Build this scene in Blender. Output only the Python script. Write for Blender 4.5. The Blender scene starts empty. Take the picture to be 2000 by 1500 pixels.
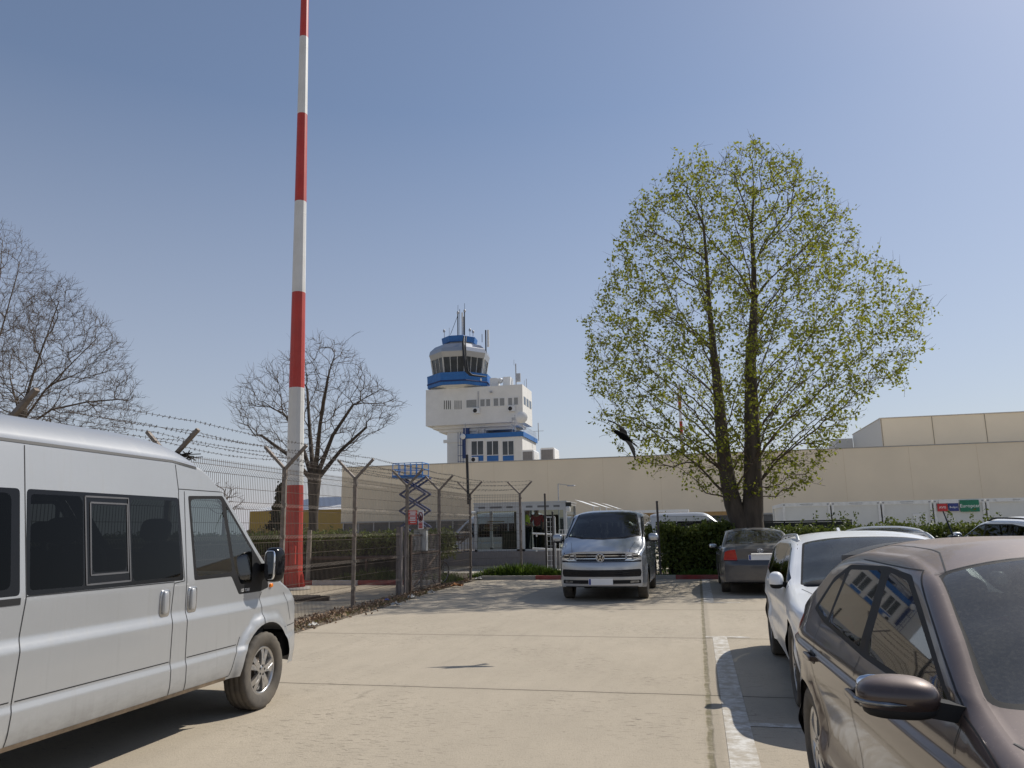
import bpy, bmesh, math, random
import numpy as np
from mathutils import Vector, Matrix, geometry

# ------------------------------------------------------------------ camera, sky, sun, exposure
SC = bpy.context.scene
COL = SC.collection
EYE = Vector((0.0, 0.0, 1.55))
FPX = 1500.0                                   # focal length in pixels of a 2000 px wide frame
PSI, PITCH, ROLL = math.radians(13.16), math.atan(284/1500.0), math.atan(0.018)
_fh = Vector((-math.sin(PSI), math.cos(PSI), 0)); _r0 = Vector((math.cos(PSI), math.sin(PSI), 0)); _up = Vector((0, 0, 1))
FWD = _fh*math.cos(PITCH) + _up*math.sin(PITCH)
_u0 = -_fh*math.sin(PITCH) + _up*math.cos(PITCH)
RGT = _r0*math.cos(ROLL) - _u0*math.sin(ROLL)
UPV = _u0*math.cos(ROLL) + _r0*math.sin(ROLL)
cam_d = bpy.data.cameras.new('camera'); cam = bpy.data.objects.new('camera', cam_d); COL.objects.link(cam)
cam_d.sensor_width = 36.0; cam_d.lens = 36.0*FPX/2000.0; cam_d.clip_start = 0.05; cam_d.clip_end = 6000
M3 = Matrix((RGT, UPV, -FWD)).transposed()
cam.matrix_world = Matrix.Translation(EYE) @ M3.to_4x4()
SC.camera = cam
SC.view_settings.view_transform = 'Standard'; SC.view_settings.look = 'None'
SC.view_settings.exposure = 0.0; SC.view_settings.gamma = 1.0
SUN_AZ, SUN_EL = math.radians(42), math.radians(46.2)     # azimuth clockwise from +Y
W = bpy.data.worlds.new('World'); SC.world = W; W.use_nodes = True
_nt = W.node_tree; _nt.nodes.clear()
_sky = _nt.nodes.new('ShaderNodeTexSky'); _sky.sky_type = 'NISHITA'; _sky.sun_disc = False
_sky.sun_elevation = SUN_EL; _sky.sun_rotation = SUN_AZ
_sky.altitude = 0; _sky.air_density = 1.0; _sky.dust_density = 0.7; _sky.ozone_density = 2.5
_bg = _nt.nodes.new('ShaderNodeBackground'); _bg.inputs[1].default_value = 0.10
_wo = _nt.nodes.new('ShaderNodeOutputWorld')
_tc = _nt.nodes.new('ShaderNodeTexCoord'); _sp = _nt.nodes.new('ShaderNodeSeparateXYZ'); _nt.links.new(_tc.outputs['Generated'], _sp.inputs[0])
_rp = _nt.nodes.new('ShaderNodeValToRGB'); _e = _rp.color_ramp.elements           # pale haze that thickens towards the horizon
_e[0].position = 0.0; _e[0].color = (0.92, 0.92, 0.92, 1); _e[1].position = 0.50; _e[1].color = (0.09, 0.09, 0.09, 1)
_x = _e.new(0.12); _x.color = (0.52, 0.52, 0.52, 1)
_mx = _nt.nodes.new('ShaderNodeMix'); _mx.data_type = 'RGBA'; _mx.inputs[7].default_value = (5.35, 5.3, 5.85, 1)
_nt.links.new(_sp.outputs[2], _rp.inputs[0]); _nt.links.new(_rp.outputs[0], _mx.inputs[0]); _nt.links.new(_sky.outputs[0], _mx.inputs[6])
_nt.links.new(_mx.outputs[2], _bg.inputs[0]); _nt.links.new(_bg.outputs[0], _wo.inputs[0])
SUNV = Vector((math.sin(SUN_AZ)*math.cos(SUN_EL), math.cos(SUN_AZ)*math.cos(SUN_EL), math.sin(SUN_EL)))
sun_d = bpy.data.lights.new('sun', 'SUN'); sun_d.energy = 4.1; sun_d.angle = math.radians(0.53); sun_d.color = (1.0, 0.95, 0.87)
sun = bpy.data.objects.new('sun', sun_d); COL.objects.link(sun); sun.rotation_euler = SUNV.to_track_quat('Z', 'Y').to_euler()

def ray(px, py):
    return FWD + RGT*((px-1000)/FPX) - UPV*((py-750)/FPX)
def at(px, py, Y):                              # world point on the plane y=Y seen at that photo pixel
    d = ray(px, py); return EYE + d*((Y-EYE.y)/d.y)
def atx(px, py, X):
    d = ray(px, py); return EYE + d*((X-EYE.x)/d.x)
def gnd(px, py, Z=0.0):
    d = ray(px, py); return EYE + d*((Z-EYE.z)/d.z)
def lerp(a, b, t): return a+(b-a)*t

# ------------------------------------------------------------------ materials
def _new(name):
    m = bpy.data.materials.new(name); m.use_nodes = True
    nt = m.node_tree; b = nt.nodes['Principled BSDF']; return m, nt, b
def _n(nt, t, **kw):
    n = nt.nodes.new(t)
    for k, v in kw.items(): setattr(n, k, v)
    return n
def _math(nt, op, a, b=None, c=None):
    n = nt.nodes.new('ShaderNodeMath'); n.operation = op
    for i, v in enumerate((a, b, c)):
        if v is None: continue
        if isinstance(v, (int, float)): n.inputs[i].default_value = v
        else: nt.links.new(v, n.inputs[i])
    return n.outputs[0]
def _mix(nt, fac, a, b):
    n = nt.nodes.new('ShaderNodeMix'); n.data_type = 'RGBA'
    for i, v in ((0, fac), (6, a), (7, b)):
        if isinstance(v, (int, float)): n.inputs[i].default_value = v
        elif isinstance(v, tuple): n.inputs[i].default_value = (*v[:3], 1)
        else: nt.links.new(v, n.inputs[i])
    return n.outputs[2]
def _noise(nt, vec, scale, detail=4, rough=0.55, dist=0.0):
    n = nt.nodes.new('ShaderNodeTexNoise'); n.inputs['Scale'].default_value = scale
    n.inputs['Detail'].default_value = detail; n.inputs['Roughness'].default_value = rough; n.inputs['Distortion'].default_value = dist
    if vec is not None: nt.links.new(vec, n.inputs['Vector'])
    return n.outputs[0]
def _ramp(nt, fac, stops):
    n = nt.nodes.new('ShaderNodeValToRGB'); e = n.color_ramp.elements
    while len(e) < len(stops): e.new(0.5)
    for el, (p, c) in zip(e, stops):
        el.position = p; el.color = (*c, 1) if isinstance(c, tuple) else (c, c, c, 1)
    nt.links.new(fac, n.inputs[0]); return n.outputs[0]
def _coord(nt, which='Object'):
    return nt.nodes.new('ShaderNodeTexCoord').outputs[which]
def _map(nt, vec, scale=(1, 1, 1), rot=(0, 0, 0)):
    n = nt.nodes.new('ShaderNodeMapping'); n.inputs['Scale'].default_value = scale; n.inputs['Rotation'].default_value = rot
    nt.links.new(vec, n.inputs[0]); return n.outputs[0]
def _bump(nt, h, strength, dist, b):
    n = nt.nodes.new('ShaderNodeBump'); n.inputs['Strength'].default_value = strength; n.inputs['Distance'].default_value = dist
    nt.links.new(h, n.inputs['Height']); nt.links.new(n.outputs[0], b.inputs['Normal'])

def mat(name, col, rough=0.6, metal=0.0, var=0.12, scale=6.0, bump=0.0, spec=0.5, stretch=(1, 1, 1), dirt=None, dirt_amt=0.0):
    m, nt, b = _new(name)
    co = _map(nt, _coord(nt), stretch)
    f = _noise(nt, co, scale, 5, 0.6)
    lo = tuple(max(0, c*(1-var)) for c in col); hi = tuple(min(1, c*(1+var)) for c in col)
    c = _ramp(nt, f, [(0.3, lo), (0.7, hi)])
    if dirt:
        f2 = _ramp(nt, _noise(nt, co, scale*0.35, 6, 0.65), [(0.5-0.15*dirt_amt-0.08, 0.0), (0.72, 1.0)])
        c = _mix(nt, _math(nt, 'MULTIPLY', f2, dirt_amt), c, dirt)
    nt.links.new(c, b.inputs['Base Color'])
    b.inputs['Roughness'].default_value = rough; b.inputs['Metallic'].default_value = metal
    b.inputs['Specular IOR Level'].default_value = spec
    if bump: _bump(nt, _noise(nt, co, scale*4, 4, 0.6), bump, 0.01, b)
    return m

def paint(name, col, metal=0.35, rough=0.3, coat=0.6, dust=0.0, dust_col=(0.33, 0.28, 0.22), inner=(0.05, 0.05, 0.055), low=0.0, grime=0.0):
    """car paint: two-sided (dark trim inside), dust lying on faces that look up, road dirt low on the sides"""
    m, nt, b = _new(name)
    co = _coord(nt); geo = nt.nodes.new('ShaderNodeNewGeometry')
    sn = nt.nodes.new('ShaderNodeSeparateXYZ'); nt.links.new(geo.outputs['Normal'], sn.inputs[0])
    so = nt.nodes.new('ShaderNodeSeparateXYZ'); nt.links.new(co, so.inputs[0])
    n1 = _noise(nt, co, 2.2, 6, 0.65)
    n2 = _noise(nt, co, 55.0, 3, 0.6)
    base = _mix(nt, n1, tuple(c*0.95 for c in col), tuple(min(1, c*1.05) for c in col))
    up = _math(nt, 'POWER', _math(nt, 'MAXIMUM', sn.outputs[2], 0.0), 2.0)
    d1 = _math(nt, 'MULTIPLY', _math(nt, 'MULTIPLY', up, dust), _ramp(nt, n1, [(0.2, 0.55), (0.75, 1.0)]))
    spk = _math(nt, 'MULTIPLY', _ramp(nt, n2, [(0.6, 0.0), (0.72, 1.0)]), 0.25*min(1, dust*2))
    lw = _ramp(nt, so.outputs[2], [(0.30, 1.0), (0.62, 0.0)])
    lw = _math(nt, 'MULTIPLY', _math(nt, 'MULTIPLY', lw, low), _ramp(nt, _noise(nt, _map(nt, co, (1, 1, 2.5)), 3.0, 6, 0.7), [(0.35, 0.2), (0.65, 1.0)]))
    run = _math(nt, 'MULTIPLY', _ramp(nt, _noise(nt, _map(nt, co, (3.0, 9.0, 0.7)), 2.0, 5, 0.6), [(0.55, 0.0), (0.75, 1.0)]), grime)
    lw = _math(nt, 'ADD', lw, run)
    fac = _math(nt, 'MINIMUM', _math(nt, 'ADD', _math(nt, 'ADD', d1, lw), _math(nt, 'MULTIPLY', spk, up)), 0.95)
    c = _mix(nt, fac, base, dust_col)
    c = _mix(nt, geo.outputs['Backfacing'], c, inner)
    nt.links.new(c, b.inputs['Base Color'])
    clean = _math(nt, 'SUBTRACT', 1.0, fac)
    front = _math(nt, 'SUBTRACT', 1.0, geo.outputs['Backfacing'])
    nt.links.new(_math(nt, 'MULTIPLY', _math(nt, 'MULTIPLY', clean, metal), front), b.inputs['Metallic'])
    nt.links.new(_math(nt, 'MULTIPLY', _math(nt, 'MULTIPLY', clean, coat), front), b.inputs['Coat Weight'])
    nt.links.new(_math(nt, 'ADD', _math(nt, 'MULTIPLY', fac, 0.5), rough), b.inputs['Roughness'])
    b.inputs['Coat Roughness'].default_value = 0.05
    # the sheet metal is never perfectly flat: broad waves and a few small dings
    ding = _ramp(nt, _noise(nt, co, 5.5, 1, 0.3), [(0.70, 0.0), (0.80, 1.0)])
    _bump(nt, _math(nt, 'ADD', _noise(nt, co, 1.1, 1, 0.3), _math(nt, 'MULTIPLY', ding, -0.25*min(1, grime*6))), 0.06, 0.02, b)
    return m

def glass(name, tint=(0.55, 0.6, 0.6), refl=0.06, rough=0.02, dust=0.0, dust_col=(0.30, 0.28, 0.24)):
    m = bpy.data.materials.new(name); m.use_nodes = True; nt = m.node_tree; nt.nodes.clear()
    out = nt.nodes.new('ShaderNodeOutputMaterial'); tr = nt.nodes.new('ShaderNodeBsdfTransparent'); gl = nt.nodes.new('ShaderNodeBsdfGlossy')
    tr.inputs[0].default_value = (*tint, 1); gl.inputs['Roughness'].default_value = rough; gl.inputs[0].default_value = (1, 1, 1, 1)
    lw = nt.nodes.new('ShaderNodeFresnel'); lw.inputs[0].default_value = 1.52
    mx = nt.nodes.new('ShaderNodeMixShader')
    geo = nt.nodes.new('ShaderNodeNewGeometry')
    f = _math(nt, 'MULTIPLY', _math(nt, 'MINIMUM', _math(nt, 'ADD', lw.outputs[0], refl), 1.0), _math(nt, 'SUBTRACT', 1.0, geo.outputs['Backfacing']))
    nt.links.new(f, mx.inputs[0]); nt.links.new(tr.outputs[0], mx.inputs[1]); nt.links.new(gl.outputs[0], mx.inputs[2])
    sh = mx.outputs[0]
    if dust:
        co = _coord(nt); df = nt.nodes.new('ShaderNodeBsdfDiffuse'); df.inputs[0].default_value = (*dust_col, 1)
        n1 = _ramp(nt, _noise(nt, co, 3.0, 6, 0.7), [(0.25, 0.3), (0.75, 1.0)])
        n2 = _ramp(nt, _noise(nt, co, 90.0, 3, 0.6), [(0.45, 0.55), (0.72, 1.0)])
        m2 = nt.nodes.new('ShaderNodeMixShader')
        nt.links.new(_math(nt, 'MULTIPLY', _math(nt, 'MULTIPLY', n1, n2), dust), m2.inputs[0])
        nt.links.new(sh, m2.inputs[1]); nt.links.new(df.outputs[0], m2.inputs[2]); sh = m2.outputs[0]
    nt.links.new(sh, out.inputs[0]); return m

def leaf_mat(name, c1, c2, scale=1.2, trans=0.45):
    m, nt, b = _new(name); co = _coord(nt)
    f = _noise(nt, co, scale, 3, 0.6); f2 = _noise(nt, co, 24.0, 2, 0.5)
    c = _mix(nt, _ramp(nt, _math(nt, 'ADD', _math(nt, 'MULTIPLY', f, 0.5), _math(nt, 'MULTIPLY', f2, 0.5)), [(0.36, 0.0), (0.64, 1.0)]), c1, c2)
    nt.links.new(c, b.inputs['Base Color']); b.inputs['Roughness'].default_value = 0.55; b.inputs['Specular IOR Level'].default_value = 0.3
    t = nt.nodes.new('ShaderNodeBsdfTranslucent'); nt.links.new(c, t.inputs[0])
    mx = nt.nodes.new('ShaderNodeMixShader'); mx.inputs[0].default_value = trans
    nt.links.new(b.outputs[0], mx.inputs[1]); nt.links.new(t.outputs[0], mx.inputs[2])
    nt.links.new(mx.outputs[0], nt.nodes['Material Output'].inputs[0]); return m

# ------------------------------------------------------------------ mesh helpers
class MB:
    """collects shapes and links them as one mesh object"""
    def __init__(s): s.v = []; s.f = []; s.m = []; s.n = []; s.sm = []; s.anyn = False
    def add(s, vs, fs, mi=0, smooth=False, nrm=None):
        o = len(s.v); s.v.extend([tuple(p) for p in vs])
        for f in fs:
            s.f.append(tuple(i+o for i in f)); s.m.append(mi); s.sm.append(smooth)
            s.n.append([tuple(nrm[i]) for i in f] if nrm is not None else None)
        if nrm is not None: s.anyn = True
        return s
    def box(s, c, d, rz=0.0, mi=0, R=None):
        x, y, z = d[0]/2, d[1]/2, d[2]/2
        vs = [Vector((a*x, b*y, e*z)) for e in (-1, 1) for b in (-1, 1) for a in (-1, 1)]
        if R is None: R = Matrix.Rotation(rz, 3, 'Z')
        c = Vector(c); vs = [R @ v + c for v in vs]
        return s.add(vs, [(0, 2, 3, 1), (4, 5, 7, 6), (0, 1, 5, 4), (1, 3, 7, 5), (3, 2, 6, 7), (2, 0, 4, 6)], mi)
    def b2(s, lo, hi, mi=0):
        return s.box([(a+b)/2 for a, b in zip(lo, hi)], [abs(b-a) for a, b in zip(lo, hi)], 0, mi)
    def bar(s, p0, p1, w, h=None, mi=0, up=(0, 0, 1)):
        p0 = Vector(p0); p1 = Vector(p1); h = h or w; d = p1-p0; L = d.length
        if L < 1e-6: return s
        z = d/L; u = Vector(up)
        if abs(z.dot(u)) > 0.98: u = Vector((0, 1, 0))
        x = u.cross(z).normalized(); y = z.cross(x)
        R = Matrix((x, y, z)).transposed()
        return s.box((p0+p1)/2, (w, h, L), 0, mi, R)
    def tube(s, pts, r, n=8, mi=0, caps=True, smooth=True):
        pts = [Vector(p) for p in pts]; k = len(pts)
        rs = r if isinstance(r, (list, tuple)) else [r]*k
        vs = []; prev = None
        for i, p in enumerate(pts):
            t = (pts[min(i+1, k-1)]-pts[max(i-1, 0)])
            if t.length < 1e-9: t = Vector((0, 0, 1))
            t.normalize()
            if prev is None:
                a = Vector((0, 0, 1)) if abs(t.z) < 0.9 else Vector((1, 0, 0)); x = a.cross(t).normalized()
            else:
                x = prev-t*prev.dot(t)
                x = x.normalized() if x.length > 1e-6 else Vector((1, 0, 0)).cross(t).normalized()
            prev = x; y = t.cross(x)
            for j in range(n):
                a = 2*math.pi*j/n; vs.append(p+(x*math.cos(a)+y*math.sin(a))*rs[i])
        fs = [(i*n+j, i*n+(j+1) % n, (i+1)*n+(j+1) % n, (i+1)*n+j) for i in range(k-1) for j in range(n)]
        s.add(vs, fs, mi, smooth)
        if caps:
            s.add(vs[:n], [tuple(range(n))[::-1]], mi); s.add(vs[-n:], [tuple(range(n))], mi)
        return s
    def lathe(s, prof, n=32, c=(0, 0, 0), axis='Z', mi=0, smooth=True, closed=False):
        vs = []; c = Vector(c)
        for r, h in prof:
            for j in range(n):
                a = 2*math.pi*j/n; q = (r*math.cos(a), r*math.sin(a))
                v = Vector((q[0], q[1], h)) if axis == 'Z' else (Vector((h, q[0], q[1])) if axis == 'X' else Vector((q[1], h, q[0])))
                vs.append(v+c)
        k = len(prof); fs = []
        for i in range(k if closed else k-1):
            i2 = (i+1) % k
            for j in range(n): fs.append((i*n+j, i*n+(j+1) % n, i2*n+(j+1) % n, i2*n+j))
        return s.add(vs, fs, mi, smooth)
    def prism(s, poly, z0, z1, mi=0, T=None):
        """polygon in x,y extruded along z; T maps local points"""
        n = len(poly); T = T or (lambda p: p)
        a = sum(poly[i][0]*poly[(i+1) % n][1]-poly[(i+1) % n][0]*poly[i][1] for i in range(n))
        if a < 0: poly = poly[::-1]
        vs = [T(Vector((p[0], p[1], z0))) for p in poly]+[T(Vector((p[0], p[1], z1))) for p in poly]
        fs = [tuple(range(n))[::-1], tuple(range(n, 2*n))]+[(i, (i+1) % n, n+(i+1) % n, n+i) for i in range(n)]
        return s.add(vs, fs, mi)
    def sup(s, c, r, e=(0.5, 0.5), R=None, nu=24, nv=12, mi=0):
        """superellipsoid: rounded box / pebble"""
        vs = []; c = Vector(c); R = R or Matrix.Identity(3)
        def pw(a, q): return math.copysign(abs(a)**q, a)
        for i in range(nv+1):
            t = -math.pi/2+math.pi*i/nv
            for j in range(nu):
                a = 2*math.pi*j/nu
                vs.append(R @ Vector((r[0]*pw(math.cos(t), e[0])*pw(math.cos(a), e[1]), r[1]*pw(math.cos(t), e[0])*pw(math.sin(a), e[1]), r[2]*pw(math.sin(t), e[0])))+c)
        fs = [(i*nu+j, i*nu+(j+1) % nu, (i+1)*nu+(j+1) % nu, (i+1)*nu+j) for i in range(nv) for j in range(nu)]
        return s.add(vs, fs, mi, True)
    def quad(s, a, b, c, d, mi=0): return s.add([a, b, c, d], [(0, 1, 2, 3)], mi)
    def text(s, body, size, T, mi=0, align='CENTER', depth=0.0):
        cu = bpy.data.curves.new('t', 'FONT'); cu.body = body; cu.size = size; cu.align_x = align; cu.align_y = 'CENTER'; cu.extrude = depth; cu.resolution_u = 3
        ob = bpy.data.objects.new('t', cu); me = ob.to_mesh()
        s.add([T(v.co) for v in me.vertices], [tuple(p.vertices) for p in me.polygons], mi)
        ob.to_mesh_clear(); bpy.data.objects.remove(ob); bpy.data.curves.remove(cu); return s
    def build(s, name, mats, parent=None, loc=None):
        me = bpy.data.meshes.new(name); me.from_pydata([tuple(v) for v in s.v], [], s.f)
        for m in (mats if isinstance(mats, (list, tuple)) else [mats]): me.materials.append(m)
        me.polygons.foreach_set('material_index', s.m); me.polygons.foreach_set('use_smooth', s.sm)
        me.update()
        if s.anyn:
            ln = []
            for p in me.polygons:
                nn = s.n[p.index]
                if nn is None: ln.extend([tuple(p.normal)]*p.loop_total if not p.use_smooth else [(0, 0, 0)]*p.loop_total)
                else: ln.extend(nn)
            me.normals_split_custom_set(ln)
        o = bpy.data.objects.new(name, me); COL.objects.link(o)
        if parent is not None: o.parent = parent
        if loc is not None: o.location = loc
        return o

def tag(o, label=None, cat=None, group=None, kind=None):
    if label: o['label'] = label
    if cat: o['category'] = cat
    if group: o['group'] = group
    if kind: o['kind'] = kind
    return o
def empty(name, loc=(0, 0, 0), rz=0.0, label=None, cat=None, group=None):
    o = bpy.data.objects.new(name, None); COL.objects.link(o); o.location = loc; o.rotation_euler = (0, 0, rz); o.empty_display_size = 0.2
    return tag(o, label, cat, group)
def copy_tree(o, parent=None):
    c = o.copy(); COL.objects.link(c)
    if parent is not None: c.parent = parent
    for ch in [x for x in bpy.data.objects if x.parent == o]: copy_tree(ch, c)
    return c

# ------------------------------------------------------------------ vehicle builder
def pch(pts):
    pts = sorted(pts); x = np.array([p[0] for p in pts], float); y = np.array([p[1] for p in pts], float)
    h = np.diff(x); d = np.diff(y)/h; m = np.zeros_like(y); m[0] = d[0]; m[-1] = d[-1]
    for i in range(1, len(x)-1):
        if d[i-1]*d[i] > 0:
            w1 = 2*h[i]+h[i-1]; w2 = h[i]+2*h[i-1]; m[i] = (w1+w2)/(w1/d[i-1]+w2/d[i])
    def f(q):
        q = np.clip(np.asarray(q, float), x[0], x[-1]); i = np.clip(np.searchsorted(x, q)-1, 0, len(x)-2)
        t = (q-x[i])/h[i]; t2 = t*t; t3 = t2*t
        return (2*t3-3*t2+1)*y[i]+(t3-2*t2+t)*h[i]*m[i]+(-2*t3+3*t2)*y[i+1]+(t3-t2)*h[i]*m[i+1]
    return f
def sst(a, b, x):
    t = np.clip((np.asarray(x, float)-a)/(b-a), 0, 1); return t*t*(3-2*t)
def dens(poly, step=0.06, closed=True):
    out = []; n = len(poly)
    for i in range(n if closed else n-1):
        a = np.array(poly[i], float); b = np.array(poly[(i+1) % n], float); k = max(1, int(np.ceil(np.linalg.norm(b-a)/step)))
        for j in range(k): out.append(tuple(a+(b-a)*j/k))
    if not closed: out.append(tuple(poly[-1]))
    return out
def rnd(poly, r=0.04):
    """round the corners of a polygon"""
    out = []; n = len(poly)
    rr = r if isinstance(r, (list, tuple)) else [r]*n
    for i in range(n):
        p = np.array(poly[i], float); a = np.array(poly[i-1], float)-p; b = np.array(poly[(i+1) % n], float)-p
        la = np.linalg.norm(a); lb = np.linalg.norm(b); q = min(rr[i], la*0.45, lb*0.45)
        if q < 1e-4: out.append(tuple(p)); continue
        A = p+a/la*q; B = p+b/lb*q
        for t in (0, 0.25, 0.5, 0.75, 1): out.append(tuple((1-t)**2*A+2*t*(1-t)*p+t*t*B))
    return out
def inpoly(P, poly):
    P = np.asarray(P); x, y = P[:, 0], P[:, 1]; ins = np.zeros(len(P), bool); n = len(poly)
    for i in range(n):
        x1, y1 = poly[i]; x2, y2 = poly[(i+1) % n]
        if y1 == y2: continue
        c = ((y1 > y) != (y2 > y)) & (x < (x2-x1)*(y-y1)/(y2-y1)+x1); ins ^= c
    return ins
def cut(outline, regs, pts, mind=0.014, step=0.06, lines=()):
    """triangulate an outline, cut exactly along region borders; returns verts and {region index or -1: tris}"""
    vl = []; el = []
    for poly in [outline]+[r[1] for r in regs]:
        d = dens(poly, step); o = len(vl); vl += d; el += [(o+i, o+(i+1) % len(d)) for i in range(len(d))]
    for ln in lines:
        o = len(vl); vl += list(ln); el += [(o+i, o+i+1) for i in range(len(ln)-1)]
    B = np.array(vl); P = np.asarray(pts); P = P[inpoly(P, outline)]
    if len(P):
        keep = np.ones(len(P), bool)
        for k in range(0, len(P), 400):
            dd = ((P[k:k+400, None, :]-B[None])**2).sum(2).min(1); keep[k:k+400] = dd > mind**2
        vl += [tuple(p) for p in P[keep]]
    r = geometry.delaunay_2d_cdt([Vector(v) for v in vl], el, [], 0, 1e-5)
    V = np.array([tuple(v) for v in r[0]]); F = np.array([tuple(f) for f in r[2] if len(f) == 3])
    a, b, c = V[F[:, 0]], V[F[:, 1]], V[F[:, 2]]
    ar = (b[:, 0]-a[:, 0])*(c[:, 1]-a[:, 1])-(b[:, 1]-a[:, 1])*(c[:, 0]-a[:, 0])
    F[ar < 0] = F[ar < 0][:, ::-1]; ce = (a+b+c)/3
    ok = inpoly(ce, outline) & (np.abs(ar) > 1e-9); F = F[ok]; ce = ce[ok]
    lab = np.full(len(F), -1)
    for i in range(len(regs)-1, -1, -1): lab[inpoly(ce, regs[i][1])] = i
    return V, {i: F[lab == i] for i in set(lab.tolist())}

class Car:
    def __init__(s, sp):
        s.sp = sp; s.plan = pch(sp['plan']); s.zlow = pch(sp['zlow']); s.ze = pch(sp['zedge']); s.zm = pch(sp['zmid'])
        s.yf, s.yr = sp['yf'], sp['yr']; s.rf = sp.get('rf', 0.06); s.p = sp.get('p', 3.0); s.inset = sp['inset']
        s.bf, s.br = sp['bf'], sp['br']; s.pff = pch(sp.get('pf', [(0, 0), (1, 0)])); s.pfr = pch(sp.get('pr', [(0, 0), (1, 0)]))
    def g(s, x, y): return np.maximum(0, 1-np.abs(x/s.plan(y))**2.6)
    def warp(s, x, y):
        return y+s.g(x, y)*(s.bf*sst(s.yf-s.sp.get('wf', 0.5), s.yf, y)-s.br*(1-sst(s.yr, s.yr+s.sp.get('wr', 0.5), y)))
    def sx(s, y, z):
        ze = s.ze(y); z = np.minimum(z, ze); v = np.clip(ze-z, 0, None)
        fil = np.where(v < s.rf, s.rf-np.sqrt(np.maximum(s.rf**2-(s.rf-v)**2, 0)), 0)
        return s.plan(y)-s.inset(y, z)-fil
    def S(s, y, z):
        x = s.sx(y, z); return np.stack([x, s.warp(x, y), z+0*y], 1)
    def T(s, x, y):
        xe = s.sx(y, s.ze(y)); u = np.minimum(1, np.abs(x/xe)); ze = s.ze(y)
        z = ze+(s.zm(y)-ze)*(1-u**s.p); return np.stack([x, s.warp(x, y), z], 1)
    def F(s, x, z):
        y = np.full_like(x, s.yf); g = s.g(x, y); return np.stack([x, s.yf+g*(s.bf+s.pff(z)), z], 1)
    def R(s, x, z):
        y = np.full_like(x, s.yr); g = s.g(x, y); return np.stack([x, s.yr-g*(s.br+s.pfr(z)), z], 1)
    def nrm(s, fn, uv, flip=1.0, e=0.004):
        u, v = uv[:, 0], uv[:, 1]
        du = fn(u+e, v)-fn(u-e, v); dv = fn(u, v+e)-fn(u, v-e); n = np.cross(du, dv)*flip
        l = np.linalg.norm(n, axis=1, keepdims=True); l[l < 1e-12] = 1; return n/l
    def nS(s, uv):
        uv = uv.copy(); uv[:, 1] = np.minimum(uv[:, 1], s.ze(uv[:, 0])-0.0006)
        u, v = uv[:, 0], uv[:, 1]; e = 0.003
        du = s.S(u+e, np.minimum(v, s.ze(u+e)))-s.S(u-e, np.minimum(v, s.ze(u-e)))
        v2 = np.minimum(v+e, s.ze(u)); dv = s.S(u, v2)-s.S(u, v-e)
        n = np.cross(du, dv); l = np.linalg.norm(n, axis=1, keepdims=True); l[l < 1e-12] = 1; return n/l
    def sidept(s, y, z, off=0.0, sgn=1):
        uv = np.array([[y, z]], float); p = s.S(uv[:, 0], uv[:, 1])[0]+s.nS(uv)[0]*off; return Vector((p[0]*sgn, p[1], p[2]))
    def fpt(s, x, z, off=0.0, rear=False):
        fn = s.R if rear else s.F; uv = np.array([[x, z]], float); p = fn(uv[:, 0], uv[:, 1])[0]
        n = s.nrm(fn, uv, 1.0 if rear else -1.0)[0]; return Vector(p+n*off)
    def toppt(s, x, y, off=0.0):
        uv = np.array([[x, y]], float); p = s.T(uv[:, 0], uv[:, 1])[0]; n = s.nrm(s.T, uv)[0]; return Vector(p+n*off)

SEAM = None
def ribbon(mb, P, N, w, mi, off=0.0015):
    P = [Vector(p) for p in P]; N = [Vector(n) for n in N]; vs = []; ns = []
    for i, p in enumerate(P):
        t = P[min(i+1, len(P)-1)]-P[max(0, i-1)]; b = N[i].cross(t)
        b = b.normalized()*(w/2) if b.length > 1e-9 else Vector((0, 0, 0)); q = p+N[i]*off
        vs += [q-b, q+b]; ns += [N[i], N[i]]
    mb.add(vs, [(2*i, 2*i+2, 2*i+3, 2*i+1) for i in range(len(P)-1)], mi, True, ns)

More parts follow.
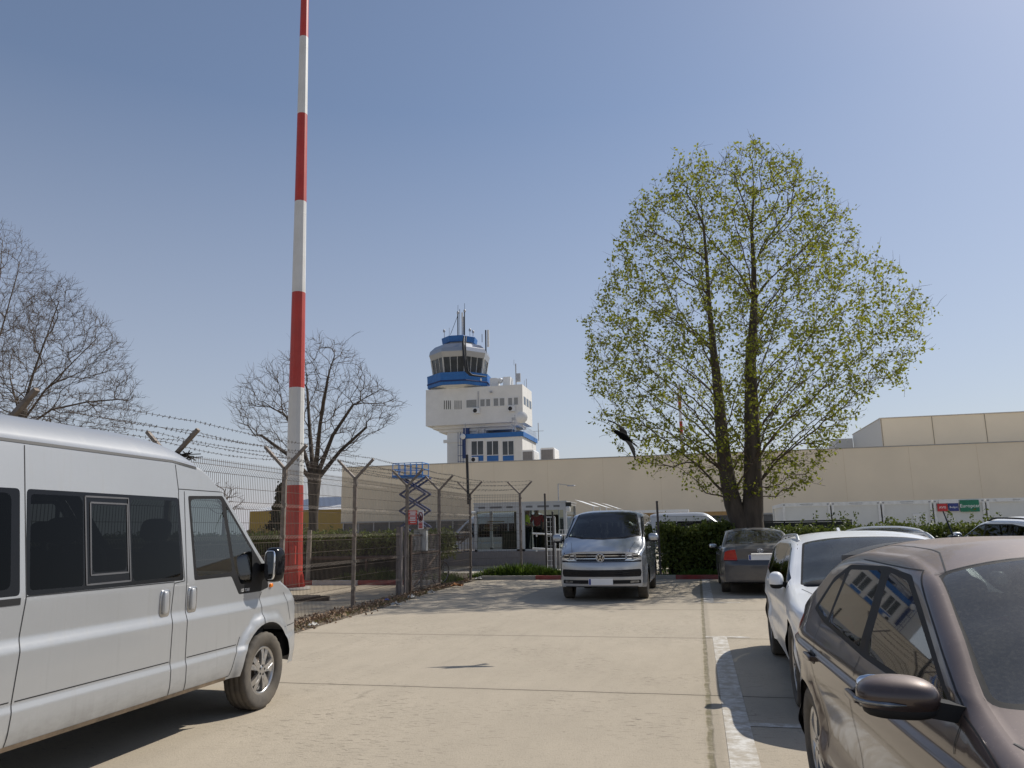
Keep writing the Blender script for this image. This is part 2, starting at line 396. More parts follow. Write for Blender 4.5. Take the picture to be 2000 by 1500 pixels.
def build_car(name, sp, M, loc, rz, label, cat, group=None):
    """M: dict of materials. Returns the root and the Car (for placing details)."""
    c = Car(sp); root = empty(name, loc, rz, label, cat, group)
    body = MB(); bm = [M['paint'], M['seam'], M['trim']]
    ys = np.arange(c.yr, c.yf+1e-6, 0.07); ys[-1] = c.yf
    zz = np.arange(0.2, 2.5, 0.06); offs = c.rf*(1-np.cos(np.linspace(0.25, 1.57, 6)))
    yg, zg = np.meshgrid(ys, zz); pts = [np.stack([yg.ravel(), zg.ravel()], 1)]
    y2 = np.arange(c.yr, c.yf, 0.05)
    lines = []; y3 = np.arange(c.yr+0.01, c.yf-0.005, 0.03)
    for o in offs: lines.append([(float(a), float(b)) for a, b in zip(y3, c.ze(y3)-o)])
    for zf in sp.get('zrows', []):
        run = []
        for a in y2:
            if c.zlow(a)+0.01 < zf < c.ze(a)-c.rf-0.015: run.append((float(a), zf))
            elif len(run) > 1: lines.append(run); run = []
            else: run = []
        if len(run) > 1: lines.append(run)
    pts = np.concatenate(pts)
    pts = pts[pts[:, 1] < c.ze(pts[:, 0])-c.rf-0.01]
    out = [(y, float(c.zlow(y))) for y in ys]+[(y, float(c.ze(y))) for y in np.linspace(c.yf, c.yr, 90)]
    regs = []
    for (ya, ra) in sp['arches']:
        rz_ = sp.get('rw', 0.32)
        regs.append((None, [(ya+ra*math.cos(t), rz_+ra*math.sin(t)) for t in np.linspace(0, 2*math.pi, 40, endpoint=False)]))
    regs += sp['side']
    V, T = cut(out, regs, pts, 0.014, 0.06, lines)
    P = c.S(V[:, 0], V[:, 1]); N = c.nS(V)
    def emit(mb, P, N, tris, mi=0, flip=False):
        if len(tris) == 0: return
        idx = np.unique(tris); mp = {int(k): i for i, k in enumerate(idx)}
        fs = [tuple(mp[int(k)] for k in (t[::-1] if flip else t)) for t in tris]
        mb.add([tuple(P[k]) for k in idx], fs, mi, True, [tuple(N[k]) for k in idx])
    parts = {}
    def region(nm, mk, P, N, tris, flip, side=0):
        mb = MB(); emit(mb, P, N, tris, 0, flip)
        o = mb.build(nm, M[mk], root); parts.setdefault((nm, side), []).append(o); return o
    for sg in (1, -1):
        PP = P*np.array([sg, 1, 1]); NN = N*np.array([sg, 1, 1])
        for i, t in T.items():
            if i == -1: emit(body, PP, NN, t, 0, sg < 0)
            elif regs[i][0] is None: continue
            elif 'door' in regs[i][0]:                       # keep the door leaf, leave slivers beyond a window to the body
                par_ = {}
                def find(a):
                    while par_.setdefault(a, a) != a: par_[a] = par_[par_[a]]; a = par_[a]
                    return a
                for q in t.tolist(): par_[find(q[0])] = find(q[1]); par_[find(q[1])] = find(q[2])
                lab_ = np.array([find(int(q)) for q in t[:, 0]]); u_, n_ = np.unique(lab_, return_counts=True); big = u_[n_.argmax()]
                emit(body, PP, NN, t[lab_ != big], 0, sg < 0); region(regs[i][0], regs[i][2], PP, NN, t[lab_ == big], sg < 0, sg)
            elif regs[i][0] == 'trim': emit(body, PP, NN, t, 2, sg < 0)
            else: region(regs[i][0], regs[i][2], PP, NN, t, sg < 0, sg)
        for pl in sp['seams']:
            d = np.array(dens(pl, 0.018, False)); p = c.S(d[:, 0], d[:, 1])*np.array([sg, 1, 1]); n = c.nS(d)*np.array([sg, 1, 1])
            ribbon(body, p, n, sp.get('seamw', 0.007), 1)
    # top
    yt = np.linspace(c.yr, c.yf, 110); xe = np.array([float(c.sx(np.array([y]), c.ze(np.array([y])))[0]) for y in yt])
    out = [(x, y) for x, y in zip(xe, yt)]+[(-x, y) for x, y in zip(xe[::-1], yt[::-1])]
    xg, yg = np.meshgrid(np.linspace(-1.1, 1.1, 33), ys); tp = [np.stack([xg.ravel(), yg.ravel()], 1)]
    for k in (0.97, 0.92, 0.85):
        for sg in (1, -1): tp.append(np.stack([xe*k*sg, yt], 1))
    V, T = cut(out, sp['top'], np.concatenate(tp))
    P = c.T(V[:, 0], V[:, 1]); N = c.nrm(c.T, V)
    for i, t in T.items():
        if i == -1: emit(body, P, N, t, 0)
        elif sp['top'][i][0] == 'trim': emit(body, P, N, t, 2)
        else: region(sp['top'][i][0], sp['top'][i][2], P, N, t, False)
    for pl in sp.get('tseams', []):
        d = np.array(dens(pl, 0.05, False)); ribbon(body, c.T(d[:, 0], d[:, 1]), c.nrm(c.T, d), sp.get('seamw', 0.007), 1)
    # front and rear faces
    for rear, key in ((False, 'front'), (True, 'rear')):
        ye = c.yr if rear else c.yf; fn = c.R if rear else c.F
        zz = np.linspace(float(c.zlow(ye)), float(c.ze(ye)), 24); xs = c.sx(np.full_like(zz, ye), zz)
        xt = np.linspace(xs[-1], -xs[-1], 30); zt = c.T(xt, np.full_like(xt, ye))[:, 2]
        out = [(x, z) for x, z in zip(xs, zz)]+[(x, z) for x, z in zip(xt[1:-1], zt[1:-1])]+[(-x, z) for x, z in zip(xs[::-1], zz[::-1])]
        xg, zg = np.meshgrid(np.linspace(-1, 1, 36), np.arange(0.2, 2.4, 0.05))
        V, T = cut(out, sp[key], np.stack([xg.ravel(), zg.ravel()], 1), 0.01)
        P = fn(V[:, 0], V[:, 1]); N = c.nrm(fn, V, 1.0 if rear else -1.0)
        for i, t in T.items():
            if i == -1: emit(body, P, N, t, 0, not rear)
            elif sp[key][i][0] == 'trim': emit(body, P, N, t, 2, not rear)
            else: region(sp[key][i][0], sp[key][i][2], P, N, t, not rear)
    # underside and inner wheel housings
    hw = float(c.plan(0.0)); y0, y1 = c.yr+0.12, c.yf-0.12; zl = float(c.zlow(-1.2))+0.03; zt = sp.get('floor', 0.55)
    ws = [a for a, _ in sp['arches']]
    body.b2((-hw+0.28, y0, zl), (hw-0.28, y1, zt), 2)
    cuts = sorted(ws); segs = []; cur = y0
    for w_ in cuts: segs.append((cur, w_-0.37)); cur = w_+0.37
    segs.append((cur, y1))
    for a, b in segs:
        if b > a:
            for sg in (1, -1): body.b2((sg*(hw-0.28), a, zl), (sg*(hw-0.07), b, zt-0.002), 2)
    bo = body.build('body', bm, root)
    return root, c, bo, parts

def wheel(root, x, y, R, w, rimR, style, M, sgn, tread=False):
    """tyre mesh with its rim as a child; outer face on the +x side (sgn=1) or -x side"""
    t = MB(); n = 72; hw = w/2
    prof = [(rimR, hw*0.72), (rimR+0.012, hw*0.9), (R*0.86, hw*1.0), (R*0.93, hw*0.98), (R*0.975, hw*0.9), (R*0.995, hw*0.76)]
    for k in (0.5, 0.42, 0.2, 0.12): prof += [(R, hw*k)]
    if tread:
        prof = prof[:6]+[(R, hw*0.55), (R-0.007, hw*0.5), (R-0.007, hw*0.44), (R, hw*0.4), (R, hw*0.08), (R-0.007, hw*0.04)]
    prof = prof+[(r, -h) for r, h in prof[::-1]]
    vs = []
    for i, (r, h) in enumerate(prof):
        for j in range(n):
            a = 2*math.pi*j/n; q = r
            if tread and R*0.97 < r and abs(h) > hw*0.42 and j % 3 == 0: q = r-0.007
            vs.append((h*sgn, q*math.cos(a), q*math.sin(a)))
    k = len(prof); fs = [(i*n+j, i*n+(j+1) % n, (i+1)*n+(j+1) % n, (i+1)*n+j) for i in range(k-1) for j in range(n)]
    if sgn > 0: fs = [f[::-1] for f in fs]
    t.add(vs, fs, 0, True)
    o = t.build('wheel', M['tyre'], root, (x, y, R))
    r = MB(); A = lambda p: Vector((p.z*sgn, p.x, p.y))
    r.lathe([(rimR+0.004, hw*0.74*sgn), (rimR-0.012, hw*0.80*sgn), (rimR-0.022, hw*0.66*sgn), (rimR-0.03, hw*0.1*sgn)], 48, axis='X', mi=0)
    r.lathe([(rimR-0.03, hw*0.12*sgn), (0.001, hw*0.05*sgn)], 48, axis='X', mi=1)
    r.lathe([(rimR*0.55, hw*0.2*sgn), (0.04, hw*0.22*sgn)], 32, axis='X', mi=3)
    ns, w0, w1, tw = style['n'], style['w0'], style['w1'], style.get('twin', 0)
    for i in range(ns):
        a = 2*math.pi*(i+style.get('ph', 0.25))/ns
        for dd in ((-tw, tw) if tw else (0,)):
            def T(p, a=a, dd=dd):
                f = p.x/rimR; ang = a+dd*(0.35+f)*1.0+p.y/max(p.x, 0.02)
                zx = hw*(0.62+0.10*math.sin(f*math.pi))+p.z
                return Vector((zx*sgn, p.x*math.cos(ang), p.x*math.sin(ang)))
            q = [(rimR*f, -(w0+(w1-w0)*f)/2) for f in (0.16, 0.4, 0.7, 0.985)]; q += [(a_, -b_) for a_, b_ in q[::-1]]
            r.prism(q, -0.02, 0.008, 0, T)
            if style.get('dark'):
                q2 = [(a_, b_*0.45) for a_, b_ in q]; r.prism(q2, 0.008, 0.0095, 1, T)
    r.lathe([(rimR*0.26, hw*0.64*sgn), (rimR*0.24, hw*0.74*sgn), (rimR*0.12, hw*0.78*sgn), (0.001, hw*0.79*sgn)], 24, axis='X', mi=0)
    for i in range(5):
        a = 2*math.pi*(i+0.1)/5; rr = rimR*0.19
        r.tube([(hw*0.70*sgn, rr*math.cos(a), rr*math.sin(a)), (hw*0.785*sgn, rr*math.cos(a), rr*math.sin(a))], 0.011, 8, 1)
    r.build('rim', [M['alloy'], M['dark'], M['seam'], M['disc']], o)
    return o
def wheels(root, sp, M, R, w, rimR, style, track, tread=False):
    for (ya, _) in sp['arches']:
        for sg in (1, -1): wheel(root, sg*track, ya, R, w, rimR, style, M, sg, tread)
def seat(root, x, y, z, M, s=1.0, face=1, h=1.0):
    b = MB(); R = Matrix.Rotation(math.radians(-14*face), 3, 'X')
    b.sup((x, y, z+0.10), (0.25*s, 0.26*s, 0.11), (0.4, 0.4))
    b.sup((x, y-0.28*face, z+0.40*h), (0.25*s, 0.085, 0.30*h), (0.45, 0.45), R)
    b.sup((x, y-0.37*face, z+0.78*h), (0.13, 0.055, 0.09), (0.6, 0.6), R)
    b.tube([(x, y-0.34*face, z+0.64*h), (x, y-0.37*face, z+0.75*h)], 0.03, 6)
    return b.build('seat', M['fabric'], root)
def plate(root, c, M, x, z, rear=False, w=0.52, h=0.115, off=0.018):
    b = MB(); q = [c.fpt(x+dx, z, off, rear) for dx in (-w/2, w/2)]; yy = max(q[0].y, q[1].y, c.fpt(x, z, off, rear).y) if not rear else min(q[0].y, q[1].y, c.fpt(x, z, off, rear).y)
    d = -0.012 if not rear else 0.012; e = 0.0015 if not rear else -0.0015
    b.b2((x-w/2, yy, z-h/2), (x+w/2, yy+d, z+h/2), 0)
    sx = -1 if rear else 1           # blue strip at the plate's left as one reads it
    b.b2((x+sx*(w/2-0.008), yy+e, z-h/2+0.006), (x+sx*(w/2-0.05), yy+e*0.2, z+h/2-0.006), 1)
    return b.build('number_plate', [M['plate'], M['blue']], root)
def mirror(root, c, M, y, z, sgn, r=(0.11, 0.075, 0.075), key='paint', out=0.14, e=(0.7, 0.72)):
    p = c.sidept(y, z, 0.0, sgn); q = p+Vector((sgn*out, 0.01, 0.04))
    b = MB(); R = Matrix.Rotation(math.radians(-10*sgn), 3, 'Z')
    b.sup(q, r, e, R, 28, 14, 0)
    b.sup(q+Vector((0, 0, -r[2]*0.55)), (r[0]*0.88, r[1]*0.9, r[2]*0.50), (0.7, 0.7), R, 28, 10, 1)
    b.bar(p+Vector((-sgn*0.02, 0, -0.01)), q+Vector((-sgn*r[0]*0.5, 0, -r[2]*0.45)), 0.085, 0.05, 1)
    o = b.build('wing_mirror', [M[key], M['trim']], root)
    g = MB(); g.sup(q+Vector((0, -r[1]*0.93, 0)), (r[0]*0.84, 0.012, r[2]*0.78), (0.5, 0.5), R, 24, 8); g.build('mirror_glass', M['mirror'], o)
    return o, q
def handle(par, c, M, y, z, sgn, L=0.19, key='paint', cup=True):
    b = MB(); p = c.sidept(y, z, 0.0, sgn)
    if cup: b.sup(p+Vector((sgn*0.0, 0, 0)), (0.006, L*0.36, 0.035), (0.8, 0.8), None, 20, 8, 1)
    b.sup(p+Vector((sgn*0.028, 0, 0.004)), (0.011, L*0.5, 0.017), (0.6, 0.6), None, 20, 8, 0)
    for s in (-1, 1): b.bar(p+Vector((0, s*L*0.42, 0)), p+Vector((sgn*0.028, s*L*0.42, 0.004)), 0.026, 0.024, 0)
    return b.build('handle', [M[key], M['dark']], par)

# ------------------------------------------------------------------ vehicle materials
seam_m = mat('seam_black', (0.012, 0.012, 0.013), 0.6)
trim_m = mat('black_plastic_trim', (0.018, 0.018, 0.019), 0.6, bump=0.05, spec=0.2)
gloss_m = mat('black_gloss', (0.008, 0.008, 0.009), 0.12, spec=0.3)
tyre_m = mat('tyre_rubber', (0.055, 0.05, 0.045), 0.85, var=0.3, scale=9, dirt=(0.20, 0.17, 0.13), dirt_amt=0.7)
alloy_m = mat('wheel_alloy', (0.62, 0.62, 0.62), 0.3, 0.9, var=0.15, dirt=(0.22, 0.19, 0.16), dirt_amt=0.5)
dark_m = mat('wheel_dark', (0.02, 0.02, 0.022), 0.5)
disc_m = mat('brake_disc', (0.16, 0.13, 0.11), 0.5, 0.7)
chrome_m = mat('chrome', (0.75, 0.76, 0.78), 0.12, 1.0, var=0.03)
fabric_m = mat('seat_fabric', (0.045, 0.045, 0.048), 0.9, var=0.25, scale=20)
plate_m = mat('plate_white', (0.85, 0.85, 0.84), 0.4, var=0.02)
blue_m = mat('plate_blue', (0.02, 0.05, 0.28), 0.4)
mirrorg_m = mat('mirror_silver', (0.85, 0.87, 0.9), 0.03, 1.0, var=0.01)
red_m = mat('lamp_red', (0.42, 0.015, 0.012), 0.12, var=0.25, scale=14)
amber_m = mat('lamp_amber', (0.85, 0.22, 0.01), 0.2)
clear_m = mat('lamp_clear', (0.20, 0.21, 0.225), 0.12, 0.75, var=0.75, scale=13)
MV = dict(seam=seam_m, trim=trim_m, gloss=gloss_m, tyre=tyre_m, alloy=alloy_m, dark=dark_m, disc=disc_m, chrome=chrome_m, fabric=fabric_m,
          plate=plate_m, blue=blue_m, mirror=mirrorg_m, red=red_m, amber=amber_m, clear=clear_m,
          tint=glass('privacy_glass', (0.075, 0.08, 0.08), -0.034), win=glass('window_glass', (0.42, 0.46, 0.45), 0.03),
          ws=glass('windscreen_glass', (0.50, 0.56, 0.54), -0.01))
def MM(**k): d = dict(MV); d.update(k); return d
silver = paint('silver_paint', (0.445, 0.452, 0.455), 0.40, 0.36, 0.5, dust=0.10, low=0.95, dust_col=(0.21, 0.20, 0.18), grime=0.16)
bumper_grey = mat('grey_bumper', (0.22, 0.23, 0.25), 0.5, var=0.15, scale=4)

# ---- the long silver van on the left
def tr_inset(y, z):
    r = np.hypot(y, z-0.33)
    return (0.026*sst(0.885, 0.985, z)+0.13*np.maximum(0, z-1.2)+0.014*sst(0.555, 0.615, z)+0.03*(1-sst(0.30, 0.46, z))
            - 0.030*(1-sst(0.455, 0.53, r))*(z < 1.0) - 0.03*(1-sst(0.455, 0.53, np.hypot(y+3.3, z-0.33)))*(z < 1.0))
TR = dict(plan=[(-4.2, 0.93), (-3.9, 0.965), (-3.0, 0.98), (0.1, 0.98), (0.35, 0.965), (0.55, 0.93), (0.70, 0.875)],
          zlow=[(-4.2, 0.42), (-3.5, 0.36), (-0.4, 0.36), (0.4, 0.33), (0.7, 0.30)],
          zedge=[(-4.2, 2.10), (-4.0, 2.15), (-3.0, 2.16), (-1.2, 2.15), (-0.92, 2.12), (-0.58, 1.905), (0.0, 1.31), (0.14, 1.19), (0.36, 1.08), (0.56, 0.99), (0.70, 0.88)],
          zmid=[(-4.2, 2.24), (-3.9, 2.34), (-3.0, 2.37), (-1.6, 2.37), (-1.15, 2.34), (-0.9, 2.26), (-0.55, 2.03), (-0.1, 1.66), (0.3, 1.33), (0.42, 1.22), (0.56, 1.12), (0.70, 0.97)],
          yf=0.70, yr=-4.2, bf=0.20, br=0.02, rf=0.035, p=5.0, inset=tr_inset, arches=[(0.0, 0.425), (-3.3, 0.425)], rw=0.33, floor=0.62,
          zrows=[0.885, 0.91, 0.935, 0.96, 0.985, 0.555, 0.575, 0.595, 0.615], pf=[(0.3, 0.03), (0.62, 0.05), (0.68, 0.0), (1, 0)])
DW = [(-1.05, 1.84), (-0.63, 1.855), (-0.525, 1.23), (-1.02, 1.225)]
TR['side'] = [('window', rnd([(-2.62, 1.82), (-2.20, 1.82), (-2.21, 1.235), (-2.635, 1.24)], 0.03), 'tint'),
              ('window', rnd([(-2.12, 1.765), (-1.80, 1.762), (-1.81, 1.315), (-2.13, 1.315)], 0.04), 'tint'),
              ('window', rnd([(-1.745, 1.82), (-1.225, 1.82), (-1.215, 1.235), (-1.755, 1.235)], 0.05), 'tint'),
              ('window_frame', rnd([(-2.65, 1.85), (-1.20, 1.845), (-1.185, 1.205), (-2.665, 1.21)], 0.03), 'gloss'),
              ('window', rnd([(-3.85, 1.82), (-2.76, 1.82), (-2.77, 1.255), (-3.85, 1.26)], 0.05), 'tint'),
              ('window_frame', rnd([(-3.9, 1.85), (-2.70, 1.85), (-2.705, 1.215), (-3.9, 1.215)], 0.03), 'gloss'),
              ('window', rnd(DW, 0.045), 'win'),
              ('window', rnd([(-0.565, 1.80), (-0.485, 1.25), (-0.40, 1.12), (-0.23, 1.12), (-0.20, 1.39)], 0.03), 'win'),
              ('window_frame', rnd([(-1.08, 1.865), (-0.605, 1.882), (-0.06, 1.285), (0.02, 1.21), (0.06, 1.06), (-0.07, 1.035), (-0.42, 1.035), (-0.545, 1.195), (-1.055, 1.195)], 0.02), 'trim'),
              ('door', rnd([(-1.125, 1.905), (-0.60, 1.905), (-0.055, 1.30), (-0.09, 1.04), (-0.075, 0.83), (-0.40, 0.74), (-0.50, 0.52), (-0.56, 0.39), (-1.15, 0.38), (-1.145, 1.2)], [0.03, 0.02, 0, 0, 0.03, 0.1, 0, 0.02, 0.03, 0]), 'paint'),
              ('sliding_door', [(-2.665, 2.10), (-1.23, 2.10), (-1.205, 1.9), (-1.30, 1.2), (-1.33, 0.39), (-2.75, 0.37), (-2.72, 0.62), (-2.69, 0.93), (-2.665, 1.2)], 'paint')]
TR['seams'] = [[(-2.665, 2.12), (-2.66, 1.2), (-2.69, 0.93), (-2.72, 0.62), (-2.75, 0.365)], [(-1.22, 2.11), (-1.195, 1.9), (-1.20, 1.86), (-1.175, 1.2), (-1.30, 1.19), (-1.325, 0.9), (-1.335, 0.37)],
               [(-1.195, 1.915), (-0.56, 1.915)], [(-1.125, 1.90), (-1.15, 1.2), (-1.15, 0.37), (-0.56, 0.385), (-0.50, 0.52), (-0.42, 0.68)], [(-0.055, 1.03), (-0.09, 0.98), (-0.078, 0.84), (-0.06, 0.75)],
               [(-4.15, 0.625), (-2.74, 0.625)], [(-2.70, 0.622), (-1.345, 0.622)], [(-1.135, 0.622), (-0.47, 0.622)], [(-2.66, 1.207), (-1.3, 1.2)],
               [(0.36, 0.99), (0.50, 0.72)], [(0.33, 0.675), (0.68, 0.675)]]
TR['seamw'] = 0.0065
TR['top'] = [('windscreen', rnd([(-0.70, -0.62), (0.70, -0.62), (0.78, 0.02), (0.5, 0.28), (0, 0.36), (-0.5, 0.28), (-0.78, 0.02)], 0.06), 'ws')]
TR['front'] = [('headlight', rnd([(0.45, 0.72), (0.80, 0.74), (0.82, 0.86), (0.5, 0.9)], 0.04), 'clear'), ('headlight', rnd([(-0.45, 0.72), (-0.80, 0.74), (-0.82, 0.86), (-0.5, 0.9)], 0.04), 'clear'),
               ('grille', rnd([(-0.42, 0.70), (0.42, 0.70), (0.46, 0.88), (-0.46, 0.88)], 0.05), 'trim'), ('bumper', [(-0.9, 0.25), (0.9, 0.25), (0.9, 0.675), (-0.9, 0.675)], 'bump')]
TR['rear'] = [('window', rnd([(-0.78, 1.2), (-0.05, 1.2), (-0.05, 1.8), (-0.74, 1.8)], 0.05), 'tint'), ('window', rnd([(0.78, 1.2), (0.05, 1.2), (0.05, 1.8), (0.74, 1.8)], 0.05), 'tint'),
              ('tail_lamp', [(-0.95, 0.8), (-0.8, 0.8), (-0.8, 1.3), (-0.95, 1.3)], 'red'), ('tail_lamp', [(0.95, 0.8), (0.8, 0.8), (0.8, 1.3), (0.95, 1.3)], 'red')]
MT = MM(paint=silver, bump=bumper_grey)
VAN_X, VAN_Y = -4.87, 6.61
van, vc, vbody, vp = build_car('passenger_van', TR, MT, (VAN_X, VAN_Y, 0), 0, 'long silver van with dark side windows and sliding door, beside the wire fence', 'van')
wheels(van, TR, MT, 0.335, 0.215, 0.205, dict(n=5, w0=0.045, w1=0.05, twin=0.16, ph=0.1, dark=0), 0.865, True)
_g = MB()                                                     # roof gutter strip and slider tracks
for sg in (1, -1):
    d = np.array(dens([(-4.1, 2.135), (-3.0, 2.142), (-1.25, 2.133), (-0.95, 2.10)], 0.05, False))
    ribbon(_g, vc.S(d[:, 0], d[:, 1])*np.array([sg, 1, 1]), vc.nS(d)*np.array([sg, 1, 1]), 0.024, 0, 0.002)
    d = np.array(dens([(-4.0, 1.185), (-2.70, 1.183)], 0.05, False)); ribbon(_g, vc.S(d[:, 0], d[:, 1])*np.array([sg, 1, 1]), vc.nS(d)*np.array([sg, 1, 1]), 0.04, 0, 0.003)
    for q in ([(-2.18, 1.82), (-1.77, 1.82), (-1.775, 1.24), (-2.185, 1.24), (-2.18, 1.82)], [(-2.135, 1.78), (-1.785, 1.778), (-1.795, 1.30), (-2.145, 1.30), (-2.135, 1.78)]):
        d = np.array(dens(q, 0.05, False)); ribbon(_g, vc.S(d[:, 0], d[:, 1])*np.array([sg, 1, 1]), vc.nS(d)*np.array([sg, 1, 1]), 0.012, 1, 0.004)
_g.build('gutter_strip', [seam_m, mat('grey_window_rubber', (0.10, 0.10, 0.105), 0.5)], van)
for sg in (1, -1):
    dr = vp[('door', sg)][0]; sd = vp[('sliding_door', sg)][0]
    for par, yy in ((dr, -1.075), (sd, -1.40)):
        b = MB(); p = vc.sidept(yy, 1.05, 0, sg)
        b.sup(p, (0.012, 0.055, 0.10), (0.35, 0.35), None, 24, 10, 1); b.sup(p+Vector((sg*0.012, -0.008, 0.005)), (0.018, 0.030, 0.085), (0.5, 0.5), None, 24, 10, 0)
        b.build('handle', [silver, mat('handle_chrome_cup', (0.5, 0.5, 0.5), 0.25, 0.9)], par)
    b = MB()                                                  # tall black mirror on an arm
    p = vc.sidept(0.0, 1.16, 0, sg); q = p+Vector((sg*0.12, -0.05, 0.11))
    b.sup(q, (0.075, 0.085, 0.155), (0.55, 0.6), Matrix.Rotation(math.radians(-12*sg), 3, 'Z'), 28, 16)
    b.bar(p+Vector((-sg*0.03, 0, 0.06)), q+Vector((-sg*0.08, 0, -0.02)), 0.10, 0.07)
    mo = b.build('wing_mirror', [gloss_m], van)
    g = MB(); g.sup(q+Vector((0, -0.082, 0)), (0.060, 0.012, 0.13), (0.45, 0.45), Matrix.Rotation(math.radians(-12*sg), 3, 'Z')); g.build('mirror_glass', mirrorg_m, mo)
    b = MB(); b.sup(vc.sidept(0.10, 1.075, 0.004, sg), (0.014, 0.028, 0.020), (0.8, 0.8), None, 20, 10); b.build('indicator', [amber_m], van)
    def TT(p, sg=sg): return vc.sidept(-0.33+p.x*sg, 1.065+p.y, 0.003, sg)
    b = MB(); b.text('125 T300', 0.036, TT); b.build('model_badge', [plate_m], vp[('door', sg)][0])
for yy in (-0.78, -1.75, -2.65, -3.5):
    for xx in (-0.55, 0.0, 0.55):
        if yy == -0.78 and xx == 0.0: continue
        seat(van, xx, yy+0.1, 0.74, MT, 0.95, 1, 1.1)
b = MB(); b.sup((0, 0.02, 1.05), (0.86, 0.26, 0.16), (0.5, 0.35)); b.b2((-0.88, -0.2, 0.6), (0.88, 0.1, 1.0)); b.build('dashboard', [trim_m], van)
b = MB(); b.lathe([(0.19+0.016*math.cos(t), 0.016*math.sin(t)) for t in np.linspace(0, 6.283, 9)[:-1]], 32, closed=True); b.bar((-0.18, 0, 0), (0.18, 0, 0), 0.03)
sw = b.build('steering_wheel', [trim_m], van, (-0.5, -0.25, 1.15)); sw.rotation_euler = (math.radians(62), 0, 0)
b = MB()                                                      # mud and rust along the sill edge
d = np.array(dens([(-3.0, 0.372), (-0.6, 0.372)], 0.05, False)); ribbon(b, vc.S(d[:, 0], d[:, 1]), vc.nS(d), 0.03, 0, 0.002)
b.build('sill', [mat('rusty_sill', (0.16, 0.12, 0.08), 0.8, var=0.6, scale=5)], van)

# ---- minivan facing the camera
def mv_inset(y, z):
    f = -0.018*(1-sst(0.42, 0.50, np.hypot(y, z-0.34)))-0.018*(1-sst(0.42, 0.50, np.hypot(y+3.0, z-0.34)))
    return f*(z < 0.95)+0.15*np.maximum(0, z-1.15)**1.1+0.03*(1-sst(0.22, 0.45, z))+0.012*sst(0.90, 0.97, z)
MVN = dict(plan=[(-4.0, 0.92), (-3.6, 0.95), (-2, 0.952), (0.2, 0.952), (0.5, 0.925), (0.72, 0.875)],
           zlow=[(-4.0, 0.33), (-3.0, 0.28), (0.0, 0.28), (0.5, 0.28), (0.72, 0.30)],
           zedge=[(-4.0, 1.80), (-3.8, 1.85), (-2, 1.89), (-1.2, 1.88), (-0.9, 1.84), (-0.6, 1.68), (0.0, 1.33), (0.12, 1.24), (0.4, 1.13), (0.6, 1.06), (0.68, 1.02), (0.72, 0.985)],
           zmid=[(-4.0, 1.88), (-3.8, 1.94), (-2, 1.975), (-1.2, 1.965), (-0.9, 1.92), (-0.55, 1.76), (0.1, 1.40), (0.22, 1.33), (0.4, 1.24), (0.6, 1.14), (0.68, 1.09), (0.72, 1.05)],
           yf=0.72, yr=-4.0, bf=0.17, br=0.03, rf=0.07, p=3.8, inset=mv_inset, arches=[(0, 0.40), (-3.0, 0.40)], rw=0.34, floor=0.6,
           pf=[(0.3, 0.02), (0.34, 0.05), (0.5, 0.06), (0.70, 0.055), (0.80, 0.035), (0.85, 0.01), (0.95, 0.0), (1.2, 0.0)])
MVN['side'] = [('window', rnd([(-0.98, 1.76), (-0.72, 1.74), (-0.1, 1.36), (0.0, 1.26), (-0.98, 1.24)], 0.04), 'win'),
               ('window', rnd([(-2.45, 1.78), (-1.08, 1.78), (-1.08, 1.24), (-2.45, 1.25)], 0.05), 'tint'),
               ('window', rnd([(-3.75, 1.74), (-2.55, 1.78), (-2.55, 1.25), (-3.8, 1.27)], 0.05), 'tint'),
               ('window_frame', rnd([(-3.82, 1.80), (-0.74, 1.80), (-0.02, 1.36), (0.04, 1.22), (-3.86, 1.22)], 0.03), 'gloss'),
               ('door', rnd([(-1.02, 1.84), (-0.78, 1.82), (-0.06, 1.33), (-0.06, 0.95), (-0.42, 0.62), (-0.5, 0.34), (-1.04, 0.32)], 0.03), 'paint')]
MVN['seams'] = [[(-1.03, 1.84), (-1.04, 0.32)], [(-0.06, 1.2), (-0.06, 0.95), (-0.42, 0.62), (-0.48, 0.33)], [(-2.5, 1.84), (-2.5, 0.7), (-2.62, 0.55)], [(-3.95, 0.55), (-3.4, 0.55)]]
MVN['top'] = [('windscreen', rnd([(-0.66, -0.86), (0.66, -0.86), (0.80, -0.02), (0.45, 0.19), (0, 0.24), (-0.45, 0.19), (-0.80, -0.02)], 0.05), 'ws'),
              ('trim', rnd([(-0.69, -0.90), (0.69, -0.90), (0.84, -0.02), (0.48, 0.25), (0, 0.31), (-0.48, 0.25), (-0.84, -0.02)], 0.05), 'trim'),
              ('bonnet', rnd([(-0.62, 0.72), (0.62, 0.72), (0.72, 0.30), (0.45, 0.27), (0, 0.33), (-0.45, 0.27), (-0.72, 0.30)], 0.02), 'paint')]
MVN['tseams'] = [[(-0.62, 0.72), (-0.72, 0.28)], [(0.62, 0.72), (0.72, 0.28)]]
def mirx(p): return [(-x, z) for x, z in p]
HL = rnd([(0.535, 0.865), (0.70, 0.84), (0.855, 0.895), (0.865, 0.98), (0.80, 1.015), (0.545, 0.985)], 0.03)
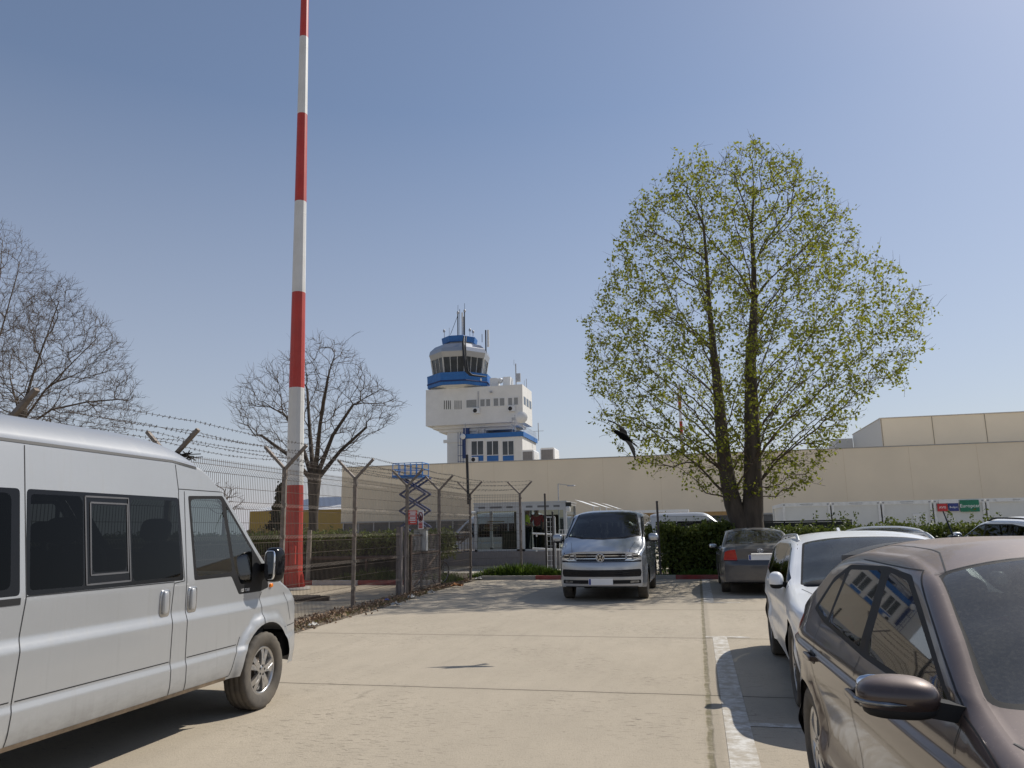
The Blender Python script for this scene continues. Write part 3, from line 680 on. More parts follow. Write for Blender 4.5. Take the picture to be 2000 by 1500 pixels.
MVN['front'] = [('headlight', HL, 'clear'), ('headlight', mirx(HL), 'clear'), ('grille', rnd([(-0.53, 0.845), (0.53, 0.845), (0.54, 1.0), (-0.54, 1.0)], 0.02), 'gloss'),
                ('trim', rnd([(-0.86, 0.82), (0.86, 0.82), (0.865, 0.86), (0.7, 0.845), (0.5, 0.84), (-0.5, 0.84), (-0.7, 0.845), (-0.865, 0.86)], 0.005), 'trim'),
                ('air_intake', rnd([(-0.84, 0.515), (0.84, 0.515), (0.86, 0.60), (0.845, 0.675), (0.4, 0.66), (-0.4, 0.66), (-0.845, 0.675), (-0.86, 0.60)], 0.03), 'trim'),
                ('fog_lamp', rnd([(0.62, 0.385), (0.80, 0.39), (0.80, 0.435), (0.62, 0.43)], 0.015), 'clear'), ('fog_lamp', rnd(mirx([(0.62, 0.385), (0.80, 0.39), (0.80, 0.435), (0.62, 0.43)]), 0.015), 'clear'),
                ('trim', rnd([(-0.84, 0.37), (0.84, 0.37), (0.84, 0.45), (-0.84, 0.45)], 0.02), 'trim'), ('trim', [(-0.8, 0.24), (0.8, 0.24), (0.78, 0.315), (-0.78, 0.315)], 'trim')]
MVN['rear'] = [('window', rnd([(-0.72, 1.15), (0.72, 1.15), (0.66, 1.7), (-0.66, 1.7)], 0.06), 'tint'), ('tail_lamp', rnd([(-0.9, 0.85), (-0.75, 0.85), (-0.73, 1.25), (-0.88, 1.25)], 0.03), 'red'),
               ('tail_lamp', rnd(mirx([(-0.9, 0.85), (-0.75, 0.85), (-0.73, 1.25), (-0.88, 1.25)]), 0.03), 'red')]
mv_paint = paint('bluish_silver_paint', (0.42, 0.44, 0.47), 0.65, 0.27, 0.8, dust=0.10, low=0.2)
MMV = MM(paint=mv_paint)
minivan, mc, _b, mp = build_car('minivan', MVN, MMV, (-2.08, 17.85, 0), math.pi, 'bluish silver minivan facing us with chrome grille strips and blank white plate', 'minivan')
wheels(minivan, MVN, MMV, 0.335, 0.22, 0.215, dict(n=5, w0=0.06, w1=0.07, twin=0.14), 0.83)
for sg in (1, -1):
    mirror(minivan, mc, MMV, -0.12, 1.28, sg, (0.115, 0.08, 0.095), 'paint', 0.17)
    handle(mp[('door', sg)][0], mc, MMV, -0.9, 1.08, sg)
b = MB()
for zc, wd in ((0.895, 0.012), (0.955, 0.012)):
    d = np.array(dens([(-0.53, zc), (0.53, zc)], 0.05, False)); ribbon(b, mc.F(d[:, 0], d[:, 1]), mc.nrm(mc.F, d, -1.0), wd*1.0, 0, 0.008)
for zc, x1 in ((0.492, 0.85), (0.345, 0.83)):
    d = np.array(dens([(-x1, zc+0.012), (-0.5, zc), (0.5, zc), (x1, zc+0.012)], 0.05, False)); ribbon(b, mc.F(d[:, 0], d[:, 1]), mc.nrm(mc.F, d, -1.0), 0.028, 1, 0.01)
for zc in (0.56, 0.605):
    d = np.array(dens([(-0.84, zc), (0.84, zc)], 0.05, False)); ribbon(b, mc.F(d[:, 0], d[:, 1]), mc.nrm(mc.F, d, -1.0), 0.014, 2, 0.006)
b.build('grille_strip', [chrome_m, mv_paint, gloss_m], minivan)
for hl in mp.get(('headlight', 0), []) or [o for o in bpy.data.objects if o.parent == minivan and o.name.startswith('headlight')]:
    sg = 1 if sum(v.co.x for v in hl.data.vertices) > 0 else -1; b = MB()
    for xa, xb, za, zb in ((0.575, 0.665, 0.885, 0.965), (0.70, 0.80, 0.895, 0.975)):
        d = np.array([(sg*xa, (za+zb)/2), (sg*(xa+xb)/2, (za+zb)/2), (sg*xb, (za+zb)/2)]); ribbon(b, mc.F(d[:, 0], d[:, 1]), mc.nrm(mc.F, d, -1.0), zb-za, 0, 0.006)
        ribbon(b, mc.F(d[:, 0], d[:, 1]), mc.nrm(mc.F, d, -1.0), (zb-za)*0.62, 1, 0.009)
    d = np.array(dens([(sg*0.55, 0.873), (sg*0.69, 0.852), (sg*0.845, 0.905)], 0.03, False)); ribbon(b, mc.F(d[:, 0], d[:, 1]), mc.nrm(mc.F, d, -1.0), 0.016, 0, 0.008)
    b.build('reflector', [chrome_m, mat('lens_dark', (0.05, 0.055, 0.06), 0.08, 0.6)], hl)
b = MB(); cz = 0.915; cy = mc.fpt(0, cz).y+0.022                # round badge: ring with a V above a W
def LG(x, z, o=0.0): return Vector((-x, cy+o, cz+z))
ring = [(0.088, 0.0), (0.092, 0.007), (0.080, 0.009), (0.076, 0.0)]
b.lathe(ring, 40, (0, cy, cz), 'Y', 0); b.lathe([(0.001, 0.001), (0.08, 0.001)], 40, (0, cy, cz), 'Y', 1)
for pl in ([(-0.030, 0.068), (0, 0.008), (0.030, 0.068)], [(-0.066, 0.036), (-0.030, -0.062), (0.0, 0.0), (0.030, -0.062), (0.066, 0.036)]):
    for q0, q1 in zip(pl[:-1], pl[1:]): b.bar(LG(*q0, 0.006), LG(*q1, 0.006), 0.012, 0.006, 0, (0, 1, 0))
b.build('badge', [chrome_m, gloss_m], minivan)
plate(minivan, mc, MMV, 0, 0.415, False, 0.52, 0.13, 0.02)
for xx in (-0.45, 0.45): seat(minivan, xx, -1.0, 0.72, MMV)
for xx in (-0.5, 0, 0.5): seat(minivan, xx, -2.3, 0.72, MMV)
b = MB(); b.sup((0, -0.1, 1.12), (0.84, 0.32, 0.13), (0.5, 0.35)); b.build('dashboard', [trim_m], minivan)

# ---- sedans
def sd_inset(y, z):
    f = -0.016*(1-sst(0.38, 0.46, np.hypot(y, z-0.32)))-0.016*(1-sst(0.38, 0.46, np.hypot(y+2.7, z-0.32)))
    return f*(z < 0.8)+0.035*(1-sst(0.2, 0.45, z))+0.03*sst(0.78, 0.97, z)+0.42*np.maximum(0, z-0.97)
SDN = dict(plan=[(-3.72, 0.80), (-3.5, 0.85), (-3.0, 0.88), (-1.5, 0.885), (0.2, 0.88), (0.5, 0.855), (0.72, 0.80)],
           zlow=[(-3.72, 0.29), (-3.2, 0.25), (0, 0.22), (0.72, 0.24)],
           zedge=[(-3.72, 0.99), (-3.62, 1.055), (-3.45, 1.065), (-3.25, 1.07), (-2.85, 1.24), (-2.5, 1.37), (-2.1, 1.42), (-1.5, 1.425), (-1.15, 1.37), (-0.7, 1.16), (-0.32, 0.96), (0.2, 0.86), (0.55, 0.76), (0.72, 0.66)],
           zmid=[(-3.72, 1.03), (-3.62, 1.10), (-3.45, 1.115), (-3.25, 1.12), (-3.1, 1.15), (-2.85, 1.28), (-2.5, 1.43), (-2.1, 1.485), (-1.5, 1.485), (-1.15, 1.42), (-0.7, 1.21), (-0.22, 1.0), (0.2, 0.93), (0.55, 0.83), (0.72, 0.72)],
           yf=0.72, yr=-3.72, bf=0.2, br=0.13, rf=0.06, p=2.6, inset=sd_inset, arches=[(0, 0.365), (-2.7, 0.365)], rw=0.32, floor=0.45,
           pf=[(0.2, 0.0), (0.4, 0.04), (0.55, 0.03), (0.7, 0.0), (1.2, 0)], pr=[(0.25, 0.0), (0.35, 0.05), (0.68, 0.06), (0.74, 0.02), (0.8, -0.01), (1.0, 0.0), (1.2, 0.0)])
SDN['side'] = [('window', rnd([(-1.30, 1.345), (-1.05, 1.30), (-0.55, 1.04), (-0.45, 0.965), (-1.32, 0.955)], 0.03), 'win'), ('window', rnd([(-2.2, 1.36), (-1.40, 1.36), (-1.40, 0.96), (-2.25, 0.98)], 0.03), 'win'),
               ('window', rnd([(-2.62, 1.26), (-2.28, 1.345), (-2.32, 0.99), (-2.82, 1.06)], 0.03), 'win'),
               ('window_frame', rnd([(-2.93, 1.05), (-2.6, 1.285), (-2.2, 1.385), (-1.3, 1.385), (-1.0, 1.325), (-0.5, 1.04), (-0.38, 0.945), (-1.35, 0.935), (-2.3, 0.95)], 0.03), 'gloss'),
               ('door', rnd([(-1.36, 1.39), (-1.05, 1.36), (-0.36, 0.96), (-0.38, 0.55), (-0.45, 0.30), (-1.38, 0.28)], 0.02), 'paint'), ('door', rnd([(-2.55, 1.32), (-2.2, 1.39), (-1.38, 1.39), (-1.40, 0.28), (-2.15, 0.28), (-2.34, 0.6), (-2.55, 0.85)], 0.02), 'paint')]
SDN['seams'] = [[(-1.37, 1.39), (-1.39, 0.28)], [(-0.38, 0.93), (-0.38, 0.55), (-0.45, 0.29)], [(-2.56, 1.0), (-2.55, 0.85), (-2.34, 0.6)], [(-3.7, 0.74), (-3.08, 0.74)]]
SDN['top'] = [('rear_window', rnd([(-0.60, -2.52), (0.60, -2.52), (0.70, -3.08), (0.35, -3.16), (-0.35, -3.16), (-0.70, -3.08)], 0.05), 'rw'), ('trim', rnd([(-0.63, -2.47), (0.63, -2.47), (0.74, -3.10), (0.37, -3.19), (-0.37, -3.19), (-0.74, -3.10)], 0.05), 'trim'),
              ('windscreen', rnd([(-0.57, -1.22), (0.57, -1.22), (0.70, -0.46), (0.35, -0.33), (-0.35, -0.33), (-0.70, -0.46)], 0.05), 'ws'), ('trim', rnd([(-0.60, -1.27), (0.60, -1.27), (0.74, -0.44), (0.37, -0.26), (-0.37, -0.26), (-0.74, -0.44)], 0.05), 'trim'),
              ('boot_lid', [(-0.66, -3.72), (0.66, -3.72), (0.68, -3.22), (-0.68, -3.22)], 'paint'), ('bonnet', rnd([(-0.62, 0.7), (0.62, 0.7), (0.74, -0.22), (-0.74, -0.22)], 0.03), 'paint')]
SDN['tseams'] = [[(-0.66, -3.72), (-0.68, -3.2), (0.68, -3.2), (0.66, -3.72)]]
TL = rnd([(-0.83, 0.775), (-0.50, 0.775), (-0.545, 1.035), (-0.80, 1.04)], 0.03)
SDN['rear'] = [('tail_lamp', TL, 'red'), ('tail_lamp', mirx(TL), 'red'), ('trim', [(-0.82, 0.755), (-0.5, 0.755), (-0.5, 0.773), (-0.82, 0.773)], 'trim'),
               ('boot_lid', [(-0.50, 0.66), (0.50, 0.66), (0.66, 1.06), (-0.66, 1.06)], 'paint'), ('trim', [(-0.7, 0.2), (0.7, 0.2), (0.72, 0.30), (-0.72, 0.30)], 'trim')]
SDN['front'] = [('headlight', rnd([(0.42, 0.55), (0.76, 0.57), (0.76, 0.66), (0.45, 0.66)], 0.03), 'clear'), ('headlight', rnd(mirx([(0.42, 0.55), (0.76, 0.57), (0.76, 0.66), (0.45, 0.66)]), 0.03), 'clear'),
                ('grille', rnd([(-0.36, 0.54), (0.36, 0.54), (0.38, 0.66), (-0.38, 0.66)], 0.03), 'gloss'), ('air_intake', rnd([(-0.5, 0.3), (0.5, 0.3), (0.45, 0.42), (-0.45, 0.42)], 0.03), 'trim')]
def sedan(label, pk, loc, rz, group=None):
    Ms = MM(paint=pk, rw=glass('rear_glass', (0.28, 0.32, 0.30), 0.05, dust=0.25, dust_col=(0.30, 0.28, 0.22)))
    root, c, _, pp = build_car('sedan', SDN, Ms, loc, rz, label, 'car', group)
    wheels(root, SDN, Ms, 0.315, 0.205, 0.205, dict(n=10, w0=0.03, w1=0.035), 0.765)
    for sg in (1, -1):
        mirror(root, c, Ms, -0.55, 0.98, sg, (0.10, 0.06, 0.065), 'paint', 0.12)
        for i, y in enumerate((-1.2, -2.25)): handle(pp[('door', sg)][i], c, Ms, y, 0.86, sg)
    for xx in (-0.38, 0.38): seat(root, xx, -1.35, 0.42, Ms, 0.95)
    seat(root, -0.4, -2.35, 0.40, Ms, 0.95); seat(root, 0.4, -2.35, 0.40, Ms, 0.95)
    b = MB(); b.b2((-0.66, -3.1, 0.98), (0.66, -2.75, 1.0)); b.sup((0, -0.45, 0.88), (0.72, 0.3, 0.1), (0.5, 0.35)); b.build('dashboard', [fabric_m], root)
    return root, c, Ms
dark_grey = paint('dark_grey_paint', (0.075, 0.077, 0.085), 0.5, 0.32, 0.6, dust=0.30, low=0.4)
tsed, tc, Ms = sedan('dusty dark grey sedan under the green tree, its red tail lamp towards us', dark_grey, (1.34, 22.32, 0), 0.0)
plate(tsed, tc, Ms, 0.0, 0.835, True, 0.52, 0.115, 0.012)
b = MB(); bz = 0.985; by = tc.fpt(0, bz, 0, True).y-0.012      # emblem of three ovals
for rx, rz_, oz in ((0.062, 0.042, 0), (0.022, 0.040, 0.0), (0.045, 0.016, 0.018)):
    b.tube([(rx*math.cos(t), by, bz+oz+rz_*math.sin(t)) for t in np.linspace(0, 2*math.pi, 25)], 0.006, 6, 0, False)
b.bar((-0.2, by-0.004, 0.915), (0.28, by-0.004, 0.915), 0.025, 0.02, 0, (0, 1, 0)); b.build('badge', [chrome_m], tsed)
grey2 = paint('mid_grey_paint', (0.20, 0.21, 0.23), 0.6, 0.3, 0.7, dust=0.15)
sed2, c2, Ms2 = sedan('mid grey sedan of which only the roof and windscreen show behind the white estate car', grey2, (3.75, 16.15, 0), math.pi-0.03)

# ---- white estate car with roof rails
def es_inset(y, z):
    f = -0.02*(1-sst(0.40, 0.49, np.hypot(y, z-0.34)))-0.02*(1-sst(0.40, 0.49, np.hypot(y+2.82, z-0.34)))
    return f*(z < 0.85)+0.05*(1-sst(0.2, 0.5, z))+0.022*(sst(0.50, 0.62, z)-sst(0.66, 0.80, z))+0.05*sst(0.82, 1.02, z)+0.40*np.maximum(0, z-1.02)
EST = dict(plan=[(-3.75, 0.84), (-3.4, 0.90), (-2.8, 0.93), (-1.4, 0.915), (0.1, 0.925), (0.45, 0.90), (0.70, 0.83)],
           zlow=[(-3.75, 0.32), (-3.2, 0.26), (0, 0.22), (0.7, 0.24)],
           zedge=[(-3.75, 0.979), (-3.55, 1.175), (-3.2, 1.315), (-2.6, 1.375), (-1.7, 1.395), (-1.25, 1.355), (-0.8, 1.175), (-0.42, 0.988), (0.1, 0.922), (0.5, 0.848), (0.70, 0.752)],
           zmid=[(-3.75, 1.015), (-3.55, 1.255), (-3.2, 1.395), (-2.6, 1.455), (-1.7, 1.470), (-1.25, 1.425), (-0.8, 1.245), (-0.32, 1.025), (0.1, 0.979), (0.5, 0.909), (0.70, 0.805)],
           yf=0.70, yr=-3.75, bf=0.2, br=0.1, rf=0.06, p=2.8, inset=es_inset, arches=[(0, 0.385), (-2.82, 0.385)], rw=0.34, floor=0.5, zrows=[0.52, 0.55, 0.58, 0.61, 0.68, 0.71, 0.74, 0.77])
EST['side'] = [('window', rnd([(-1.42, 1.320), (-1.18, 1.285), (-0.62, 1.035), (-0.58, 0.975), (-1.45, 0.965)], 0.03), 'win'), ('window', rnd([(-2.42, 1.315), (-1.52, 1.325), (-1.52, 0.970), (-2.45, 0.995)], 0.03), 'tint'),
               ('window', rnd([(-3.2, 1.225), (-2.52, 1.310), (-2.55, 1.005), (-3.3, 1.075)], 0.04), 'tint'),
               ('window_frame', rnd([(-3.38, 1.075), (-3.2, 1.255), (-2.5, 1.340), (-1.4, 1.350), (-1.14, 1.305), (-0.55, 1.035), (-0.50, 0.950), (-1.5, 0.940), (-2.5, 0.965)], 0.03), 'gloss'),
               ('door', rnd([(-1.46, 1.355), (-1.15, 1.340), (-0.45, 0.985), (-0.42, 0.600), (-0.48, 0.300), (-1.48, 0.280)], 0.02), 'paint'), ('door', rnd([(-2.6, 1.335), (-1.48, 1.355), (-1.50, 0.280), (-2.28, 0.280), (-2.46, 0.650), (-2.6, 0.900)], 0.02), 'paint')]
EST['seams'] = [[(-1.47, 0.99), (-1.49, 0.28)], [(-0.45, 0.98), (-0.42, 0.6), (-0.48, 0.29)], [(-2.62, 1.0), (-2.6, 0.9), (-2.46, 0.65)]]
EST['top'] = [('windscreen', rnd([(-0.61, -1.17), (0.61, -1.17), (0.745, -0.40), (0.35, -0.25), (-0.35, -0.25), (-0.745, -0.40)], 0.05), 'ws'), ('trim', rnd([(-0.63, -1.20), (0.63, -1.20), (0.765, -0.38), (0.37, -0.17), (-0.37, -0.17), (-0.765, -0.38)], 0.05), 'gloss'),
              ('rear_window', rnd([(-0.55, -3.22), (0.55, -3.22), (0.62, -3.66), (-0.62, -3.66)], 0.05), 'tint'), ('bonnet', rnd([(-0.60, 0.70), (0.60, 0.70), (0.77, -0.22), (0.37, -0.14), (-0.37, -0.14), (-0.77, -0.22)], 0.03), 'paint')]
EST['tseams'] = [[(-0.60, 0.70), (-0.77, -0.22)], [(0.60, 0.70), (0.77, -0.22)]]
EHL = rnd([(0.44, 0.62), (0.78, 0.64), (0.80, 0.745), (0.5, 0.74)], 0.03)
EST['front'] = [('headlight', EHL, 'clear'), ('headlight', mirx(EHL), 'clear'), ('grille', rnd([(-0.36, 0.55), (0.36, 0.55), (0.40, 0.76), (-0.40, 0.76)], 0.05), 'gloss'), ('air_intake', rnd([(-0.7, 0.28), (0.7, 0.28), (0.66, 0.44), (-0.66, 0.44)], 0.03), 'trim')]
EST['rear'] = [('tail_lamp', rnd([(-0.86, 0.8), (-0.5, 0.8), (-0.52, 0.95), (-0.84, 0.96)], 0.03), 'red'), ('tail_lamp', rnd(mirx([(-0.86, 0.8), (-0.5, 0.8), (-0.52, 0.95), (-0.84, 0.96)]), 0.03), 'red'), ('trim', [(-0.75, 0.2), (0.75, 0.2), (0.75, 0.4), (-0.75, 0.4)], 'trim')]
white_p = paint('white_paint', (0.90, 0.90, 0.89), 0.0, 0.3, 0.5, dust=0.0, low=0.12)
ME = MM(paint=white_p, ws=glass('greyish_windscreen', (0.46, 0.52, 0.51), 0.03, dust=0.30, dust_col=(0.34, 0.37, 0.365)))  # the dust layer here only makes the windscreen greyer and paler
estate, ec, _b, ep = build_car('estate_car', EST, ME, (1.66, 7.42, 0), math.pi-math.radians(1.0), 'clean white estate car with roof rails and many-spoked wheels, behind the brown hatchback', 'car')
wheels(estate, EST, ME, 0.345, 0.235, 0.245, dict(n=10, w0=0.018, w1=0.055, dark=1), 0.805)
for sg in (1, -1):
    mirror(estate, ec, ME, -0.62, 0.985, sg, (0.068, 0.08, 0.078), 'paint', 0.085, (0.85, 0.8))
    for i, y in enumerate((-1.3, -2.35)): handle(ep[('door', sg)][i], ec, ME, y, 0.92, sg)
    rail = MB(); pts = []
    for y in np.linspace(-1.35, -3.1, 16):
        t = (y+1.35)/-1.75; p = ec.toppt(sg*(float(ec.sx(np.array([y]), ec.ze(np.array([y])))[0])-0.015), y); h = 0.034*min(1, min(t, 1-t)*9); pts.append(p+Vector((0, 0, h)))
    rail.tube(pts, 0.017, 8); rail.build('roof_rail', [mat('rail_silver', (0.5, 0.51, 0.52), 0.35, 0.8)], estate)
b = MB(); p = ec.toppt(0, -3.0); b.prism([(-0.10, 0), (0.07, 0), (-0.06, 0.075), (-0.085, 0.07)], -0.015, 0.015, 0, lambda q: p+Vector((q.z, q.x, q.y))); b.build('roof_fin', [white_p], estate)
for xx in (-0.4, 0.4): seat(estate, xx, -1.35, 0.46, ME); seat(estate, xx, -2.3, 0.46, ME)
b = MB(); b.sup((0, -0.55, 0.93), (0.76, 0.34, 0.12), (0.5, 0.35)); b.build('dashboard', [trim_m], estate)
for x0, x1 in ((0.62, 0.02), (-0.05, -0.58)):
    b = MB(); b.tube([ec.toppt(lerp(x0, x1, t), -0.28-0.06*t, 0.012) for t in np.linspace(0, 1, 8)], 0.010, 6); b.build('wiper', [seam_m], estate)

# ---- brown hatchback in front
def ha_inset(y, z):
    f = -0.020*(1-sst(0.365, 0.45, np.hypot(y, z-0.31)))-0.026*(1-sst(0.365, 0.45, np.hypot(y+2.57, z-0.31)))
    cre = 0.026*sst(0.845, 0.875, z)-0.004
    low = 0.028*(sst(0.36, 0.50, z)-sst(0.52, 0.80, z))
    return f*(z < 0.78)+0.06*(1-sst(0.18, 0.40, z))+low+cre+0.055*sst(0.88, 1.03, z)+0.41*np.maximum(0, z-1.03)
HAT = dict(plan=[(-3.22, 0.79), (-3.05, 0.84), (-2.7, 0.868), (-1.6, 0.868), (0.1, 0.862), (0.4, 0.83), (0.62, 0.77)],
           zlow=[(-3.22, 0.33), (-2.8, 0.26), (0.0, 0.22), (0.62, 0.24)],
           zedge=[(-3.22, 0.98), (-3.10, 1.07), (-2.92, 1.14), (-2.72, 1.22), (-2.55, 1.31), (-2.3, 1.375), (-1.9, 1.405), (-1.4, 1.405), (-1.0, 1.355), (-0.6, 1.19), (-0.2, 1.00), (0.15, 0.93), (0.45, 0.84), (0.62, 0.74)],
           zmid=[(-3.22, 1.02), (-3.12, 1.10), (-2.98, 1.22), (-2.8, 1.36), (-2.7, 1.415), (-2.4, 1.455), (-1.9, 1.475), (-1.4, 1.475), (-1.0, 1.425), (-0.6, 1.25), (-0.1, 1.03), (0.15, 0.985), (0.45, 0.90), (0.62, 0.79)],
           yf=0.62, yr=-3.22, bf=0.20, br=0.10, rf=0.055, p=2.8, inset=ha_inset, arches=[(0, 0.35), (-2.57, 0.355)], rw=0.31, floor=0.45, seamw=0.006,
           zrows=[0.84, 0.85, 0.858, 0.866, 0.874, 0.885, 0.40, 0.44, 0.48, 0.55, 0.60])
HAT['side'] = [('tail_lamp', rnd([(-3.215, 0.80), (-3.02, 0.86), (-2.93, 0.955), (-3.0, 0.995), (-3.215, 0.965)], 0.02), 'red'),
               ('window', rnd([(-1.40, 1.335), (-1.12, 1.315), (-0.86, 1.20), (-0.42, 1.005), (-0.40, 0.985), (-1.36, 0.995)], 0.035), 'win'), ('window', rnd([(-2.10, 1.31), (-1.52, 1.335), (-1.50, 1.0), (-2.20, 1.03)], 0.04), 'tint'),
               ('window', rnd([(-2.38, 1.22), (-2.17, 1.295), (-2.24, 1.04), (-2.56, 1.07)], 0.03), 'tint'),
               ('window_frame', rnd([(-2.64, 1.06), (-2.40, 1.25), (-2.12, 1.335), (-1.44, 1.358), (-1.10, 1.34), (-0.84, 1.225), (-0.33, 0.985), (-0.33, 0.962), (-1.40, 0.972), (-2.3, 1.012)], 0.03), 'trim'),
               ('door', rnd([(-1.45, 1.375), (-1.06, 1.355), (-0.80, 1.235), (-0.27, 0.985), (-0.30, 0.6), (-0.40, 0.27), (-1.42, 0.25), (-1.44, 0.9)], 0.02), 'paint'),
               ('door', rnd([(-2.16, 1.345), (-1.47, 1.375), (-1.46, 0.9), (-1.44, 0.25), (-2.05, 0.26), (-2.2, 0.56), (-2.36, 0.80), (-2.40, 1.0), (-2.34, 1.18)], 0.02), 'paint')]
HAT['seams'] = [[(-1.45, 0.97), (-1.455, 0.885)], [(-1.452, 0.84), (-1.43, 0.25)], [(-0.262, 0.965), (-0.25, 0.885)], [(-0.262, 0.838), (-0.30, 0.6), (-0.40, 0.26)], [(-2.40, 1.02), (-2.36, 0.80), (-2.2, 0.56), (-2.12, 0.42)], [(-0.27, 0.985), (0.2, 0.885), (0.6, 0.76)],
                [(-1.9, 1.37), (-1.06, 1.36), (-0.80, 1.24), (-0.29, 1.0)], [(-3.15, 0.62), (-2.95, 0.62)]]
HAT['top'] = [('windscreen', rnd([(-0.60, -0.95), (0.60, -0.95), (0.715, -0.26), (0.36, -0.13), (-0.36, -0.13), (-0.715, -0.26)], 0.05), 'ws'), ('trim', rnd([(-0.615, -0.97), (0.615, -0.97), (0.735, -0.25), (0.37, -0.04), (-0.37, -0.04), (-0.735, -0.25)], 0.05), 'trim'),
              ('rear_window', rnd([(-0.52, -2.76), (0.52, -2.76), (0.60, -3.10), (-0.60, -3.10)], 0.05), 'tint'), ('bonnet', rnd([(-0.60, 0.62), (0.60, 0.62), (0.755, -0.05), (0.37, 0.03), (-0.37, 0.03), (-0.755, -0.05)], 0.03), 'paint')]
HAT['tseams'] = [[(0.575, -0.97), (0.50, -1.25), (0.475, -1.7), (0.47, -2.6)], [(-0.575, -0.97), (-0.50, -1.25), (-0.475, -1.7), (-0.47, -2.6)], [(-0.615, -0.975), (0.615, -0.975)], [(0.60, 0.6), (0.755, -0.05)], [(-0.60, 0.6), (-0.755, -0.05)]]
HHL = rnd([(0.42, 0.60), (0.72, 0.62), (0.74, 0.72), (0.5, 0.70)], 0.03)
HAT['front'] = [('headlight', HHL, 'clear'), ('headlight', mirx(HHL), 'clear'), ('grille', rnd([(-0.42, 0.32), (0.42, 0.32), (0.48, 0.52), (-0.48, 0.52)], 0.04), 'trim')]
HTL = rnd([(-0.80, 0.80), (-0.42, 0.82), (-0.44, 0.94), (-0.78, 0.965)], 0.03)
HAT['rear'] = [('tail_lamp', HTL, 'red'), ('tail_lamp', mirx(HTL), 'red'), ('trim', [(-0.7, 0.2), (0.7, 0.2), (0.7, 0.42), (-0.7, 0.42)], 'trim')]
brown = paint('brown_paint', (0.058, 0.040, 0.036), 0.45, 0.28, 0.7, dust=0.74, low=0.5, dust_col=(0.33, 0.255, 0.215))
MH = MM(paint=brown, ws=glass('dusty_windscreen', (0.34, 0.38, 0.36), 0.05, rough=0.08, dust=0.42, dust_col=(0.30, 0.29, 0.25)), win=glass('dusty_window', (0.40, 0.44, 0.42), 0.10, dust=0.10), tint=glass('dusty_tint', (0.12, 0.13, 0.13), 0.08, dust=0.07))
HTH = 0.043; HX, HY = 1.54, 2.412
hatch, hc, _b, hp = build_car('hatchback', HAT, MH, (HX, HY, 0), math.pi+HTH, 'dusty brown hatchback nearest to us, with a big wing mirror', 'car')
wheels(hatch, HAT, MH, 0.315, 0.195, 0.205, dict(n=5, w0=0.07, w1=0.10), 0.765, True)
for sg in (1, -1):
    mo, q = mirror(hatch, hc, MH, -0.33, 0.99, sg, (0.118, 0.085, 0.060), 'paint', 0.165, (0.85, 0.8))
    b = MB(); R = Matrix.Rotation(math.radians(-10*sg), 3, 'Z'); pts = []
    for t in np.linspace(0, 1, 10):
        a = lerp(0.15, 1.7, t); pts.append(q+R @ Vector((sg*0.121*math.cos(a), 0.0878*math.sin(a), -0.012)))
    b.tube(pts, [0.0075]*8+[0.005, 0.002], 6); b.build('indicator', [clear_m], mo)
    for i, y in enumerate((-1.28, -2.30)): handle(hp[('door', sg)][i], hc, MH, y, 0.835, sg, 0.20)
b = MB()                                                      # roof spoiler over the hatch
vs = []
for x in np.linspace(-0.56, 0.56, 15):
    k = 1-(abs(x)/0.56)**4*0.5; y0 = -2.42; z0 = float(hc.T(np.array([x]), np.array([y0]))[0][2])
    vs += [(x, y0, z0+0.004), (x, -2.80-0.06*k, z0-0.015), (x, -2.81-0.06*k, z0-0.045), (x, -2.50, z0-0.05)]
fs = [(4*i+j, 4*i+(j+1) % 4, 4*i+4+(j+1) % 4, 4*i+4+j) for i in range(14) for j in range(4)]
b.add(vs, [f[::-1] for f in fs], 0); b.add(vs[:4], [(0, 1, 2, 3)]); b.add(vs[-4:], [(3, 2, 1, 0)]); b.build('spoiler', [brown], hatch)
b = MB(); p = hc.toppt(0, -2.55); b.sup(p+Vector((0, 0, 0.012)), (0.03, 0.05, 0.022), (0.7, 0.7)); b.tube([p+Vector((0, 0, 0.01)), p+Vector((0, -0.13, 0.17))], [0.006, 0.0035], 8); b.build('aerial', [gloss_m], hatch)
for xx in (-0.36, 0.36): seat(hatch, xx, -1.18, 0.44, MH, 0.92); seat(hatch, xx, -2.05, 0.44, MH, 0.9)
b = MB(); b.sup((0, -0.28, 0.88), (0.72, 0.34, 0.11), (0.5, 0.35)); b.build('dashboard', [trim_m], hatch)
b = MB(); b.lathe([(0.18+0.016*math.cos(t), 0.016*math.sin(t)) for t in np.linspace(0, 6.283, 9)[:-1]], 32, closed=True); b.bar((-0.17, 0, 0), (0.17, 0, 0), 0.03)
sw = b.build('steering_wheel', [trim_m], hatch, (-0.36, -0.62, 0.98)); sw.rotation_euler = (math.radians(65), 0, 0)
b = MB(); b.tube([hc.toppt(lerp(-0.60, 0.05, t), -0.18-0.05*t, 0.014) for t in np.linspace(0, 1, 8)], 0.010, 6); b.build('wiper', [seam_m], hatch)
b = MB()                                                      # the sticker behind the glass
q = [hc.toppt(x, y, -0.006) for x, y in ((0.20, -0.40), (0.05, -0.40), (0.05, -0.52), (0.20, -0.52))]; b.add(q, [(3, 2, 1, 0)], 0)
q = [hc.toppt(x, y, -0.006) for x, y in ((0.18, -0.345), (0.06, -0.345), (0.06, -0.385), (0.18, -0.385))]; b.add(q, [(3, 2, 1, 0)], 1)
b.build('permit_sticker', [mat('sticker_print', (0.55, 0.42, 0.38), 0.5, var=0.6, scale=40), mat('sticker_green', (0.35, 0.55, 0.45), 0.5)], hatch)

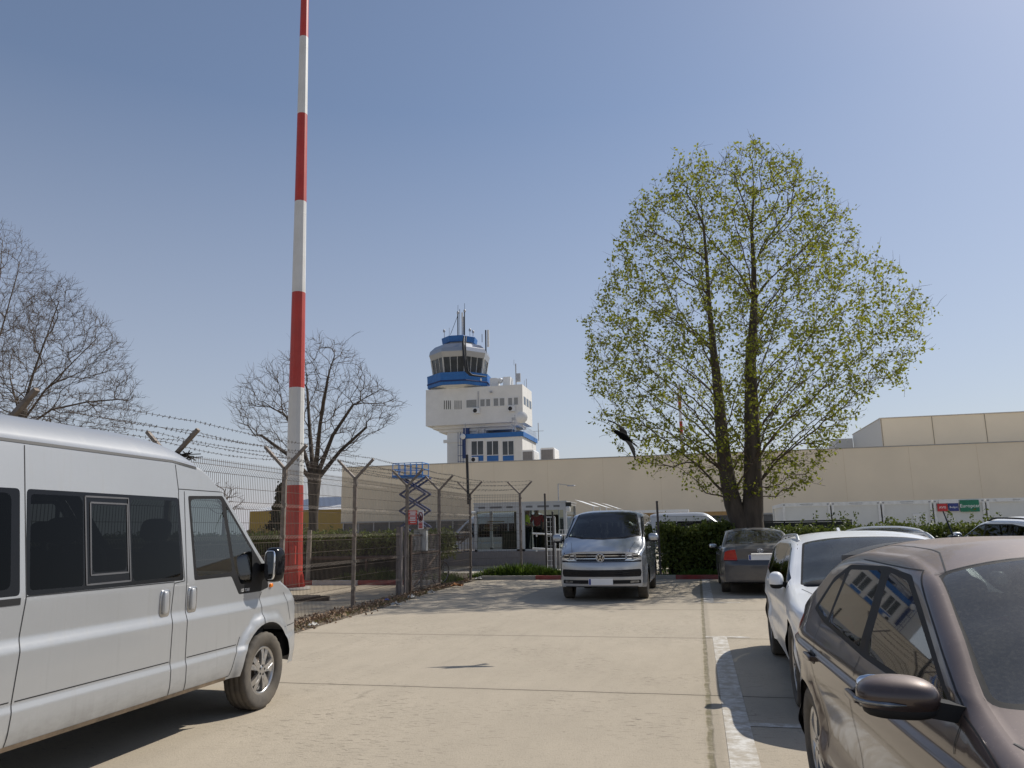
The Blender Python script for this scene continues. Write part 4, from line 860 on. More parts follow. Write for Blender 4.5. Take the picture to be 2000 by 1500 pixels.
# ---- white sport utility car at the right edge
SUV = dict(EST); SUV['zedge'] = [(y, z+0.13+(0.03 if z > 1.2 else 0)) for y, z in EST['zedge']]; SUV['zmid'] = [(y, z+0.13+(0.04 if z > 1.2 else 0)) for y, z in EST['zmid']]
SUV['inset'] = lambda y, z: es_inset(y, z-0.13)
SUV['side'] = [(n, [(a, b+0.13) for a, b in p], k) for n, p, k in EST['side']]; SUV['seams'] = [[(a, b+0.11) for a, b in p] for p in EST['seams'][:3]]
SUV['rear'] = [('tail_lamp', rnd([(-0.86, 0.93), (-0.45, 0.93), (-0.5, 1.10), (-0.82, 1.12)], 0.03), 'red'), ('tail_lamp', rnd(mirx([(-0.86, 0.93), (-0.45, 0.93), (-0.5, 1.10), (-0.82, 1.12)]), 0.03), 'red'), ('trim', [(-0.75, 0.2), (0.75, 0.2), (0.75, 0.45), (-0.75, 0.45)], 'trim')]
SUV['top'] = [(n, p, 'tint' if n == 'rear_window' else k) for n, p, k in EST['top']]; SUV['front'] = [(n, [(a, b+0.1) for a, b in p], k) for n, p, k in EST['front']]
suv, sc_, _b, sp_ = build_car('sport_utility_car', SUV, MM(paint=white_p), (7.15, 22.3, 0), math.radians(11), 'tall white car at the right edge with dark roof rails, seen from behind', 'car')
wheels(suv, SUV, MM(paint=white_p), 0.36, 0.24, 0.25, dict(n=5, w0=0.05, w1=0.07, twin=0.14), 0.805)
for sg in (1, -1):
    mirror(suv, sc_, MM(paint=white_p), -0.62, 1.16, sg, (0.11, 0.08, 0.09), 'paint', 0.15)
    rail = MB(); pts = []
    for y in np.linspace(-1.4, -3.1, 14):
        t = (y+1.4)/-1.7; p = sc_.toppt(sg*(float(sc_.sx(np.array([y]), sc_.ze(np.array([y])))[0])-0.015), y); pts.append(p+Vector((0, 0, 0.05*min(1, min(t, 1-t)*9))))
    rail.tube(pts, 0.02, 8); rail.build('roof_rail', [seam_m], suv)
for xx in (-0.4, 0.4): seat(suv, xx, -1.35, 0.6, MV); seat(suv, xx, -2.3, 0.6, MV)

# ------------------------------------------------------------------ ground
def sheet(name, poly, z, m, kind='structure'):
    b = MB(); n = len(poly); b.add([(p[0], p[1], z) for p in poly], [tuple(range(n))]); return tag(b.build(name, m), kind=kind)
def concrete(name, col, joints=True):
    m, nt, b = _new(name); co = _coord(nt); s = nt.nodes.new('ShaderNodeSeparateXYZ'); nt.links.new(co, s.inputs[0])
    big = _noise(nt, co, 0.35, 6, 0.6); mid = _noise(nt, _map(nt, co, (1.6, 0.5, 1)), 2.2, 6, 0.65); fine = _noise(nt, co, 55, 4, 0.7); grain = _noise(nt, co, 240, 2, 0.6)
    c = _mix(nt, _ramp(nt, big, [(0.3, 0.0), (0.7, 1.0)]), tuple(a*0.90 for a in col), tuple(a*1.06 for a in col))
    c = _mix(nt, _math(nt, 'MULTIPLY', _ramp(nt, mid, [(0.35, 1.0), (0.6, 0.0)]), 0.30), c, tuple(a*0.74 for a in col))
    c = _mix(nt, _math(nt, 'MULTIPLY', _ramp(nt, fine, [(0.34, 1.0), (0.47, 0.0)]), 0.38), c, tuple(a*0.50 for a in col))
    c = _mix(nt, _math(nt, 'MULTIPLY', _ramp(nt, grain, [(0.5, 0.0), (0.75, 1.0)]), 0.30), c, tuple(min(1, a*1.35) for a in col))
    # each slab was poured from another batch; oil drips and fine cracks
    wn = nt.nodes.new('ShaderNodeTexWhiteNoise'); wn.noise_dimensions = '2D'; cb = nt.nodes.new('ShaderNodeCombineXYZ')
    nt.links.new(_math(nt, 'FLOOR', _math(nt, 'DIVIDE', s.outputs[0], 7.6)), cb.inputs[0]); nt.links.new(_math(nt, 'FLOOR', _math(nt, 'DIVIDE', _math(nt, 'SUBTRACT', s.outputs[1], 7.77), 3.815)), cb.inputs[1]); nt.links.new(cb.outputs[0], wn.inputs['Vector'])
    c = _mix(nt, _math(nt, 'MULTIPLY', wn.outputs['Value'], 0.16), c, tuple(a*0.6 for a in col))
    oil = _ramp(nt, _noise(nt, co, 1.15, 5, 0.6, 0.4), [(0.66, 0.0), (0.76, 1.0)]); drip = _ramp(nt, _noise(nt, co, 13.0, 2, 0.5), [(0.70, 0.0), (0.74, 1.0)])
    c = _mix(nt, _math(nt, 'ADD', _math(nt, 'MULTIPLY', oil, 0.22), _math(nt, 'MULTIPLY', drip, 0.28)), c, tuple(a*0.35 for a in col))
    tyre = _ramp(nt, _noise(nt, _map(nt, co, (2.2, 0.12, 1), (0, 0, 0.25)), 1.6, 4, 0.6), [(0.60, 0.0), (0.74, 1.0)])
    c = _mix(nt, _math(nt, 'MULTIPLY', tyre, 0.16), c, tuple(a*0.45 for a in col))
    vo = nt.nodes.new('ShaderNodeTexVoronoi'); vo.feature = 'DISTANCE_TO_EDGE'; vo.inputs['Scale'].default_value = 0.28
    dv = nt.nodes.new('ShaderNodeVectorMath'); dv.operation = 'ADD'; nz = nt.nodes.new('ShaderNodeTexNoise'); nz.inputs['Scale'].default_value = 1.3; nz.inputs['Detail'].default_value = 6; nt.links.new(co, nz.inputs['Vector'])
    nt.links.new(co, dv.inputs[0]); nt.links.new(nz.outputs['Color'], dv.inputs[1]); nt.links.new(dv.outputs[0], vo.inputs['Vector'])
    crk = _math(nt, 'MULTIPLY', _ramp(nt, vo.outputs['Distance'], [(0.0015, 1.0), (0.006, 0.0)]), _ramp(nt, _noise(nt, co, 0.5, 3, 0.5), [(0.58, 0.0), (0.72, 0.45)]))
    c = _mix(nt, crk, c, tuple(a*0.32 for a in col))
    # brushed ticks where the skin has worn away
    tick = _noise(nt, _map(nt, co, (9, 46, 1), (0, 0, 0.12)), 1.0, 3, 0.6, 0.6)
    patch = _ramp(nt, _noise(nt, co, 0.55, 4, 0.6), [(0.46, 0.0), (0.62, 1.0)])
    tk = _math(nt, 'MULTIPLY', _ramp(nt, tick, [(0.34, 1.0), (0.42, 0.0)]), _math(nt, 'ADD', _math(nt, 'MULTIPLY', patch, 0.8), 0.16))
    c = _mix(nt, tk, c, tuple(a*0.40 for a in col))
    h = _math(nt, 'ADD', fine, _math(nt, 'MULTIPLY', tk, -0.6))
    if joints:
        wob = _math(nt, 'MULTIPLY', _math(nt, 'SUBTRACT', _noise(nt, co, 3.0, 4, 0.6), 0.5), 0.05)
        def line(axis, period, off, width, soft):
            v = _math(nt, 'ADD', s.outputs[axis], wob); q = _math(nt, 'DIVIDE', _math(nt, 'SUBTRACT', v, off), period)
            f = _math(nt, 'ABSOLUTE', _math(nt, 'SUBTRACT', _math(nt, 'FRACT', _math(nt, 'ADD', q, 0.5)), 0.5))
            d = _math(nt, 'MULTIPLY', f, period); return _ramp(nt, d, [(width, 1.0), (width+soft, 0.0)])
        jl = line(1, 3.815, 7.77, 0.007, 0.010); edge = line(1, 3.815, 7.77, 0.01, 0.10); jx = line(0, 7.6, 0.0, 0.015, 0.016); tar = line(0, 7.6, 0.03, 0.045, 0.04)
        br = _ramp(nt, _noise(nt, co, 6.0, 4, 0.7), [(0.38, 0.25), (0.55, 1.0)])
        c = _mix(nt, _math(nt, 'MULTIPLY', edge, 0.18), c, tuple(a*0.6 for a in col))
        c = _mix(nt, _math(nt, 'MULTIPLY', tar, 0.35), c, tuple(a*0.55 for a in col))
        c = _mix(nt, _math(nt, 'MULTIPLY', jl, 0.9), c, (0.075, 0.065, 0.045))
        jm = _math(nt, 'MULTIPLY', jx, br)
        c = _mix(nt, _math(nt, 'MULTIPLY', jm, 0.8), c, _mix(nt, _noise(nt, co, 9.0, 3, 0.6), (0.16, 0.13, 0.085), (0.14, 0.13, 0.05)))
        h = _math(nt, 'SUBTRACT', h, _math(nt, 'MULTIPLY', _math(nt, 'ADD', jl, jm), 1.6))
    nt.links.new(c, b.inputs['Base Color']); b.inputs['Roughness'].default_value = 0.88; b.inputs['Specular IOR Level'].default_value = 0.25
    _bump(nt, h, 0.5, 0.008, b); return m
CONC = (0.46, 0.396, 0.304)
conc_m = concrete('concrete_slabs', CONC)
earth_m = mat('dry_earth', (0.28, 0.23, 0.16), 0.95, var=0.35, scale=2.0, bump=0.4, dirt=(0.10, 0.12, 0.05), dirt_amt=0.5)
soil_m = mat('bed_soil', (0.10, 0.075, 0.05), 0.95, var=0.4, scale=5.0, bump=0.5)
yard_m = concrete('yard_concrete', (0.43, 0.36, 0.26), False)
sheet('ground', [(-2500, -400), (2500, -400), (2500, 4000), (-2500, 4000)], -0.012, earth_m)
sheet('parking_lot', [(-6.35, -25), (40, -25), (40, 24.1), (-6.8, 24.1), (-6.75, 19.5), (-6.45, 15.5), (-6.3, 9)], 0.0, conc_m)
sheet('service_yard', [(-30, -25), (-7.2, -25), (-7.2, 22.0), (-30, 22.0)], -0.006, yard_m)
sheet('road', [(-90, 30.2), (110, 30.2), (110, 82), (-90, 82)], -0.006, concrete('pale_bounce_concrete', (0.50, 0.45, 0.36), False))  # unseen ground, made pale so its bounce brightens the hangar's shaded wall
sheet('path', [(-16, 27.3), (-1.5, 27.3), (-1.5, 30.15), (-16, 30.15)], 0.0, mat('pale_paving', (0.42, 0.38, 0.31), 0.9, scale=2, bump=0.2))
sheet('planting_bed', [(-7.0, 24.25), (40, 24.25), (40, 27.2), (-7.0, 27.2)], 0.05, soil_m)
sheet('left_bed', [(-30, 22.15), (-7.4, 22.15), (-7.4, 27.2), (-30, 27.2)], 0.04, soil_m)
sheet('verge', [(-7.3, -20), (-6.25, -20), (-6.25, 11), (-6.5, 15.6), (-6.85, 20), (-6.9, 24), (-7.3, 24)], 0.006, mat('verge_soil', (0.15, 0.115, 0.08), 0.95, var=0.4, scale=6, bump=0.5))
# painted bay lines, worn
pm, nt, pb = _new('worn_white_paint'); co = _coord(nt)
wf = _noise(nt, co, 7.0, 6, 0.7); wt = _noise(nt, _map(nt, co, (9, 46, 1), (0, 0, 0.12)), 1.0, 3, 0.6, 0.6)
wear = _math(nt, 'MAXIMUM', _ramp(nt, wf, [(0.36, 0.0), (0.58, 0.92)]), _ramp(nt, wt, [(0.36, 0.95), (0.44, 0.0)]))
nt.links.new(_mix(nt, wear, (0.66, 0.64, 0.59), (0.38, 0.33, 0.255)), pb.inputs['Base Color']); pb.inputs['Roughness'].default_value = 0.8
b = MB()
def strip(x0, y0, x1, y1): b.add([(x0, y0, 0.004), (x1, y0, 0.004), (x1, y1, 0.004), (x0, y1, 0.004)], [(0, 1, 2, 3)])
strip(0.115, 6.78, 0.31, 11.66); strip(0.115, 0.5, 0.31, 6.66); strip(0.115, 6.66, 2.4, 6.78); strip(0.02, 11.66, 0.62, 11.80)
strip(0.04, 16.92, 0.24, 24.05); strip(0.04, 16.80, 0.76, 16.92); strip(2.75, 16.92, 2.9, 24.05); strip(5.4, 16.92, 5.55, 24.05)
tag(b.build('parking_markings', pm), kind='structure')
# kerbs
kg = mat('kerb_grey', (0.34, 0.32, 0.28), 0.9, scale=4, bump=0.3); kr = mat('kerb_red', (0.30, 0.035, 0.03), 0.8, var=0.25, scale=4, dirt=(0.25, 0.2, 0.17), dirt_amt=0.5)
kw = mat('kerb_white', (0.6, 0.58, 0.53), 0.85, scale=4, dirt=(0.3, 0.27, 0.22), dirt_amt=0.6)
b = MB(); x = -6.75; i = 0
seq = [(-6.75, -5.0, 0), (-5.0, -3.65, 1), (-3.65, -2.2, 0), (-2.2, -1.4, 1), (-1.4, -0.72, 0), (-0.72, 0.66, 1)]
xx = 0.66; k = 0
while xx < 38: seq.append((xx, xx+1.4, k)); xx += 1.4; k = 1-k
for x0, x1, k in seq: b.b2((x0+0.004, 24.1, -0.05), (x1-0.004, 24.25, 0.12), k)
tag(b.build('kerb', [kg, kr]), kind='structure')
b = MB(); xx = -16.0; k = 1
while xx < -7.5: b.b2((xx+0.004, 22.0, -0.05), (min(xx+1.5, -7.4)-0.004, 22.15, 0.13), k); xx += 1.5; k = 3-k
tag(b.build('kerb', [kg, kr, kw]), kind='structure')

# ------------------------------------------------------------------ buildings
clad = mat('beige_cladding', (0.81, 0.685, 0.51), 0.6, var=0.05, scale=0.25, dirt=(0.73, 0.62, 0.46), dirt_amt=0.3)
clad2 = mat('cream_cladding', (0.80, 0.72, 0.57), 0.6, var=0.04, scale=0.2)
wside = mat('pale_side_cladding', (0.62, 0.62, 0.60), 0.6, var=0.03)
darkgl = mat('dark_glazing', (0.05, 0.055, 0.06), 0.12, var=0.4, scale=0.4)
white_r = mat('white_render', (0.78, 0.765, 0.73), 0.8, var=0.05, scale=0.8, dirt=(0.62, 0.60, 0.55), dirt_amt=0.4)
seamd = mat('panel_joint', (0.30, 0.26, 0.20), 0.8)
metal_g = mat('galvanised', (0.42, 0.42, 0.43), 0.5, 0.5, var=0.2, scale=8)
blue_p = mat('blue_paint', (0.02, 0.135, 0.40), 0.5, var=0.12, scale=2)
grey_p = mat('grey_paint', (0.33, 0.335, 0.345), 0.6, var=0.08)
black_s = mat('black_steel', (0.02, 0.02, 0.021), 0.6)
rust_s = mat('rusty_steel', (0.13, 0.09, 0.065), 0.8, var=0.4, scale=7)
white_mt = mat('white_metal', (0.72, 0.72, 0.71), 0.45, var=0.04)
# long hangar
FY = 83.5
h = empty('hangar', (5, FY, 0), 0, 'long beige metal hangar that closes the view behind the parked cars', 'building')
def loc_(o): return o
b = MB()
def part(mb, name, mats, par):                                 # builds in world coordinates, stored relative to the parent
    o = mb.build(name, mats, par); o.matrix_parent_inverse = Matrix.Translation(par.location).inverted() if par.rotation_euler.z == 0 else (Matrix.Translation(par.location) @ Matrix.Rotation(par.rotation_euler.z, 4, 'Z')).inverted()
    return o
b.b2((-40.2, FY, 2.75), (95, FY+15, 9.0)); part(b, 'wall', [clad], h)
b = MB(); b.b2((-40.25, FY-0.06, 9.0), (95, FY+0.3, 9.10)); part(b, 'coping', [mat('coping_metal', (0.36, 0.34, 0.31), 0.5)], h)
b = MB()
for x in np.arange(-34, 95, 6.1): b.b2((x, FY-0.008, 2.75), (x+0.035, FY, 9.0))
part(b, 'cladding_joint', [mat('soft_joint', (0.70, 0.57, 0.40), 0.7)], h)
b = MB()
for x in np.arange(-40.1, -24.5, 0.36): b.prism([(x, FY), (x+0.06, FY-0.05), (x+0.18, FY-0.05), (x+0.24, FY)], 2.85, 8.9)
part(b, 'ribbed_cladding', [clad], h)
b = MB(); b.b2((-39.9, FY+0.12, 0), (95, FY+1.0, 2.75)); part(b, 'window_band', [darkgl], h)
b = MB()
for x in np.arange(-40.0, -18, 1.9): b.b2((x, FY+0.02, 0), (x+0.14, FY+0.12, 2.7))
b.b2((-40.2, FY-0.05, 2.6), (95, FY+0.1, 2.75)); part(b, 'mullion', [mat('mullion_grey', (0.40, 0.38, 0.35), 0.6)], h)
h2 = empty('upper_hangar', (40, 100.7, 0), 0, 'taller cream hangar with dark upright joints rising behind the long beige one', 'building')
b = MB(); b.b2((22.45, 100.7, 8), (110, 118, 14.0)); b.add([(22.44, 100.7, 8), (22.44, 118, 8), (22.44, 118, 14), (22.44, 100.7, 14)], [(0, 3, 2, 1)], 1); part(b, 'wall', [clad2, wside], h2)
b = MB()
for px in (1723, 1823, 1927): x = at(px, 850, 100.7).x; b.b2((x, 100.66, 8), (x+0.07, 100.70, 14))
part(b, 'cladding_joint', [seamd], h2)
b = MB(); b.b2((22.4, 100.6, 14.0), (110, 118.1, 14.12)); part(b, 'roof', [mat('roof_edge', (0.5, 0.47, 0.42), 0.6)], h2)
b = MB(); p0 = at(1632, 866, 118); b.b2((p0.x, 118, 9), (22.4, 124, at(1640, 857, 118).z)); b.tube([(p0.x+1, 117.9, 10.7), (p0.x+1, 117.99, 10.7)], 0.2, 8, 1); b.tube([(p0.x+2, 117.9, 10.7), (p0.x+2, 117.99, 10.7)], 0.2, 8, 1)
tag(b.build('plant_room', [wside, black_s]), 'pale grey plant room with two round vents beside the tall cream hangar', 'building')
for i, (x0, x1, yt, yb) in enumerate(((1019, 1043, 879, 901), (1055, 1083, 875, 899))):
    a = at(x0, yt, 92); c = at(x1, yt, 92); u = empty('rooftop_unit', ((a.x+c.x)/2, 93, 9.0), 0, ('smaller' if i == 0 else 'larger')+' grey ventilation unit on the hangar roof, '+('nearer to' if i == 0 else 'farther from')+' the control tower', 'ventilation unit', 'rooftop ventilation units')
    w_ = c.x-a.x; z1 = a.z-9.0
    b = MB(); b.prism([(-w_/2, 0), (w_/2, 0), (w_/2, z1*0.92), (w_/2-0.12, z1), (-w_/2+0.12, z1), (-w_/2, z1*0.92)], -2.2, 1.0, 0, lambda q: Vector((q.x, q.z+1.2, q.y))); b.build('casing', [white_mt], u)
    b = MB(); b.b2((-w_/2+0.12, -1.03, 0.1), (w_/2-0.2, -1.0, z1*0.9)); b.build('louvre', [mat('louvre_grey', (0.20, 0.19, 0.185), 0.7)], u)
# yellow warehouse far left
wh_ = empty('warehouse', (-40, 88, 0), 0, 'far ochre yellow warehouse with a white roof, seen through the wire fence', 'building')
b = MB(); a = at(488, 1000, 100); c = at(690, 1000, 100); z0 = at(600, 996, 100).z; b.b2((a.x, 100, 0), (c.x, 120, z0)); part(b, 'wall', [mat('ochre_cladding', (0.42, 0.27, 0.045), 0.6, var=0.06)], wh_)
b = MB(); zr = at(600, 972, 110).z; b.add([(a.x-0.3, 99.8, z0), (c.x, 99.8, z0), (c.x, 110, zr), (a.x+5, 110, zr), (a.x-0.3, 120.2, z0), (c.x, 120.2, z0)], [(0, 1, 2, 3), (3, 2, 5, 4), (0, 3, 4), (1, 5, 2)]); part(b, 'roof', [white_mt], wh_)

# control tower
TY = 120.0
tw = empty('control_tower', (-36, TY+3, 0), 0, 'white airport control tower with blue gallery bands and a glazed top', 'tower')
X0, X1, Z0, Z1 = -42.9, -26.35, 18.65, 24.75
b = MB(); b.b2((X0, TY, Z0), (X1, TY+7.4, Z1)); b.b2((X0+1, TY+0.8, Z0-0.5), (X1-1, TY+7, Z0)); b.b2((X0+1.9, TY+1.3, Z0-1.0), (X1-2, TY+6.5, Z0-0.5)); part(b, 'upper_block', [white_r], tw)
b = MB(); b.b2((-39.7, TY+1.6, 0), (-33.0, TY+7, Z0-1.0)); b.b2((-40.3, TY+1.4, 15.9), (-33, TY+1.8, 16.4)); part(b, 'shaft', [white_r], tw)
b = MB(); b.b2((-33.0, TY+3.5, 0), (-27.5, TY+7, Z0-1.0)); part(b, 'core', [grey_p], tw)
def zx(a, c, Y=TY): p = at(800+a/4.413, 580+c/4.413, Y); return p.x, p.z
for (a0, c0, a1, c1) in ((490, 890, 578, 950), (610, 884, 648, 942), (660, 882, 695, 940), (725, 876, 765, 938), (778, 874, 818, 936), (850, 872, 885, 932), (900, 868, 935, 928)):
    x0, z1 = zx(a0, c0); x1, z0 = zx(a1, c1)
    b = MB(); b.b2((x0, TY-0.03, z0), (x1, TY+0.1, z1)); o = part(b, 'window', [mat('tower_pane', (0.26, 0.26, 0.25), 0.2)], tw)
    b = MB(); t = 0.10
    for lo, hi in (((x0-t, z0-t), (x1+t, z0)), ((x0-t, z1), (x1+t, z1+t)), ((x0-t, z0), (x0, z1)), ((x1, z0), (x1+t, z1))): b.b2((lo[0], TY-0.07, lo[1]), (hi[0], TY+0.05, hi[1]))
    f = b.build('window_frame', [white_mt], o)
for k in range(3):
    y0 = TY+0.9+k*2.2; b = MB(); b.b2((X1-0.05, y0, 21.6), (X1+0.03, y0+1.5, 22.9)); part(b, 'window', [mat('side_pane', (0.07, 0.08, 0.09), 0.15)], tw)
b = MB()
for a in (296, 314, 331, 347, 388, 405, 422, 440): x0, z1 = zx(a, 893); x1, z0 = zx(a+7, 968); b.b2((x0, TY-0.012, z0), (x1, TY+0.05, z1))
part(b, 'slot_window', [black_s], tw)
for a, c in ((545, 958), (848, 940), (530, 1380)):
    YY = TY-0.45 if a != 530 else TY-2.4; x0, z1 = zx(a, c, YY); x1, z0 = zx(a+58, c+42, YY)
    b = MB(); b.b2((x0, YY, z0), (x1, YY+0.4, z1)); o = part(b, 'air_conditioner', [white_mt], tw)
    b = MB(); cx, cz, r = x0+(x1-x0)*0.32, (z0+z1)/2, (z1-z0)*0.4; b.lathe([(0.001, -0.012), (r, -0.012), (r, 0.0)], 20, (cx, YY, cz), 'Y'); b.build('fan', [black_s], o)
# lower wing: terrace with blue fascia
wy = TY-2.0; x0, zt = zx(432, 1190, wy); x1, _ = zx(968, 1165, wy); zf = zx(700, 1172, wy)[1]; zfb = zx(700, 1212, wy)[1]
b = MB(); b.b2((x0+0.9, wy+0.15, 0), (x1, wy+11, zfb)); part(b, 'wing', [white_r], tw)
b = MB(); b.b2((x0, wy, zfb), (x1+0.25, wy+11.2, zf)); part(b, 'blue_fascia', [blue_p], tw)
for a0, a1 in ((532, 634), (664, 764), (800, 896)):
    xa, z1 = zx(a0, 1245, wy); xb, z0 = zx(a1, 1358, wy); zb = zx(a1, 1412, wy)[1]
    b = MB(); b.b2((xa, wy+0.10, z0), (xb, wy+0.3, z1)); o = part(b, 'window', [darkgl], tw)
    b = MB(); xm = (xa+xb)/2; b.b2((xm-0.06, wy+0.04, z0), (xm+0.06, wy+0.2, z1)); b.b2((xa-0.1, wy+0.04, z0-0.1), (xb+0.1, wy+0.2, z0)); b.b2((xa-0.1, wy+0.04, z1), (xb+0.1, wy+0.2, z1+0.1)); b.b2((xa-0.1, wy+0.04, z0), (xa, wy+0.2, z1)); b.b2((xb, wy+0.04, z0), (xb+0.1, wy+0.2, z1)); b.build('window_frame', [white_mt], o)
    b = MB(); b.b2((xa, wy+0.1, zb), (xb, wy+0.25, z0-0.12)); part(b, 'blue_panel', [blue_p], tw)
b = MB()                                                       # terrace railing and ladders
for k in range(12): y = wy+0.5+k*0.9; b.bar((x1+0.15, y, zf), (x1+0.15, y, zf+1.0), 0.05)
for zz_ in (0.5, 1.0): b.bar((x1+0.15, wy+0.1, zf+zz_), (x1+0.15, wy+11, zf+zz_), 0.05)
part(b, 'railing', [mat('rail_pale', (0.55, 0.58, 0.62), 0.5)], tw)
b = MB()
for a in (418, 440, 462): xa, _ = zx(a, 1300, wy-0.4); b.bar((xa, wy-0.4, 10), (xa, wy-0.4, zx(0, 1190, wy)[1]), 0.07)
for c in (1280, 1370, 1420): xa, z = zx(415, c, wy-0.4); xb, _ = zx(480, c, wy-0.4); b.bar((xa, wy-0.4, z), (xb, wy-0.4, z), 0.07)
xa, z1 = zx(455, 1225, wy-0.2); xb, z0 = zx(482, 1390, wy-0.2); b.b2((xa, wy-0.3, z0), (xb, wy, z1)); xa, z1 = zx(448, 1125, TY); xb, z0 = zx(495, 1185, TY); b.b2((xa, TY+0.9, z0), (xb, TY+1.5, z1))
part(b, 'ladder', [mat('dark_blue_steel', (0.03, 0.06, 0.18), 0.6)], tw)
# octagonal cab
OC = at(898, 700, TY+3.7); OA = math.radians(-63)
def octo(mb, prof, mi=0, cap=True):
    vs = []; n = 8
    for r, z in prof:
        for j in range(8): a = OA+j*math.pi/4; vs.append((OC.x+r*math.cos(a), OC.y+r*math.sin(a), z))
    k = len(prof); mb.add(vs, [(i*n+j, i*n+(j+1) % n, (i+1)*n+(j+1) % n, (i+1)*n+j) for i in range(k-1) for j in range(n)], mi)
    if cap: mb.add(vs[-8:], [tuple(range(8))], mi); mb.add(vs[:8], [tuple(range(8))[::-1]], mi)
def oz(c, f=4.5): return at(898, 580+c/4.413, TY+3.7-f).z
zg0, zg1, zw0, zw1, zr1, zr2, zc0, zc1 = oz(755), oz(668), oz(640), oz(510), oz(430), oz(402, 3.5), oz(385, 2.3), oz(335, 2.3)
b = MB(); octo(b, [(3.4, 24.0), (4.0, zg0-0.2), (5.1, zg0)], 0); part(b, 'cab_base', [white_r], tw)
b = MB(); octo(b, [(5.55, zg0), (5.6, zg1), (5.65, zg1+0.35)], 0); part(b, 'gallery', [blue_p], tw)
b = MB(); octo(b, [(5.62, zg0+0.5), (5.66, zg0+0.62), (5.63, zg0+0.74)], 0, False); part(b, 'gallery_strip', [mat('dark_blue', (0.012, 0.03, 0.12), 0.6)], tw)
cabg = glass('cab_glass', (0.12, 0.15, 0.16), 0.05)
b = MB(); octo(b, [(4.4, zg1), (4.9, zw1+0.1)], 0, False); part(b, 'cab_window', [mat('cab_dark_glass', (0.035, 0.045, 0.055), 0.06, var=0.6, scale=0.6)], tw)
b = MB()
for j in range(8):
    for f in (0.0, 0.33, 0.66):
        P = []
        for r, z in ((4.43, zg1), (4.94, zw1+0.1)):
            a = OA+j*math.pi/4; a2 = a+math.pi/4; q0 = Vector((r*math.cos(a), r*math.sin(a), 0)); q1 = Vector((r*math.cos(a2), r*math.sin(a2), 0)); q = q0.lerp(q1, f); P.append(Vector((OC.x+q.x, OC.y+q.y, z)))
        b.bar(P[0], P[1], 0.24 if f == 0 else 0.10)
part(b, 'cab_mullion', [mat('mullion_pale', (0.5, 0.49, 0.46), 0.6)], tw)
b = MB(); octo(b, [(5.0, zw1), (5.3, zw1+0.9), (5.15, zr1), (4.3, zr2)], 0); part(b, 'cab_roof', [mat('cab_roof_metal', (0.42, 0.43, 0.45), 0.35, 0.75, var=0.05)], tw)
b = MB(); octo(b, [(2.6, zr2), (2.6, zc0+0.1)], 0); part(b, 'roof_neck', [grey_p], tw)
b = MB(); octo(b, [(3.0, zc0), (3.15, zc1-0.1), (3.1, zc1)], 0); part(b, 'blue_crown', [blue_p], tw)
cz1 = zc1
def mast_(name, a, c0, c1, r, m, Y=TY+3.7):
    p0 = at(800+a/4.413, 580+c0/4.413, Y); p1 = at(800+a/4.413, 580+c1/4.413, Y); b = MB(); b.tube([p0, (p0.x, p0.y, p1.z)], r, 8); return part(b, name, [m], tw)
for a, c0, c1, r, m in ((417, 340, 140, 0.11, black_s), (417, 150, 70, 0.03, black_s), (433, 340, 105, 0.045, black_s), (455, 340, 135, 0.16, white_mt), (474, 350, 130, 0.10, black_s), (474, 140, 55, 0.035, black_s), (466, 340, 170, 0.10, metal_g), (300, 370, 290, 0.06, metal_g), (342, 350, 265, 0.04, metal_g), (520, 350, 285, 0.05, metal_g), (547, 380, 300, 0.06, metal_g)):
    mast_('antenna', a, c0, c1, r, m)
for a, c0, c1, r, m in ((658, 490, 285, 0.12, black_s), (678, 430, 285, 0.20, white_mt), (625, 390, 320, 0.05, black_s)): mast_('antenna', a, c0, c1, r, m, TY+3.0)
for a, c0, c1, r in ((918, 760, 575, 0.10), (900, 590, 540, 0.03), (1008, 790, 705, 0.05), (990, 780, 720, 0.03)): mast_('antenna', a, c0, c1, r, metal_g, TY+4)
b = MB()
for q0, q1 in (((298, 293), (302, 300)), ((520, 285), (521, 295)), ((547, 300), (548, 312)), ((417, 135), (418, 150)), ((474, 120), (475, 135))):
    p = at(800+q0[0]/4.413, 580+q0[1]/4.413, TY+3.7); b = MB(); b.sup(p, (0.22, 0.22, 0.30), (1, 1), None, 10, 6); part(b, 'antenna_head', [metal_g], tw)
p0 = at(800+415/4.413, 580+160/4.413, TY+3.7); p1 = at(800+352/4.413, 580+325/4.413, TY+3.7); b = MB(); b.bar(p0, p1, 0.06); part(b, 'guy_wire', [black_s], tw)
b = MB()
x_, z_ = zx(935, 690, TY+4); b.b2((x_-0.4, TY+3.8, z_-0.8), (x_+0.4, TY+4.3, z_+0.6)); part(b, 'antenna_head', [metal_g], tw)
b = MB(); P = [at(800+a/4.413, 580+c/4.413, TY-1.9+k) for a, c, k in ((470, 340, 2.4), (462, 400, 0.0), (468, 520, -0.3), (485, 640, -0.7), (520, 672, -0.5), (600, 682, 0.8), (640, 688, 2))]
b.tube(P, [0.14, 0.22, 0.22, 0.2, 0.18, 0.16, 0.12], 8); P2 = [p+Vector((0.35, 0.1, 0)) for p in P]; b.tube(P2, 0.10, 6); part(b, 'cable_bundle', [black_s], tw)
b = MB()
for (a0, c0, a1, c1, d) in ((690, 700, 745, 768, 2.0), (803, 690, 868, 764, 2.2), (745, 700, 760, 766, 1.5), (296, 752, 390, 785, 1.2), (400, 755, 440, 780, 1.0)):
    xa, z1 = zx(a0, c0, TY+2.0); xb, z0 = zx(a1, c1, TY+2.0); b.b2((xa, TY+2.0, 24.7), (xb, TY+2.0+d, z1))
p = at(800+780/4.413, 580+722/4.413, TY+2.5); b.sup(p, (0.5, 0.5, 0.5), (1, 1), None, 14, 8); part(b, 'roof_equipment', [white_mt], tw)
